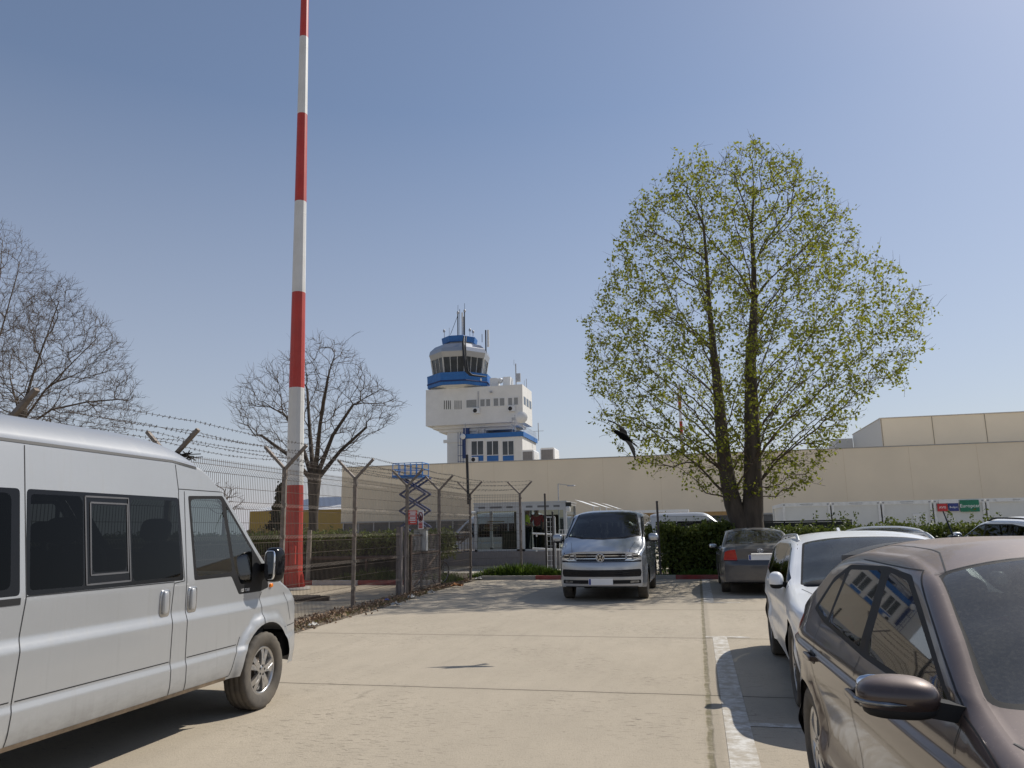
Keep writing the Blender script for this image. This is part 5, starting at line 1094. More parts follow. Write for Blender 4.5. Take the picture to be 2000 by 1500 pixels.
def dish(a, c, Y, r, tilt):
    p = at(800+a/4.413, 580+c/4.413, Y); R = Matrix.Rotation(tilt, 3, 'Z'); b = MB(); vs = []
    for i in range(6):
        for j in range(20): t = 2*math.pi*j/20; q = r*i/5; vs.append(p+R @ Vector((q*math.cos(t), 0.35*(i/5)**2*r-0.3*r, q*math.sin(t))))
    b.add(vs, [(i*20+j, i*20+(j+1) % 20, (i+1)*20+(j+1) % 20, (i+1)*20+j) for i in range(5) for j in range(20)], 0, True); part(b, 'dish', [white_mt], tw)
dish(965, 1038, wy-0.3, 0.95, 0.3); dish(603, 712, TY+1.0, 0.40, 0); dish(458, 1203, wy-0.5, 0.45, 0)
b = MB()
for a, c0, c1 in ((885, 1180, 1040), (910, 1165, 1015), (480, 1185, 1090), (590, 1180, 1130), (610, 1180, 1140)): x_, z0 = zx(a, c0, wy+0.6); _, z1 = zx(a, c1, wy+0.6); b.bar((x_, wy+0.6, zf), (x_, wy+0.6, z1), 0.10)
xa, z1 = zx(578, 1140, wy+0.7); xb, z0 = zx(642, 1178, wy+0.7); b.b2((xa, wy+0.7, z0), (xb, wy+1.2, z1)); xa, z1 = zx(880, 1040, wy+0.6); xb, z0 = zx(930, 1060, wy+0.6); b.b2((xa, wy+0.55, z0), (xb, wy+0.75, z1)); b.bar((xb, wy+0.6, z0), at(800+965/4.413, 580+1045/4.413, wy+0.3), 0.12)
x_, z0 = zx(1112, 1240, TY+7); _, z1 = zx(1116, 1085, TY+7); b.bar((x_, TY+7, z0), (x_, TY+7, z1), 0.12); b.bar((x_-0.9, TY+7, z1-1.4), (x_+0.9, TY+7, z1-1.4), 0.06)
xa, z1 = zx(588, 815); _, z0 = zx(588, 955); b.b2((xa, TY-0.1, z0), (xa+0.15, TY, z1)); x_, z1 = zx(705, 812); b.b2((x_-0.15, TY-0.4, z1-0.3), (x_+0.15, TY, z1)); part(b, 'bracket', [metal_g], tw)

# scissor lift
LY = 48.0; L0 = at(766, 930, LY); L1 = at(825, 930, LY); zt = at(800, 904, LY).z; zb = at(800, 928, LY).z
sl = empty('scissor_lift', ((L0.x+L1.x)/2, LY+0.6, 0), 0, 'blue scissor lift raised high in front of the hangar wall', 'lift')
b = MB(); b.b2((L0.x, LY, zb-0.15), (L1.x, LY+1.3, zb+0.02)); part(b, 'platform', [blue_p], sl)
b = MB()
for x in np.linspace(L0.x+0.03, L1.x-0.03, 6):
    for y in (LY+0.02, LY+1.28): b.bar((x, y, zb), (x, y, zt), 0.045)
for z in (zt, (zt+zb)/2):
    for y in (LY+0.02, LY+1.28): b.bar((L0.x, y, z), (L1.x, y, z), 0.045)
    for x in (L0.x+0.02, L1.x-0.02): b.bar((x, LY, z), (x, LY+1.3, z), 0.045)
part(b, 'guard_rail', [mat('light_blue_paint', (0.05, 0.20, 0.50), 0.5)], sl)
b = MB(); xl, xr = at(779, 960, LY).x, at(829, 960, LY).x; zs = [zb-0.15, at(800, 954, LY).z, at(800, 983, LY).z, at(800, 1012, LY).z, 0.75]
zs = list(np.linspace(zb-0.15, 0.75, 5))
for y in (LY+0.15, LY+1.15):
    for z1, z0 in zip(zs[:-1], zs[1:]): b.bar((xl, y, z1), (xr, y, z0), 0.10, 0.20, 0, (0, 1, 0)); b.bar((xr, y+0.11, z1), (xl, y+0.11, z0), 0.10, 0.20, 0, (0, 1, 0))
part(b, 'scissor_arms', [mat('navy_steel', (0.025, 0.04, 0.13), 0.5)], sl)
b = MB(); b.b2((L0.x, LY, 0.35), (L1.x, LY+1.3, 0.75)); part(b, 'chassis', [blue_p], sl)
for x in (L0.x+0.35, L1.x-0.35):
    for y in (LY-0.02, LY+1.32): b = MB(); b.lathe([(0.001, -0.1), (0.3, -0.1), (0.3, 0.1), (0.001, 0.1)], 20, (x, y, 0.3), 'Y'); part(b, 'wheel', [tyre_m], sl)

# site containers with sign boards
cont = mat('container_white', (0.66, 0.665, 0.64), 0.55, var=0.05, scale=1.0, dirt=(0.56, 0.55, 0.51), dirt_amt=0.4); contf = mat('container_frame', (0.72, 0.72, 0.70), 0.5)
cx0 = 4.62; names = ('leftmost white site container, next to the tree trunk', 'white site container with the letter S low on its end', 'plain white site container with a paper notice, in the middle of the row', 'white site container carrying the red, blue and green boards', 'white site container right of the green board', 'white site container at the far right edge')
for k in range(6):
    x0 = cx0+k*2.52; c_ = empty('site_container', (x0+1.22, 45.0, 0), 0, names[k], 'container', 'white site containers in a row')
    b = MB(); b.b2((0.10-1.22, 0.05, 0.12), (2.34-1.22, 6.0, 2.52)); b.build('wall', [cont], c_)
    b = MB(); b.b2((-1.22, 0, 0), (1.22, 6.05, 0.14)); b.b2((-1.22, 0, 2.5), (1.22, 6.05, 2.7))
    for xx in (-1.22, 1.10): b.b2((xx, 0, 0.14), (xx+0.12, 0.14, 2.5)); b.b2((xx, 5.9, 0.14), (xx+0.12, 6.05, 2.5))
    b.build('frame', [contf], c_)
    b = MB()
    for xx in (-1.19, 1.07): b2 = MB(); b2.b2((xx, -0.006, 2.56), (xx+0.10, 0.0, 2.64)); b2.build('corner_casting', [grey_p], c_)
    b.b2((-0.32, -0.004, 2.60), (0.35, 0.0, 2.635)); b.b2((-0.25, -0.004, 2.53), (0.30, 0.0, 2.545)); b.build('vent_slot', [grey_p], c_)
    def TT(q, c_=c_): return Vector((q.x, 0.045, q.y))
    if k == 1: b = MB(); b.text('S', 0.42, lambda q: Vector((q.x-0.45, 0.04, q.y+1.62))); b.build('lettering', [black_s], c_)
    if k == 2: b = MB(); b.b2((0.25, 0.02, 1.45), (0.95, 0.05, 1.98)); b.build('notice', [white_mt], c_)
def board(name, px0, py0, px1, py1, m, label, lines, tcol):
    a = at(px0, py0, 44.95); c = at(px1, py1, 44.95); b = MB(); b.b2((a.x, 44.93, c.z), (c.x, 44.97, a.z), 0); w_, h_ = c.x-a.x, a.z-c.z
    for s_, fx, fz, sz in lines: b.text(s_, sz, lambda q: Vector((a.x+w_*fx+q.x, 44.926, c.z+h_*fz+q.y)), 1)
    return tag(b.build(name, [m, tcol]), label, 'sign', 'hire firm boards on the container')
board('sign_board', 1830, 984, 1851.5, 998.5, mat('sign_red', (0.50, 0.03, 0.035), 0.5), 'small red sign board on the white container', [('AVIS', 0.5, 0.5, 0.17)], plate_m)
board('sign_board', 1851.5, 983, 1873, 998, mat('sign_navy', (0.03, 0.045, 0.20), 0.5), 'small navy blue sign board between the red and the green ones', [('Budget', 0.5, 0.5, 0.135)], plate_m)
board('sign_board', 1874, 977, 1914, 999, mat('sign_green', (0.01, 0.17, 0.09), 0.5), 'large green sign board with white lettering on the container', [('Europcar', 0.5, 0.5, 0.255)], plate_m)
board('sign_board', 1833, 976.5, 1872, 982.5, white_mt, 'narrow white strip board above the red and blue ones', [], grey_p)
board('sign_board', 1945, 974, 1978, 979, white_mt, 'narrow white strip board on the container right of the green board', [], grey_p)

# vans parked behind, thin canopy, lamp post, far mast
def van_copy(x, y, rz, label):
    c = copy_tree(van); c.location = (x, y, 0); c.rotation_euler = (0, 0, rz); c['label'] = label; return c
va = at(1300, 1010, 46); vb = at(1465, 1010, 47)
van['group'] = 'silver passenger vans'
van_copy(va.x-1.6, 47, math.radians(-90), 'silver van whose roof shows behind the dark fence, left of the trunk')
van_copy(vb.x-1.5, 48, math.radians(-90), 'silver van whose roof shows behind the dark fence, beside the trunk')
vd = at(892, 1040, 36.5); van_copy(vd.x-0.1, 37.4, math.radians(90), 'silver van standing behind the glass booths and the dark railing')
b = MB(); a = at(1240, 999, 58); c = at(1345, 999, 58); z = a.z
b.b2((a.x, 58, z-0.12), (c.x, 61, z+0.08), 0); b.b2((a.x, 58.05, z-0.4), (c.x+3.5, 58.2, z-0.13), 1)
for x in np.linspace(a.x+0.1, c.x-0.2, 4): b.b2((x, 58.4, 0), (x+0.12, 58.5, z-0.12), 0)
tag(b.build('canopy', [white_mt, mat('ochre_beam', (0.28, 0.17, 0.06), 0.6)]), 'low white and ochre canopy in front of the hangar, right of the minivan', 'canopy')
p = at(1090, 945, 55); b = MB(); b.tube([(p.x, 55, 0), (p.x, 55, p.z)], [0.06, 0.04], 8); b.bar((p.x, 55, p.z), (p.x+0.9, 55, p.z-0.15), 0.05); b.sup((p.x+0.95, 55, p.z-0.18), (0.3, 0.12, 0.06), (0.6, 0.6), None, 12, 6)
tag(b.build('lamp_post', [metal_g]), 'thin grey lamp post in front of the hangar', 'lamp post')
p = at(1329, 812, 150); b = MB(); zz_ = np.linspace(0, p.z+6, 13)
for k in range(12): b.tube([(p.x, 150, zz_[k]), (p.x, 150, zz_[k+1])], 0.30, 8, k % 2)
tag(b.build('radio_mast', [mat('mast_red', (0.42, 0.02, 0.02), 0.5), white_mt]), 'thin red and white mast far behind the hangar roof', 'mast')

# ------------------------------------------------------------------ fence, mast, gate, booths
rng = random.Random(7); nrg = np.random.default_rng(11)
galv_f = mat('fence_galvanised', (0.24, 0.21, 0.185), 0.6, 0.4, var=0.3, scale=12, dirt=(0.16, 0.11, 0.07), dirt_amt=0.6)
wire_m = mat('fence_wire', (0.12, 0.095, 0.075), 0.6, 0.3, var=0.2); barb_m = mat('barbed_wire', (0.10, 0.085, 0.075), 0.7, 0.3)
FX = -7.1; FYS = [1.1, 3.85, 6.6, 9.35, 12.45, 15.4, 18.5, 21.0, 24.1]
fence = empty('wire_fence', (FX, 12, 0), 0, 'tall welded wire fence with Y shaped barbed arms along the left of the car park', 'fence')
RET = at(1015, 951, 24.75)
posts = [(FX, y) for y in FYS]+[(RET.x, 24.75)]
def fpost(x, y, h=2.72, small=False):
    b = MB(); b.bar((x, y, -0.05), (x, y, h), 0.075, 0.055)
    for s in (-1, 1): b.bar((x, y, h-0.04), (x+s*0.41, y, h+0.37), 0.06, 0.045)
    for z in (0.4, 0.95, 1.5, 2.05, 2.55): b.box((x+0.045, y-0.02, z), (0.03, 0.05, 0.06))
    return part(b, 'post', [galv_f], fence)
for x, y in posts: fpost(x, y, 2.63 if y == 9.35 else 2.72)
def panel(p0, p1, h=2.66):
    b = MB(); p0 = Vector((*p0, 0)); p1 = Vector((*p1, 0)); d = (p1-p0); L = d.length; d.normalize(); nn = Vector((d.y, -d.x, 0))
    k = int(L/0.052); folds = (2.54, 2.0, 1.46, 0.92, 0.38)
    prof = [(0.04, 0)]
    for f in folds[::-1]: prof += [(f-0.055, 0), (f, 0.035), (f+0.055, 0)]
    prof.append((h+0.03, 0))
    for i in range(1, k):
        q = p0+d*(L*i/k)
        b.tube([q+nn*o+Vector((0, 0, z)) for z, o in prof], 0.0042, 3, 0, False, False)
    hz = []
    for f in folds: hz += [(f-0.055, 0), (f+0.055, 0)]
    hz += [(0.06, 0), (0.65, 0), (1.19, 0), (1.73, 0), (2.27, 0), (h, 0)]
    for z, o in hz: b.tube([p0+nn*(o+0.005)+Vector((0, 0, z)), p1+nn*(o+0.005)+Vector((0, 0, z))], 0.0046, 3, 0, False, False)
    return part(b, 'wire_panel', [wire_m], fence)
for i in range(len(FYS)-1):
    if FYS[i] == 18.5: continue
    panel((FX, FYS[i]+0.04), (FX, FYS[i+1]-0.04))
panel((FX, 18.54), (FX, 20.96), 2.66)
panel((FX+0.04, 24.3), (RET.x-0.04, 24.75))
def barbed(pa, pb, sag=0.03):
    b = MB(); L = (pb-pa).length; n = max(6, int(L/0.35)); P = []
    for i in range(n+1): t = i/n; P.append(pa.lerp(pb, t)+Vector((0, 0, -sag*4*t*(1-t)+rng.uniform(-0.004, 0.004))))
    b.tube(P, 0.0035, 3, 0, False, False); m = int(L/0.11)
    for i in range(m):
        q = pa.lerp(pb, (i+0.5)/m)+Vector((0, 0, -sag*4*((i+.5)/m)*(1-(i+.5)/m)))
        for _ in range(2):
            a = rng.uniform(0, 6.28); v = Vector((math.cos(a)*0.022, rng.uniform(-0.012, 0.012), math.sin(a)*0.022)); b.bar(q-v, q+v, 0.005)
    return part(b, 'barbed_wire', [barb_m], fence)
for s in (-1, 1):
    for f in (0.35, 0.68, 0.97):
        o = Vector((s*0.41*f, 0, 2.68+0.41*f+0.03))
        for i in range(len(posts)-1): barbed(Vector((*posts[i], 0))+o, Vector((*posts[i+1], 0))+o, rng.uniform(0.02, 0.06))
b = MB()                                                       # a nest of twigs and snagged plastic on one arm
q0 = Vector((FX+0.12, 9.35, 2.62))
for _ in range(40):
    a = Vector((rng.gauss(0, .10), rng.gauss(0, .08), rng.gauss(0.0, .03))); v = Vector((rng.uniform(-1, 1), rng.uniform(-.6, .6), rng.uniform(-.25, .25))).normalized()*rng.uniform(.05, .13); b.bar(q0+a-v, q0+a+v, 0.012)
tag(b.build('nest', [mat('dark_twigs', (0.03, 0.025, 0.02), 0.9)]), 'dark tangle of twigs caught on the fence arm above the silver van', 'nest')
# red and white mast
m_red = mat('mast_red_paint', (0.46, 0.034, 0.022), 0.5, var=0.15, scale=1.5, dirt=(0.48, 0.11, 0.08), dirt_amt=0.4); m_wht = mat('mast_white_paint', (0.70, 0.69, 0.66), 0.5, var=0.06, scale=2, dirt=(0.50, 0.46, 0.40), dirt_amt=0.4)
MX, MY = -11.2, 20.3
mast = empty('striped_mast', (MX, MY, 0), 0, 'tall twelve sided mast painted in red and white bands, behind the wire fence', 'mast')
zb_ = [0.0, 2.91, 5.77, 8.71, 11.65, 14.62, 17.35, 20.2, 23.0]
def mr(z): return 0.265-0.0075*z
for i in range(8):
    b = MB(); b.lathe([(mr(z), z) for z in np.linspace(zb_[i], zb_[i+1], 3)], 12, (0, 0, 0), 'Z', 0, False)
    if i % 2: b.lathe([(mr(zb_[i+1])+0.004, zb_[i+1]-0.42), (mr(zb_[i+1])+0.006, zb_[i+1]-0.41), (mr(zb_[i+1])+0.004, zb_[i+1]-0.40)], 12, (0, 0, 0), 'Z', 0, False)
    if i == 0:
        for j in range(12):
            a = 2*math.pi*j/12; r = mr(0); R = Matrix.Rotation(a, 3, 'Z')
            b.prism([(r-0.02, 0), (r+0.10, 0), (r+0.02, 0.42), (r-0.02, 0.42)], -0.008, 0.008, 0, lambda q, R=R: R @ Vector((q.x, q.z, q.y)))
        b.box((0.12, -0.24, 0.95), (0.16, 0.06, 0.5)); b.box((-0.02, -0.268, 0.95), (0.012, 0.03, 1.0)); b.sup((0.17, -0.26, 1.08), (0.02, 0.03, 0.05))
    b.build('band', [m_red if i % 2 == 0 else m_wht], mast)
b = MB(); b.lathe([(0.001, 0.06), (0.48, 0.06), (0.50, 0.0)], 24); b.build('base', [mat('mast_base', (0.33, 0.31, 0.28), 0.9, bump=0.3)], mast)
mast.rotation_euler = (0, math.radians(-0.9), 0)
# gate clutter by the fence
g = empty('gate', (FX+0.1, 18.9, 0), 0, 'narrow rusty gate of posts and grey sheet in the wire fence', 'gate')
b = MB(); b.bar((FX-0.02, 18.05, 0), (FX-0.02, 18.05, 1.66), 0.13, 0.13); b.bar((FX+0.02, 18.32, 0), (FX+0.02, 18.32, 1.62), 0.05, 0.05); part(b, 'post', [mat('grey_wood', (0.20, 0.17, 0.155), 0.85, var=0.35, scale=5, stretch=(6, 6, 0.6))], g)
b = MB()
for y in (18.62, 20.85): b.bar((FX+0.06, y, 0.08), (FX+0.06, y, 1.45), 0.05)
for z in (0.12, 0.55, 1.0, 1.45): b.bar((FX+0.06, 18.62, z), (FX+0.06, 20.85, z), 0.035)
b.bar((FX+0.06, 18.62, 0.12), (FX+0.06, 20.85, 1.0), 0.03); part(b, 'frame', [rust_s], g)
b = MB()
for k in range(48): y = 18.65+k*0.0455; b.tube([(FX+0.07, y, 0.12), (FX+0.07, y, 1.45)], 0.004, 3, 0, False, False)
for k in range(28): z = 0.14+k*0.047; b.tube([(FX+0.072, 18.62, z), (FX+0.072, 20.85, z)], 0.003, 3, 0, False, False)
part(b, 'mesh', [mat('dusty_mesh', (0.22, 0.19, 0.17), 0.8)], g)
p = at(820, 1048, 19.4); b = MB(); b.b2((p.x-0.17, 19.4, 1.05), (p.x+0.17, 19.55, 1.62), 0); b.b2((p.x-0.20, 19.36, 1.60), (p.x+0.20, 19.6, 1.64), 1); b.bar((p.x, 19.5, 0), (p.x, 19.5, 1.05), 0.05, 0.05, 1)
tag(b.build('cabinet', [mat('weathered_white', (0.52, 0.53, 0.51), 0.7, var=0.3, scale=9, dirt=(0.25, 0.22, 0.18), dirt_amt=0.7, stretch=(3, 3, 0.6)), galv_f]), 'small weathered white cabinet on a stake by the gate', 'cabinet')
p = at(797, 1062, 18.9); b = MB(); b.prism([(-0.14, 0.26), (0.14, 0.26), (0.11, 0), (-0.11, 0)], 0, 0.16, 0, lambda q: Vector((p.x+q.x, 18.9+q.z, 1.08+q.y))); b.bar((p.x, 19.0, 0), (p.x, 19.0, 1.1), 0.05)
tag(b.build('letter_box', [mat('dull_green_box', (0.045, 0.05, 0.04), 0.7)]), 'small dark box on a stake beside the white cabinet', 'box')
a = at(798, 997, 18.44); c = at(814, 1024, 18.44); b = MB(); b.b2((a.x, 18.43, c.z), (c.x, 18.45, a.z), 0); w_ = c.x-a.x; h_ = a.z-c.z
for i, fz in enumerate((0.93, 0.80, 0.74, 0.68, 0.5, 0.44, 0.38, 0.25, 0.12)): b.b2((a.x+w_*(0.14+0.04*(i % 3)), 18.427, c.z+h_*fz-0.004), (c.x-w_*(0.12+0.05*(i % 2)), 18.43, c.z+h_*fz+0.010), 1)
for fz in (0.86, 0.6, 0.31): b.b2((a.x+0.008, 18.426, c.z+h_*fz-0.006), (c.x-0.008, 18.429, c.z+h_*fz+0.006), 1)
tag(b.build('notice_sign', [mat('notice_red', (0.62, 0.07, 0.05), 0.5), plate_m]), 'red notice board with lines of white print on the fence by the gate', 'sign')
a = at(816.5, 997, 19.3); c = at(827, 1033.5, 19.3); b = MB(); b.b2((a.x, 19.29, c.z), (c.x, 19.31, a.z), 0); cx = (a.x+c.x)/2; w_ = c.x-a.x; h_ = a.z-c.z
b.tube([(cx+0.36*w_*math.cos(t), 19.285, c.z+h_*0.66+0.24*h_*math.sin(t)) for t in np.linspace(0, 6.283, 22)], 0.012, 6, 1, False)
b.sup((cx, 19.285, c.z+h_*0.60), (0.24*w_, 0.004, 0.14*h_), (1, 1), None, 14, 6, 2); b.bar((cx-0.24*w_, 19.283, c.z+h_*0.83), (cx+0.24*w_, 19.283, c.z+h_*0.5), 0.018, 0.006, 1, (0, 1, 0))
for fz in (0.31, 0.23, 0.15, 0.07): b.b2((a.x+w_*0.15, 19.286, c.z+h_*fz-0.008), (c.x-w_*0.15, 19.29, c.z+h_*fz+0.022), 3)
tag(b.build('prohibition_sign', [plate_m, mat('sign_ring', (0.25, 0.03, 0.03), 0.5), black_s, mat('sign_text_red', (0.55, 0.06, 0.05), 0.5)]), 'tall narrow white sign with a prohibition ring, right of the red notice', 'sign')
p0 = at(912, 888, 24.0); p1 = at(915, 985, 24.0); b = MB(); b.bar((p1.x, 24.0, p1.z), (p0.x, 24.0, p0.z), 0.075, 0.06); b.box((p1.x, 24.02, p1.z+0.2), (0.1, 0.05, 0.06))
tag(b.build('black_pipe', [black_s]), 'straight black pipe standing up from the corner post of the fence', 'pipe')
# bicycle
def bike(loc, rz, lean):
    r = empty('bicycle', loc, rz, 'old dark bicycle leaning on the fence post by the gate', 'bicycle'); r.rotation_euler = (lean, 0, rz)
    for x in (-0.52, 0.52):
        b = MB(); b.lathe([(0.335+0.018*math.cos(t), 0.018*math.sin(t)) for t in np.linspace(0, 6.283, 9)[:-1]], 40, (0, 0, 0), 'Y', 0, True, True); w_ = b.build('wheel', [black_s], r, (x, 0, 0.345))
        b = MB(); b.lathe([(0.31, -0.01), (0.315, 0.0), (0.31, 0.01)], 40, (0, 0, 0), 'Y')
        for k in range(16): t = 2*math.pi*k/16; b.bar((0, 0.02*(-1)**k, 0), (0.31*math.cos(t), 0, 0.31*math.sin(t)), 0.004)
        b.tube([(0, -0.04, 0), (0, 0.04, 0)], 0.02, 8); b.build('rim', [metal_g], w_)
    b = MB(); S, BB, H0, H1, A, F = (-0.17, 0, 0.86), (-0.08, 0, 0.30), (0.36, 0, 0.72), (0.33, 0, 0.88), (-0.52, 0, 0.345), (0.52, 0, 0.345)
    for p, q in ((S, BB), (BB, H0), (S, H1), (H0, H1)): b.tube([p, q], 0.018, 8)
    for s in (-0.05, 0.05): b.tube([(S[0], 0, S[2]-0.06), (A[0], s, A[2])], 0.010, 6); b.tube([BB, (A[0], s, A[2])], 0.011, 6); b.tube([H0, (F[0]-0.02, s, F[2])], 0.012, 6)
    b.build('frame', [mat('bike_frame', (0.12, 0.10, 0.09), 0.5, 0.3)], r)
    b = MB(); b.tube([H1, (0.31, 0, 0.98)], 0.014, 6); b.tube([(0.22, -0.29, 0.99), (0.31, -0.12, 1.0), (0.31, 0.12, 1.0), (0.22, 0.29, 0.99)], 0.012, 6); b.build('handlebar', [metal_g], r)
    b = MB(); b.sup((-0.2, 0, 0.95), (0.13, 0.075, 0.03), (0.6, 0.8)); b.tube([S, (-0.2, 0, 0.93)], 0.014, 6); b.build('saddle', [black_s], r)
    b = MB(); b.tube([(-0.08, -0.08, 0.30), (-0.08, 0.08, 0.30)], 0.03, 10); b.bar((-0.08, 0.08, 0.30), (0.02, 0.09, 0.16), 0.02); b.bar((-0.08, -0.08, 0.30), (-0.18, -0.09, 0.44), 0.02); b.build('crank', [metal_g], r)
    return r
bp = gnd(836, 1143); bike((bp.x+0.05, bp.y-0.3, 0), math.radians(62), math.radians(7))
# booths on a plinth
KY = 31.0
b = MB(); b.b2((-13.4, KY-0.15, 0.12), (-2.2, KY+3.2, 0.68), 0); b.b2((-13.4, KY-0.12, -0.02), (-2.2, KY+3.0, 0.12), 1)
tag(b.build('plinth_wall', [mat('grey_render', (0.235, 0.215, 0.21), 0.85, var=0.08, bump=0.2), mat('pale_plinth', (0.5, 0.45, 0.36), 0.9, var=0.3, scale=1.5)]), 'low grey wall carrying the two glass booths and a dark railing', 'wall')
alu = mat('aluminium', (0.50, 0.51, 0.52), 0.4, 0.5, var=0.06); kglass = glass('booth_glass', (0.72, 0.76, 0.74), -0.03)
def booth(xa, xb, label, dark):
    w_ = xb-xa; r = empty('glass_booth', ((xa+xb)/2, KY, 0.68), 0, label, 'booth', 'glass control booths'); h_ = 1.92; x0, x1 = -w_/2, w_/2
    b = MB()
    for xx in (x0, x1-0.12):
        for yy in (0, 2.5): b.b2((xx, yy, 0), (xx+0.12, yy+0.1, h_))
    b.b2((x0, 0, 0), (x1, 0.1, 0.08)); b.b2((x0, -0.02, h_-0.30), (x1, 0.1, h_)); b.b2((x0-0.03, -0.06, h_), (x1+0.03, 2.65, h_+0.05)); b.b2((x0, 0.1, h_-0.1), (x0+0.1, 2.5, h_)); b.b2((x1-0.1, 0.1, h_-0.1), (x1, 2.5, h_)); b.b2((x0, 2.5, 0), (x1, 2.6, 0.08))
    b.build('frame', [alu], r)
    b = MB()
    for f0, f1 in ((0.10, 0.25), (0.36, 0.62), (0.72, 0.86)): b.b2((x0+w_*f0, -0.026, h_-0.19), (x0+w_*f1, -0.02, h_-0.11))
    b.build('vent_slot', [mat('slot_grey', (0.16, 0.165, 0.17), 0.6)], r)
    b = MB(); b.b2((x0+0.12, 0.04, 0.08), (x1-0.12, 0.05, h_-0.30)); b.build('pane', [kglass], r)
    b = MB(); b.b2((x1-0.045, 0.12, 0.05), (x1-0.04, 2.48, h_-0.1)); b.build('pane', [kglass], r)
    b = MB(); b.b2((x0+0.1, 2.45, 0.0), (x1-0.75, 2.5, h_-0.45)) if dark else b.b2((x0+w_*0.6, 2.3, 0), (x1-0.1, 2.4, h_-0.3)); b.build('back_panel', [mat('dark_back', (0.06, 0.055, 0.05), 0.8) if dark else mat('olive_back', (0.13, 0.125, 0.09), 0.8)], r)
    return r
kx0, kxm, kx1 = at(926, 1000, KY).x, at(1017, 1000, KY).x, at(1106, 1000, KY).x
bo1 = booth(kx0, kxm-0.06, 'left of two glass booths, behind the wire fence, with an olive barrier inside', False)
bo2 = booth(kxm+0.04, kx1, 'right of two glass booths, with two people inside', True)
b = MB(); xx = kx0+0.9; b.b2((xx+0.1, KY+0.7, 0.68), (xx+1.05, KY+0.9, 1.42)); b.b2((xx+0.05, KY+0.65, 1.42), (xx+1.1, KY+0.95, 1.48))
for k in range(6): b.b2((xx+0.14+k*0.16, KY+0.69, 0.72), (xx+0.155+k*0.16, KY+0.70, 1.38), 1)
tag(b.build('turnstile', [mat('olive_steel', (0.085, 0.085, 0.06), 0.7), mat('olive_dark', (0.05, 0.05, 0.035), 0.7)]), 'olive barrier cabinet standing inside the left booth', 'barrier')
b = MB()
for k in range(5): b.b2((kx0+0.42-0.05*k, KY+0.5, 1.86-k*0.085), (kx0+1.15-0.1*k, KY+0.55, 1.90-k*0.085), k % 2)
tag(b.build('blind', [mat('tan_slat', (0.30, 0.22, 0.10), 0.7), mat('cream_slat', (0.45, 0.40, 0.28), 0.7)]), 'tan slatted blind hanging inside the left booth', 'blind')
b = MB(); p = Vector((kx0+0.05, KY-0.2, 2.25)); b.sup(p, (0.10, 0.16, 0.06), (0.5, 0.5)); b.bar(p+Vector((0, 0.1, 0)), p+Vector((0.05, 0.22, -0.15)), 0.04)
tag(b.build('security_camera', [white_mt]), 'small white camera on the left corner of the left booth', 'camera')
b = MB(); p = Vector((kx1+0.12, KY-0.25, 2.30)); b.sup(p, (0.09, 0.09, 0.12), (0.5, 0.5)); b.bar(p+Vector((0, 0, 0.05)), p+Vector((-0.1, 0.2, 0.15)), 0.05, 0.05, 1); b.b2((p.x-0.1, p.y, p.z+0.12), (p.x+0.12, p.y+0.1, p.z+0.28), 1)
tag(b.build('floodlight', [white_mt, black_s]), 'white floodlight on the right corner of the right booth', 'floodlight')
b = MB()                                                       # white awnings running back from the booths
for k in range(3): y = KY+1.0+k*2.6; b.add([(kx1+0.2+0.25*k, y, 2.72), (kx1+0.95+0.25*k, y+0.1, 2.45), (kx1+0.95+0.25*k, y+2.4, 2.45), (kx1+0.2+0.25*k, y+2.4, 2.72)], [(0, 1, 2, 3)]); b.bar((kx1+0.95+0.25*k, y+0.1, 0), (kx1+0.95+0.25*k, y+0.1, 2.45), 0.05); b.bar((kx1+0.95+0.25*k, y+2.4, 0), (kx1+0.95+0.25*k, y+2.4, 2.45), 0.05)
tag(b.build('awning', [white_mt]), 'row of white awnings running back from the right booth', 'awning')
b = MB(); xa, xb = at(848, 1050, KY-0.1).x, at(921, 1050, KY-0.1).x                      # dark railing of the ramp
b.bar((xa+0.55, KY-0.1, 1.32), (xb, KY-0.1, 1.36), 0.05); b.bar((xa-0.2, KY-0.1, 0.95), (xa+0.55, KY-0.1, 1.32), 0.05); b.bar((xa+1.1, KY-0.1, 1.0), (xb-0.1, KY-0.1, 1.33), 0.04); b.bar((xa, KY-0.1, 0.72), (xb, KY-0.1, 0.74), 0.05)
for k in range(12): x = xa+0.3+k*0.125*(xb-xa)/1.6; b.bar((x, KY-0.1, 0.68), (x, KY-0.1, 1.05+min(0.27, 0.1*k)), 0.02)
for x in (xa+0.1, (xa+xb)/2, xb): b.bar((x, KY-0.1, 0.4), (x, KY-0.1, 1.3), 0.04)
tag(b.build('railing', [mat('maroon_steel', (0.035, 0.018, 0.018), 0.6)]), 'dark maroon railing on the low grey wall left of the booths', 'railing')
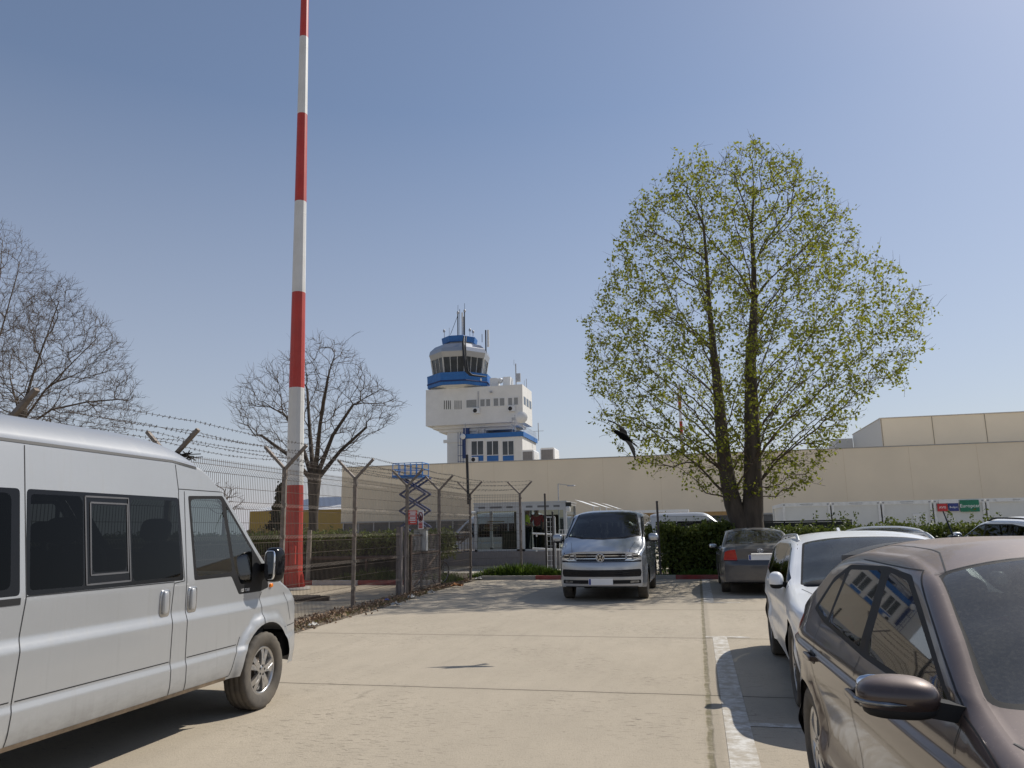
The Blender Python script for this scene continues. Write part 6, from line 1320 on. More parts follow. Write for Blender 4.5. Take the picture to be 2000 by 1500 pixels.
# white mesh gate, dark poles and barrier arms by the minivan
GY = 27.6; a = at(1066, 1010, GY); c = at(1086, 1116, GY); b = MB()
for x in (a.x, c.x): b.bar((x, GY, 0.05), (x, GY, a.z), 0.05, 0.05)
for z in np.linspace(0.1, a.z, 12): b.bar((a.x, GY, z), (c.x, GY, z), 0.05 if z in (0.1, a.z) else 0.015, None)
b.bar(((a.x+c.x)/2, GY, 0.1), ((a.x+c.x)/2, GY, a.z), 0.015); b.box(((a.x+c.x)/2, GY, 0.10), (c.x-a.x+0.1, 0.06, 0.12))
tag(b.build('mesh_gate', [white_mt]), 'narrow white mesh gate leaf beside the minivan', 'gate')
for px, py0, lab in ((1064, 965, 'taller dark pole left of the white mesh gate leaf'), (1079, 1000, 'shorter dark pole right of the white mesh gate leaf'), (1283, 980, 'dark pole between the minivan and the hedge')):
    YY = 27.4 if px < 1100 else 24.9
    p = at(px, py0, YY); b = MB(); b.tube([(p.x, YY, 0), (p.x, YY, p.z)], 0.035, 8); b.sup((p.x, YY, p.z), (0.04, 0.04, 0.03), (1, 1), None, 10, 6); tag(b.build('pole', [mat('pole_steel', (0.07, 0.06, 0.055), 0.6)]), lab, 'pole', 'dark poles')
for py, lab in ((1043, 'upper white barrier arm in front of the right booth'), (1072, 'lower white barrier arm in front of the right booth')):
    p0 = at(1040, py-1, 27.9); p1 = at(1106, py+2, 27.9); b = MB(); b.tube([p0, p1], 0.03, 8); b.bar(p0+Vector((0.15, 0, 0)), p0+Vector((0.15, 0, -0.12)), 0.04); b.bar(p1, (p1.x, 27.9, 0), 0.05); tag(b.build('barrier_arm', [white_mt]), lab, 'barrier', 'white barrier arms')
b = MB(); a = at(1092, 1040, 28.3); c = at(1120, 1118, 28.3)
for x in np.linspace(a.x, a.x+2.3, 20): b.bar((x, 28.3, 0.05), (x, 28.3, 1.5), 0.012)
for z in (0.08, 0.55, 1.0, 1.5): b.bar((a.x, 28.3, z), (a.x+2.3, 28.3, z), 0.02)
tag(b.build('mesh_screen', [white_mt]), 'low pale mesh screen half hidden by the minivan', 'screen')
# black fence with notice behind the right hedge
b = MB(); y = 30.0; x0 = -1.3; b.bar((x0, y, 1.66), (5.4, y, 1.66), 0.05)
for k in range(7): b.bar((x0+k*1.1, y, 0), (x0+k*1.1, y, 1.66), 0.05)
b.b2((x0, y+0.02, 0.05), (5.4, y+0.03, 1.62), 1)
tag(b.build('black_fence', [black_s, mat('screen_cloth', (0.035, 0.04, 0.038), 0.9)]), 'black steel fence with dark screen cloth behind the right hedge', 'fence')
a = at(1299, 1022, 29.9); c = at(1309, 1033, 29.9); b = MB(); b.b2((a.x, 29.9, c.z-0.1), (c.x, 29.93, a.z), 0)
for fz in (0.2, 0.42, 0.62, 0.8): b.b2((a.x+0.05, 29.896, c.z+(a.z-c.z)*fz), (c.x-0.05, 29.9, c.z+(a.z-c.z)*fz+0.02), 1)
tag(b.build('paper_notice', [plate_m, grey_p]), 'small white paper notice on the black fence above the hedge', 'sign')

# ------------------------------------------------------------------ trees
bark_m = mat('bark', (0.085, 0.068, 0.052), 0.95, var=0.45, scale=5.0, bump=0.8, stretch=(1, 1, 0.25)); twig_m = mat('twig_bark', (0.10, 0.072, 0.05), 0.9, var=0.3)
lime_leaf = leaf_mat('young_leaves', (0.15, 0.175, 0.018), (0.33, 0.34, 0.045), 0.8, 0.55)
def grow(trunks, targets, bf, seed, step=0.28, up=0.35, tip=0.0065, e=2.15, limbs=()):
    R = np.random.default_rng(seed); pos = []; par = []; dirs = []; plen = []; fixed = {}
    for tr in trunks:
        start = len(pos)
        for i, (x, y, z, r) in enumerate(tr):
            p = np.array([x, y, z]); pos.append(p); par.append(start+i-1 if i else -1)
            d = np.array(tr[min(i+1, len(tr)-1)][:3])-np.array(tr[max(i-1, 0)][:3]); dirs.append(d/np.linalg.norm(d)); plen.append(0 if i == 0 else plen[-1]+np.linalg.norm(p-pos[-2])); fixed[len(pos)-1] = r
    n = len(pos); cap = n+len(targets)*14+len(limbs)*60; PO = np.zeros((cap, 3)); PO[:n] = pos; DI = np.zeros((cap, 3)); DI[:n] = dirs; PL = np.zeros(cap); PL[:n] = plen; PA = list(par)
    nt0 = n
    for (tx, ty, tz, ang) in limbs:                          # long ascending limbs straight off the trunks
        t = np.array([tx, ty, tz]); hd = np.hypot(PO[:nt0, 0]-tx, PO[:nt0, 1]-ty); k = int(np.argmin(np.abs(PO[:nt0, 2]-(tz-hd*ang))+0.35*hd)); v = t-PO[k]; L = np.linalg.norm(v); m = max(2, int(L/step))
        c1 = PO[k]+(DI[k]*0.5+v/L*0.6)*L*0.35; c2 = t-(v/L+np.array([0, 0, 0.25 if ang > 0.3 else -0.15]))*L*0.3; last = k; pp = PO[k]
        for j in range(1, m+1):
            s = j/m; q = (1-s)**3*PO[k]+3*(1-s)**2*s*c1+3*(1-s)*s*s*c2+s**3*t+R.normal(0, 0.02, 3)*(s < 1); PO[n] = q; dd = q-pp; DI[n] = dd/np.linalg.norm(dd); PL[n] = PL[last]+np.linalg.norm(dd); PA.append(last); last = n; pp = q; n += 1
    T = np.asarray(targets); d0 = np.array([np.min(np.linalg.norm(PO[:n]-t, axis=1)) for t in T]); tips = []
    for ti in np.argsort(d0):
        t = T[ti]; v = t-PO[:n]; d = np.linalg.norm(v, axis=1)+1e-6; ca = (v*DI[:n]).sum(1)/d
        cost = d*(1+0.55*np.maximum(0, 0.45-ca))+bf*PL[:n]+np.where(v[:, 2] < -0.15*d, 0.6*d, 0); k = int(np.argmin(cost)); L = d[k]
        m = max(1, int(np.ceil(L/step))); m = min(m, 13); p0 = PO[k]; c1 = p0+(DI[k]*0.45+v[k]/L*0.4+np.array([0, 0, up]))*L*0.33; last = k; pp = p0
        c2 = t-(v[k]/L*0.9+np.array([0, 0, up*0.35]))*L*0.25
        for j in range(1, m+1):
            s = j/m; q = (1-s)**3*p0+3*(1-s)**2*s*c1+3*(1-s)*s*s*c2+s**3*t+R.normal(0, 0.010*min(1, L), 3)*(s < 1)
            PO[n] = q; dd = q-pp; DI[n] = dd/(np.linalg.norm(dd)+1e-9); PL[n] = PL[last]+np.linalg.norm(dd); PA.append(last); last = n; pp = q; n += 1
        tips.append(last)
    PO = PO[:n]; acc = np.zeros(n); nch = np.zeros(n, int)
    for i in range(n): 
        if PA[i] >= 0: nch[PA[i]] += 1
    acc[nch == 0] = tip**e
    for i in range(n-1, -1, -1):
        if PA[i] >= 0: acc[PA[i]] += acc[i]
    rad = acc**(1/e)
    for i, r in fixed.items(): rad[i] = max(r, 0.004) if r > 0 else rad[i]
    for i in range(n):                                       # never thicker than what carries it
        if PA[i] >= 0 and i not in fixed: rad[i] = min(rad[i], rad[PA[i]]*0.92)
    return PO, PA, rad, tips
def tree_mesh(PO, PA, rad, thick):
    n = len(PO); ch = [[] for _ in range(n)]
    for i, p in enumerate(PA):
        if p >= 0: ch[p].append(i)
    A, B = MB(), MB(); roots = [(i, None) for i in range(n) if PA[i] < 0]; st = roots[:]
    while st:
        i, frm = st.pop(); chain = [frm] if frm is not None else []; cur = i
        while True:
            chain.append(cur)
            if not ch[cur]: break
            o = sorted(ch[cur], key=lambda c: -rad[c]); 
            for c in o[1:]: st.append((c, cur))
            cur = o[0]
        rs = [float(rad[c]) for c in chain]
        if frm is not None: rs[0] = min(rs[0], rs[1]*1.25)
        mx = max(rs); ns = 12 if mx > 0.12 else (7 if mx > 0.05 else (5 if mx > 0.018 else 3))
        (A if mx > thick else B).tube([PO[c] for c in chain], rs, ns, 0, False, True)
    return A, B
def leaves(pts, n_each, spread, size, R, out=None, flat=0.0):
    P = np.repeat(np.asarray(pts), n_each, 0); n = len(P); c = P+R.normal(0, spread, (n, 3)); a = R.normal(0, 1, (n, 3)); a /= np.linalg.norm(a, axis=1, keepdims=True)
    b_ = R.normal(0, 1, (n, 3)); b_[:, 2] *= (1-flat); b_ -= a*(a*b_).sum(1, keepdims=True); b_ /= np.linalg.norm(b_, axis=1, keepdims=True)+1e-9
    s = size*R.uniform(0.55, 1.25, (n, 1)); q = np.stack([c-a*s*0.6, c+b_*s*0.42-a*s*0.08, c+a*s*0.7, c-b_*s*0.42-a*s*0.08], 1).reshape(-1, 3)
    mb = out or MB(); mb.add(q, [(4*i, 4*i+1, 4*i+2, 4*i+3) for i in range(n)]); return mb
def pxcrown(poly_px, Y, n, R, cyc, depth=0.9, shell=0.45, base=None):
    """points filling a crown whose outline at distance Y is known; depth follows the width at each height"""
    poly = [at(x, y, Y) for x, y in poly_px]; P2 = [(p.x, p.z) for p in poly]; xs = [p[0] for p in P2]; zs = [p[1] for p in P2]; out = []
    zt = np.linspace(min(zs), max(zs), 60); ext = []
    for z in zt:
        xx = np.linspace(min(xs), max(xs), 200); ins = inpoly(np.stack([xx, np.full_like(xx, z)], 1), P2); ext.append((xx[ins].min(), xx[ins].max()) if ins.any() else (0, 0))
    ext = np.array(ext)
    while len(out) < n:
        x = R.uniform(min(xs), max(xs)); z = R.uniform(min(zs), max(zs)); l, r = np.interp(z, zt, ext[:, 0]), np.interp(z, zt, ext[:, 1])
        if not l < x < r: continue
        cx_, hw = (l+r)/2, (r-l)/2; u = (x-cx_)/hw; dm = hw*depth*math.sqrt(max(0, 1-u*u)); y = R.uniform(-1, 1)*dm
        rr = math.hypot(u, y/max(hw*depth, 1e-3))
        if rr < 0.75 and R.random() < shell: continue
        out.append((x, Y+y, z))
    return np.array(out)
def link_tree(name, label, Y, trunks, targets, bf, seed, thick, leaf=None, group=None, twigs=0, **k):
    PO, PA, rad, tips = grow(trunks, targets, bf, seed, **k); x, y, z, _ = trunks[0][0]
    r = empty(name, (x, y, 0), 0, label, 'tree', group); A, B = tree_mesh(PO, PA, rad, thick)
    if twigs:
        R = np.random.default_rng(seed+9); 
        for i in np.nonzero(rad < 0.020)[0]:
            if PA[i] < 0: continue
            for _ in range(int(twigs)+(R.random() < twigs % 1)):
                d = PO[i]-PO[PA[i]]; d = d/(np.linalg.norm(d)+1e-6); v = d*0.9+R.normal(0, 0.45, 3)+np.array([0, 0, 0.25]); v /= np.linalg.norm(v); L = R.uniform(0.15, 0.5); w_ = v*0.7+R.normal(0, .25, 3)+np.array([0, 0, .15])
                B.tube([PO[i], PO[i]+v*L*0.5, PO[i]+v*L*0.5+w_*L*0.5], [0.0055, 0.0045, 0.002], 3, 0, False, True)
    part(A, 'trunk', [bark_m], r); part(B, 'branches', [twig_m], r)
    if leaf: 
        R = np.random.default_rng(seed+5); idx = [i for i in range(len(PO)) if rad[i] < leaf.get('maxr', 0.011)]; idx = [i for i in idx if R.random() < leaf.get('keep', 1)]
        m = leaves(PO[idx], leaf['n'], leaf['spread'], leaf['size'], R); part(m, 'crown', [leaf['mat']], r)
    return r
R1 = np.random.default_rng(3); TYB = 25.8
CROWN = [(1470, 284), (1540, 312), (1575, 345), (1600, 352), (1640, 395), (1648, 440), (1690, 495), (1740, 545), (1790, 572), (1815, 610), (1812, 650), (1795, 700), (1750, 755), (1690, 790), (1650, 845), (1625, 890), (1590, 935), (1520, 975), (1470, 985),
         (1420, 975), (1340, 955), (1310, 905), (1330, 870), (1290, 880), (1235, 905), (1185, 855), (1155, 780), (1145, 715), (1150, 640), (1168, 570), (1200, 500), (1238, 400), (1290, 365), (1330, 325), (1400, 305)]
tg = pxcrown(CROWN, TYB, 3300, R1, 0, 0.85, 0.2); cc = tg.mean(0); kk = R1.random(len(tg)) < 0.10; tg[kk] = cc+(tg[kk]-cc)*R1.uniform(1.0, 1.10, (kk.sum(), 1))
def tp(x, y, r, dy=0.0): p = at(x, y, TYB+dy); return (p.x, p.y, p.z, r)
base = at(1458, 1046, TYB)
TRL = [(base.x-0.20, TYB, 0.0, 0.40), tp(1447, 1020, .33), tp(1432, 985, .28), tp(1422, 940, .25), tp(1414, 890, .225), tp(1409, 840, .20), tp(1405, 790, .175), tp(1400, 740, .15), tp(1394, 690, .12), tp(1389, 640, .095), tp(1384, 580, .07), tp(1380, 510, 0), tp(1374, 440, 0), tp(1366, 370, 0)]
TRR = [(base.x+0.22, TYB+0.1, 0.0, 0.42), tp(1468, 1018, .36), tp(1471, 970, .31), tp(1470, 920, .28), tp(1470, 870, .255), tp(1468, 820, .235), tp(1467, 770, .21), tp(1466, 710, .175), tp(1470, 650, .14), tp(1473, 590, .11), tp(1472, 520, .08), tp(1468, 450, 0), tp(1472, 380, 0), tp(1470, 320, 0)]
RL = np.random.default_rng(8); cand = pxcrown([(1475+(x-1475)*0.86, 700+(y-700)*0.88) for x, y in CROWN], TYB, 900, RL, 0, 0.85, 0.9); LT = []
for q in cand:                                               # spread the limb ends evenly
    if all((q[0]-o[0])**2+(q[1]-o[1])**2+(q[2]-o[2])**2 > 1.15**2 for o in LT): LT.append((*q, 0.95 if q[2] > 5.5 else (0.45 if q[2] > 4 else 0.0)))
LT = LT[:110]
link_tree('lime_tree', 'big twin trunked tree in fresh yellow green leaf behind the parked cars', TYB, [TRL, TRR], tg, 0.20, 21, 0.055, dict(n=8, spread=0.11, size=0.093, mat=lime_leaf, maxr=0.0115, keep=0.62), twigs=0.7, limbs=LT)
# epicormic shoots low on the trunks belong to that crown outline already; the bare trees follow
BY = 25.3; C2 = [(640, 650), (690, 690), (740, 740), (782, 785), (775, 815), (720, 850), (690, 880), (660, 900), (560, 900), (520, 870), (470, 835), (460, 800), (485, 750), (530, 710), (570, 690), (600, 665)]
tg = pxcrown(C2, BY, 1200, R1, 0, 0.8, 0.35)
def tb(x, y, r, dy=0.0, Y=BY): p = at(x, y, Y+dy); return (p.x, p.y, p.z, r)
b0 = at(612, 1110, BY)
TR2 = [[(b0.x, BY, 0, .20), tb(612, 1060, .17), tb(612, 1010, .165), tb(613, 970, .19), tb(614, 940, .24), tb(614, 925, .22)],
       [tb(610, 935, 0.095), tb(590, 870, 0.065), tb(560, 815, 0.045), tb(515, 785, 0)], [tb(612, 930, 0.095), tb(605, 840, 0.065, .5), tb(600, 760, 0.045, .8), tb(595, 700, 0, .9)], [tb(615, 930, 0.095), tb(625, 830, 0.065, -.5), tb(640, 740, 0.045, -.7), tb(645, 680, 0, -.8)],
       [tb(618, 932, 0.095), tb(650, 850, 0.065), tb(690, 790, 0.045), tb(745, 760, 0)], [tb(618, 938, 0.095), tb(665, 880, 0.065, .6), tb(715, 835, 0.045, .8)], [tb(608, 935, 0.095), tb(565, 890, 0.065, -.6), tb(510, 850, 0.045, -.8)]]
link_tree('bare_tree', 'leafless pollarded tree with a stout trunk behind the red and white mast', BY, TR2, tg, 0.30, 33, 0.06, tip=0.0055, e=2.2, twigs=1.2)
LYB = 27.0; C3 = [(-60, 470), (0, 430), (30, 445), (60, 490), (85, 540), (110, 570), (60, 640), (20, 700), (-60, 760), (-200, 700), (-220, 560), (-140, 470)]
tg = pxcrown(C3, LYB+3, 1600, R1, 0, 0.8, 0.35); YB = LYB+3; b0 = at(-70, 1100, YB)
TR3 = [[(b0.x, YB, 0, .38), tb(-70, 960, .32, 0, YB), tb(-68, 880, .28, 0, YB), tb(-62, 800, .22, 0, YB), tb(-60, 700, .15, 0, YB), tb(-58, 600, .09, 0, YB), tb(-60, 500, .03, 0, YB)], [tb(-64, 820, 0, 0, YB), tb(-20, 720, 0, .5, YB), tb(10, 620, 0, .7, YB), tb(35, 530, 0, .8, YB)], [tb(-62, 760, 0, 0, YB), tb(-20, 650, 0, -.8, YB), tb(0, 540, 0, -1, YB), tb(5, 470, 0, -1, YB)]]
link_tree('bare_tree', 'tallest leafless tree, cut by the left edge of the picture above the silver van', YB, TR3, tg, 0.25, 41, 0.06, tip=0.005, e=2.25, twigs=2.2)
C4 = [(125, 545), (150, 555), (170, 600), (200, 620), (225, 680), (262, 790), (250, 815), (200, 850), (100, 850), (0, 850), (-60, 780), (-40, 700), (20, 650), (60, 590)]
tg = pxcrown(C4, LYB-3, 1600, R1, 0, 0.8, 0.35); YB2 = LYB-3; b0 = at(35, 1120, YB2)
TR4 = [[(b0.x, YB2, 0, .33), tb(36, 960, .28, 0, YB2), tb(38, 860, .24, 0, YB2), tb(44, 800, .18, 0, YB2)], [tb(43, 805, 0, 0, YB2), tb(65, 730, 0, 0.3, YB2), tb(90, 660, 0, .5, YB2), tb(115, 590, 0, .6, YB2)], [tb(40, 830, 0, 0, YB2), tb(90, 760, 0, -.4, YB2), tb(140, 710, 0, -.6, YB2), tb(190, 660, 0, -.7, YB2)], [tb(42, 840, 0, 0, YB2), tb(100, 800, 0, .5, YB2), tb(170, 785, 0, .8, YB2), tb(230, 780, 0, 1, YB2)], [tb(40, 820, 0, 0, YB2), tb(20, 740, 0, .5, YB2), tb(15, 670, 0, .7, YB2)]]
link_tree('bare_tree', 'lower leafless tree spreading right above the roof of the silver van', YB2, TR4, tg, 0.25, 43, 0.055, tip=0.005, e=2.25, twigs=2.2)
C5 = [(440, 935), (465, 950), (480, 975), (470, 1000), (430, 1005), (400, 990), (405, 955)]
tg = pxcrown(C5, 44, 130, R1, 0, 0.8, 0.2); b0 = at(438, 1040, 44)
link_tree('bare_tree', 'small far leafless tree seen through the fence right of the silver van', 44, [[(b0.x, 44, 0, .12), tb(438, 1010, .10, 0, 44), tb(438, 985, .06, 0, 44), tb(439, 960, .03, 0, 44)]], tg, 0.3, 47, 0.05, tip=0.012)
# conifer
con_m = leaf_mat('conifer_needles', (0.010, 0.018, 0.010), (0.028, 0.040, 0.020), 2.0, 0.1); cp = at(546, 1040, 40); cz = at(546, 948, 40).z
r = empty('conifer', (cp.x, 40, 0), 0, 'dark narrow conifer beyond the fence, left of the striped mast', 'tree'); b = MB(); b.tube([(0, 0, 0), (0, 0, cz)], [0.14, 0.02], 8); b.build('trunk', [bark_m], r)
pts = []
for k in range(420):
    f = R1.random()**0.8; z = 0.5+(cz-0.5)*f; a = R1.uniform(0, 6.28); q = (1-f)*1.05*(0.55+0.45*R1.random())*(0.8+0.3*math.sin(z*7)); pts.append((q*math.cos(a), q*math.sin(a), z-0.15*q))
leaves(pts, 6, 0.10, 0.22, R1).build('crown', [con_m], r)
# hedges, weeds, litter
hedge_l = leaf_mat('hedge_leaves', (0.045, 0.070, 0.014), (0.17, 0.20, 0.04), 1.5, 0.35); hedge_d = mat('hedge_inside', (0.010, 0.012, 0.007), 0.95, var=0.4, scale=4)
def hedge(name, x0, x1, y0, y1, h, label, n, seed, shoots=0, low=0.25, dark=hedge_d):
    R = np.random.default_rng(seed); r = empty(name, ((x0+x1)/2, (y0+y1)/2, 0), 0, label, 'hedge'); L = x1-x0; b = MB(); k = max(6, int(L/0.5))
    hs = h+R.normal(0, 0.05, k+1)
    for i in range(k):
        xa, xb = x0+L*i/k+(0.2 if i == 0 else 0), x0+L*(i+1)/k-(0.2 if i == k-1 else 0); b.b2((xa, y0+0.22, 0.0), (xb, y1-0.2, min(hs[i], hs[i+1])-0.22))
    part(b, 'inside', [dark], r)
    P = []
    for _ in range(n):
        u = R.random(); x = x0+L*R.random(); hh = np.interp(x, np.linspace(x0, x1, k+1), hs)
        if u < 0.50: y = y0+0.14+R.normal(0, 0.09); z = low+(hh-low)*R.random()**0.75
        elif u < 0.88: y = y0+(y1-y0)*R.random(); z = hh-0.08+R.normal(0, 0.07)
        else: x = (x0 if R.random() < 0.5 else x1)+R.normal(0, 0.08); y = y0+(y1-y0)*R.random(); z = low+(hh-low)*R.random()
        P.append((x, y, z))
    mb = leaves(P, 2, 0.05, 0.085, R)
    for _ in range(shoots):
        x = x0+L*R.random(); y = y0+(y1-y0)*R.random(); hgt = R.uniform(0.15, 0.5); leaves([(x+R.normal(0, .02), y, h+hgt*t) for t in np.linspace(0, 1, 7)], 3, 0.035, 0.075, R, mb)
    part(mb, 'foliage', [hedge_l], r); return r
hedge('hedge', -24.0, -7.75, 22.9, 24.2, 1.52, 'clipped hedge behind the fence left of the gate, in its own shade below', 11000, 5, 0, 0.75)  # the shade below is the near-black core, left bare of leaves
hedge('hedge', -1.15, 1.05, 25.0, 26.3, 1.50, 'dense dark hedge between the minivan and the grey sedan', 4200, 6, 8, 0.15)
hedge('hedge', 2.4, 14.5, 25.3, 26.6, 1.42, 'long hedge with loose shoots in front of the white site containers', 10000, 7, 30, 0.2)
b = MB(); b.tube([(-20, 22.6, 0.75), (-7.9, 22.6, 0.78)], 0.06, 8)
for x in (-19, -16, -13, -10, -8): b.bar((x, 22.6, 0), (x, 22.6, 0.76), 0.06)
tag(b.build('pipe_rail', [mat('brown_pipe', (0.055, 0.028, 0.018), 0.6)]), 'low brown pipe rail in front of the left hedge', 'rail')
p = at(628, 1108, 23.3); b = MB(); b.tube([(p.x, 22.4, 0), (p.x+0.02, 22.4, at(625, 1035, 22.4).z)], [0.08, 0.07], 8); tag(b.build('stake', [mat('pale_stake', (0.30, 0.25, 0.20), 0.9, var=0.3, scale=8)]), 'pale wooden stake beside the pollarded bare tree', 'stake')
bush_m = leaf_mat('reddish_bush_leaves', (0.085, 0.060, 0.025), (0.14, 0.12, 0.05), 2.0, 0.3)
for (px, py, Y, w_, h_, lab, m_) in ((585, 1020, 40, 2.6, 2.2, 'loose brownish shrub beyond the fence, behind the striped mast', bush_m), (515, 1030, 38, 2.6, 1.9, 'loose brownish shrub beyond the fence, left of the dark conifer', bush_m), (840, 1062, 29.3, 1.0, 1.1, 'small green shrub behind the bicycle', hedge_l)):
    p = at(px, py, Y); r = empty('shrub', (p.x, Y, 0), 0, lab, 'shrub'); q = R1.normal(0, 1, (500, 3)); q /= np.linalg.norm(q, axis=1, keepdims=True); q *= (R1.random((500, 1))**0.4)
    leaves(q*np.array([w_/2, w_/2, h_/2])+np.array([0, 0, h_/2]), 5, 0.08, 0.10 if Y > 35 else 0.07, R1).build('foliage', [m_], r)
    b = MB()
    for k in range(9): a = k*0.7; b.tube([(0, 0, 0), (math.cos(a)*w_*0.3, math.sin(a)*w_*0.3, h_*0.8)], [0.03, 0.008], 5, 0, False)
    b.build('stems', [twig_m], r)
weed_m = leaf_mat('weeds_green', (0.055, 0.10, 0.012), (0.13, 0.19, 0.03), 2.5, 0.35)
def weeds(name, fn, n, h, seed, m=None, wd=0.012):
    R = np.random.default_rng(seed); vs = []; fs = []
    for i in range(n):
        x, y, k = fn(R); a = R.uniform(0, 6.28); hh = h*k*R.uniform(0.4, 1.1); l = hh*R.uniform(0.1, 0.7); w_ = wd*R.uniform(0.7, 1.8); dx, dy = math.cos(a), math.sin(a); o = len(vs)
        vs += [(x-dy*w_, y+dx*w_, 0.03), (x+dy*w_, y-dx*w_, 0.03), (x+dx*l*0.5+dy*w_, y+dy*l*0.5-dx*w_, hh*0.65), (x+dx*l*0.5-dy*w_, y+dy*l*0.5+dx*w_, hh*0.65), (x+dx*l, y+dy*l, hh)]
        fs += [(o, o+1, o+2, o+3), (o+3, o+2, o+4)]
    b = MB(); b.add(vs, fs); return tag(b.build(name, [m or weed_m]), kind='stuff')
def ell(cx_, cy_, rx, ry):
    def f(R):
        a = R.uniform(0, 6.28); q = math.sqrt(R.random()); return cx_+rx*q*math.cos(a), cy_+ry*q*math.sin(a), max(0.25, 1-q*q*0.8)
    return f
w0 = gnd(1010, 1118); weeds('weeds', ell(-5.6, 24.75, 1.75, 0.42), 5200, 0.50, 1, None, 0.014)
weeds('weeds', ell(-9.4, 22.5, 1.9, 0.33), 3600, 0.50, 2); weeds('weeds', ell(-7.6, 22.9, 0.6, 1.0), 900, 0.35, 3); weeds('weeds', ell(0.1, 24.6, 1.1, 0.28), 1600, 0.30, 4)
weeds('grass', lambda R: (R.uniform(-30, -7.5), R.uniform(22.2, 27), 1.0), 3500, 0.12, 5); weeds('grass', lambda R: (R.uniform(-6.9, 14), R.uniform(24.3, 27), 1.0), 4500, 0.14, 6)
weeds('grass', lambda R: (lambda y: (-6.45-0.045*max(0, y-11)+R.normal(0, 0.10), y, 1.0))(R.uniform(7, 20)), 1500, 0.07, 8, leaf_mat('dry_grass', (0.10, 0.11, 0.03), (0.22, 0.18, 0.08), 3.0, 0.3), 0.006)
R = np.random.default_rng(77); n = 5200; y = R.uniform(6.5, 23.5, n); wdt = np.interp(y, [6, 12, 16, 20, 24], [0.40, 0.36, 0.30, 0.16, 0.10]); cxx = np.interp(y, [6, 11, 15.6, 20, 24], [-6.65, -6.68, -6.82, -7.0, -7.05]); x = cxx+R.normal(0, 1, n)*wdt*0.55
pts = np.stack([x, y, 0.015+np.abs(R.normal(0, 0.025, n))], 1); k = int(n*0.6)
litter_a = mat('dead_leaves', (0.28, 0.19, 0.12), 0.9, var=0.6, scale=30)
mb = MB(); leaves(pts, 1, 0.004, 0.05, R, mb); tag(mb.build('leaf_litter', [litter_a]), kind='stuff')
# rubbish along the verge
def rag(px, py, s, m, lab, seed):
    p = gnd(px, py, 0.03); R = np.random.default_rng(seed); b = MB(); vs = []; k = 7
    for i in range(k):
        for j in range(k): vs.append((p.x+s*(i/(k-1)-.5)+R.normal(0, s*.06), p.y+s*0.7*(j/(k-1)-.5)+R.normal(0, s*.06), 0.03+abs(R.normal(0, s*.22))*(1-abs(i/(k-1)-.5))))
    b.add(vs, [(i*k+j, i*k+j+1, (i+1)*k+j+1, (i+1)*k+j) for i in range(k-1) for j in range(k-1)], 0, True); return tag(b.build('rubbish', [m]), lab, 'rubbish', 'rubbish along the verge')
plas = mat('white_plastic', (0.48, 0.46, 0.42), 0.4, var=0.2); card = mat('orange_card', (0.45, 0.20, 0.08), 0.7, var=0.4); bag_b = mat('blue_bag', (0.06, 0.10, 0.35), 0.5, var=0.5)
rag(754, 1173, 0.14, bag_b, 'crumpled blue and white wrapper below the fence', 1); rag(775, 1182, 0.20, plas, 'pale plastic bag on dead leaves left of the gate', 2); rag(612, 1222, 0.16, plas, 'flat torn white bag on the verge nearest the silver van', 3)
rag(882, 1136, 0.20, plas, 'upright white scrap on the verge right of the bicycle', 4); rag(893, 1145, 0.30, card, 'orange and white flattened carton on the verge', 5); rag(934, 1131, 0.22, plas, 'white scrap at the kerb end near the corner post', 6); rag(806, 1167, 0.2, plas, 'dirty white scrap at the foot of the gate', 7); rag(842, 1158, 0.18, plas, 'small pale scrap in front of the bicycle', 8)
p = gnd(622, 1161); b = MB(); b.box((-9.1, 16.9, 0.05), (1.3, 0.16, 0.10), 0.25); b.box((-9.4, 17.25, 0.05), (1.1, 0.14, 0.09), 0.18)
tag(b.build('timber', [mat('old_timber', (0.05, 0.035, 0.028), 0.9, var=0.4, scale=6)]), 'old dark timbers lying on the ground near the mast foot', 'timber')

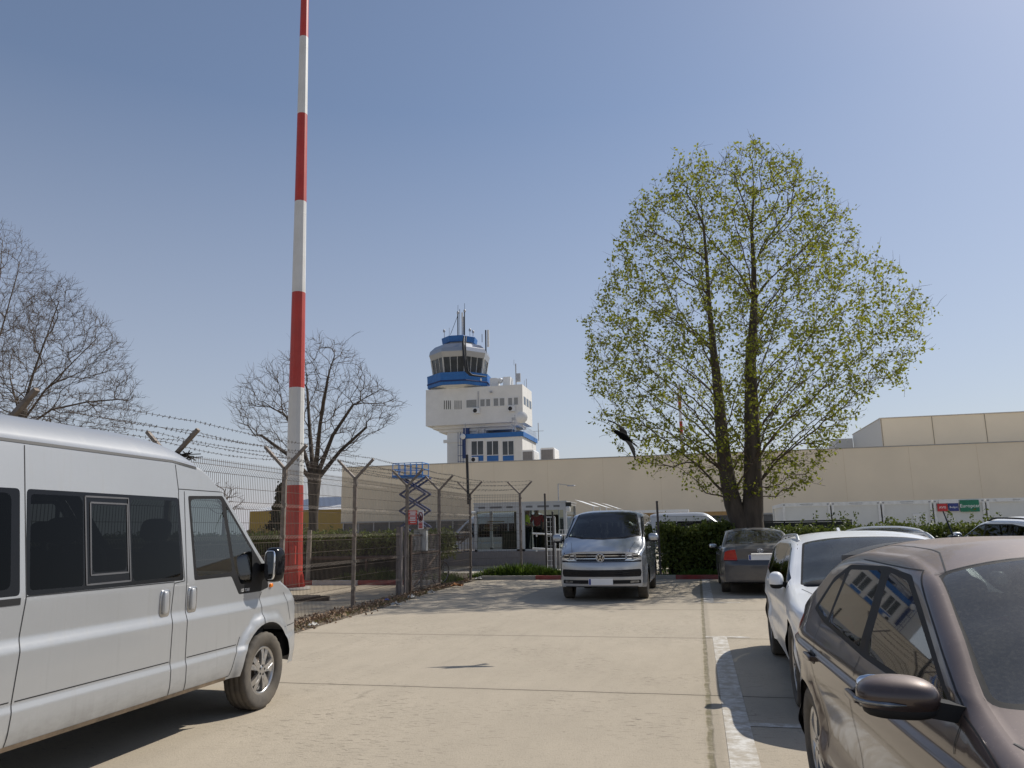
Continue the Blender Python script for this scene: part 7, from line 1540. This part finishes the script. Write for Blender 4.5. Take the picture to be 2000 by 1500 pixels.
# ------------------------------------------------------------------ people in the right booth
def person(loc, rz, label, top, legs, skin, seed):
    r = empty('person', loc, rz, label, 'person'); J = dict(pel=(0, 0, .95), ab=(0, 0, 1.12), ch=(0, .01, 1.32), nk=(0, 0, 1.49), hd=(0, -.02, 1.60), ht=(0, -.02, 1.74), lh=(.09, 0, .90), lk=(.10, -.02, .49), lf=(.10, .03, .08), lt=(.11, -.14, .04), rh=(-.09, 0, .90), rk=(-.10, .02, .49), rf=(-.10, .05, .08), rt=(-.11, -.12, .04),
        ls=(.19, 0, 1.41), le=(.25, .03, 1.13), lw=(.24, -.10, .90), lp=(.24, -.13, .82), rs=(-.19, 0, 1.41), re=(-.25, .02, 1.13), rw=(-.20, -.20, 1.0), rp=(-.18, -.26, .96))
    Rr = dict(pel=.13, ab=.12, ch=.14, nk=.055, hd=.085, ht=.07, lh=.085, lk=.055, lf=.04, lt=.035, rh=.085, rk=.055, rf=.04, rt=.035, ls=.06, le=.042, lw=.030, lp=.028, rs=.06, re=.042, rw=.030, rp=.028)
    def skin_mesh(name, chain, grow_, m):
        me = bpy.data.meshes.new(name); ks = sorted({k for e in chain for k in e}, key=lambda q: (q != 'pel' and q != 'ch', q)); ix = {q: i for i, q in enumerate(ks)}
        me.from_pydata([J[q] for q in ks], [(ix[a_], ix[b_]) for a_, b_ in chain], []); o = bpy.data.objects.new(name, me); COL.objects.link(o)
        md = o.modifiers.new('s', 'SKIN'); sv = me.skin_vertices[0].data
        for q, i in ix.items(): sv[i].radius = (Rr[q]*grow_, Rr[q]*grow_*(0.8 if q in ('pel', 'ab', 'ch') else 1)); sv[i].use_root = (i == 0)
        ms = o.modifiers.new('u', 'SUBSURF'); ms.levels = 2; ms.render_levels = 2
        dg = bpy.context.evaluated_depsgraph_get(); nm = bpy.data.meshes.new_from_object(o.evaluated_get(dg)); nm.name = name; o.modifiers.clear(); o.data = nm; nm.materials.clear(); nm.materials.append(m)
        for p_ in nm.polygons: p_.use_smooth = True
        o.parent = r; return o
    spine = [('pel', 'ab'), ('ab', 'ch'), ('ch', 'nk'), ('nk', 'hd'), ('hd', 'ht')]; arms = [('ch', 'ls'), ('ls', 'le'), ('le', 'lw'), ('lw', 'lp'), ('ch', 'rs'), ('rs', 're'), ('re', 'rw'), ('rw', 'rp')]; lg = [('pel', 'lh'), ('lh', 'lk'), ('lk', 'lf'), ('lf', 'lt'), ('pel', 'rh'), ('rh', 'rk'), ('rk', 'rf'), ('rf', 'rt')]
    skin_mesh('body', spine+arms+lg, 1.0, skin)
    skin_mesh('jacket', [('pel', 'ab'), ('ab', 'ch'), ('ch', 'ls'), ('ls', 'le'), ('ch', 'rs'), ('rs', 're')], 1.22, top); skin_mesh('trousers', lg, 1.2, legs)
    b = MB(); b.sup((0, 0.01, 1.69), (.098, .11, .085), (0.9, 0.9)); b.build('hair', [black_s], r); return r
skin_ = mat('skin', (0.42, 0.25, 0.18), 0.6, var=0.05); navy = mat('navy_cloth', (0.02, 0.022, 0.035), 0.9)
pa = at(1031, 1060, KY+0.4); person((pa.x, KY+0.42, 0.68), math.radians(95), 'person in a yellow green safety vest at the left pane of the right booth', mat('hi_vis', (0.66, 0.85, 0.02), 0.6), navy, skin_, 1)
pb_ = at(1050, 1060, KY+0.9); person((pb_.x, KY+0.9, 0.68), math.radians(10), 'person in a dark red jacket further back in the right booth', mat('red_cloth', (0.40, 0.02, 0.025), 0.9), navy, skin_, 2)
# flying crow
crow_m = mat('crow_feathers', (0.0045, 0.0045, 0.005), 0.8, var=0.4, scale=12, spec=0.04)
cg = gnd(876, 1293); CB = EYE+ray(1216, 851)*10.9
def cf(x, d, z): return CB+_r0*x+_fh*d+_up*z
b = MB(); spine = [(-.145, -.02, .075, .004), (-.125, -.02, .070, .010), (-.105, -.015, .062, .022), (-.085, -.01, .052, .033), (-.055, -.005, .035, .034), (-.02, 0, .012, .050), (.03, .01, -.02, .055), (.075, .03, -.05, .042), (.11, .05, -.07, .024), (.14, .065, -.085, .012)]
b.tube([cf(x, d, z) for x, d, z, _ in spine], [q[3] for q in spine], 12)
vs = []
for j in range(7): t = (j-3)/3; vs += [cf(.10, .045+.010*t, -.065+.014*t), cf(.225-.015*abs(t), .12+.06*t, -.135+.03*t)]
b.add(vs, [(2*j, 2*j+1, 2*j+3, 2*j+2) for j in range(6)])
def wing(P, chord):
    vs = []; n = 16
    for i in range(n+1):
        t = i/n*(len(P)-1); k = min(int(t), len(P)-2); f = t-k; p = [lerp(P[k][a], P[k+1][a], f) for a in range(3)]; c = lerp(chord[k], chord[k+1], f); cd = Vector((0.80, 0.50, -0.32)).normalized()
        ser = 1.0-(0.10 if i % 2 and i > 7 else 0); q = [p[a]+cd[a]*c*ser for a in range(3)]; m_ = [p[a]+cd[a]*c*0.3 for a in range(3)]; m_[2] += 0.012
        vs += [cf(*[p[a]-cd[a]*c*0.12 for a in range(3)]), cf(*m_), cf(*q), cf(q[0], q[1], q[2]-0.004), cf(m_[0], m_[1], m_[2]-0.02)]
    b.add(vs, [(5*i+j, 5*i+(j+1) % 5, 5*i+5+(j+1) % 5, 5*i+5+j) for i in range(n) for j in range(5)])
wing([(-.03, .02, .03), (-.02, .06, .11), (-.055, .10, .175), (-.115, .13, .215), (-.185, .15, .25)], [.14, .13, .12, .09, .02])
wing([(.0, -.02, -.02), (.035, -.06, -.09), (.075, -.10, -.16), (.10, -.15, -.25), (.125, -.20, -.345)], [.14, .13, .11, .07, .015])
tag(b.build('crow', [crow_m]), 'black crow flying with raised and lowered wing in front of the leafy tree', 'bird')
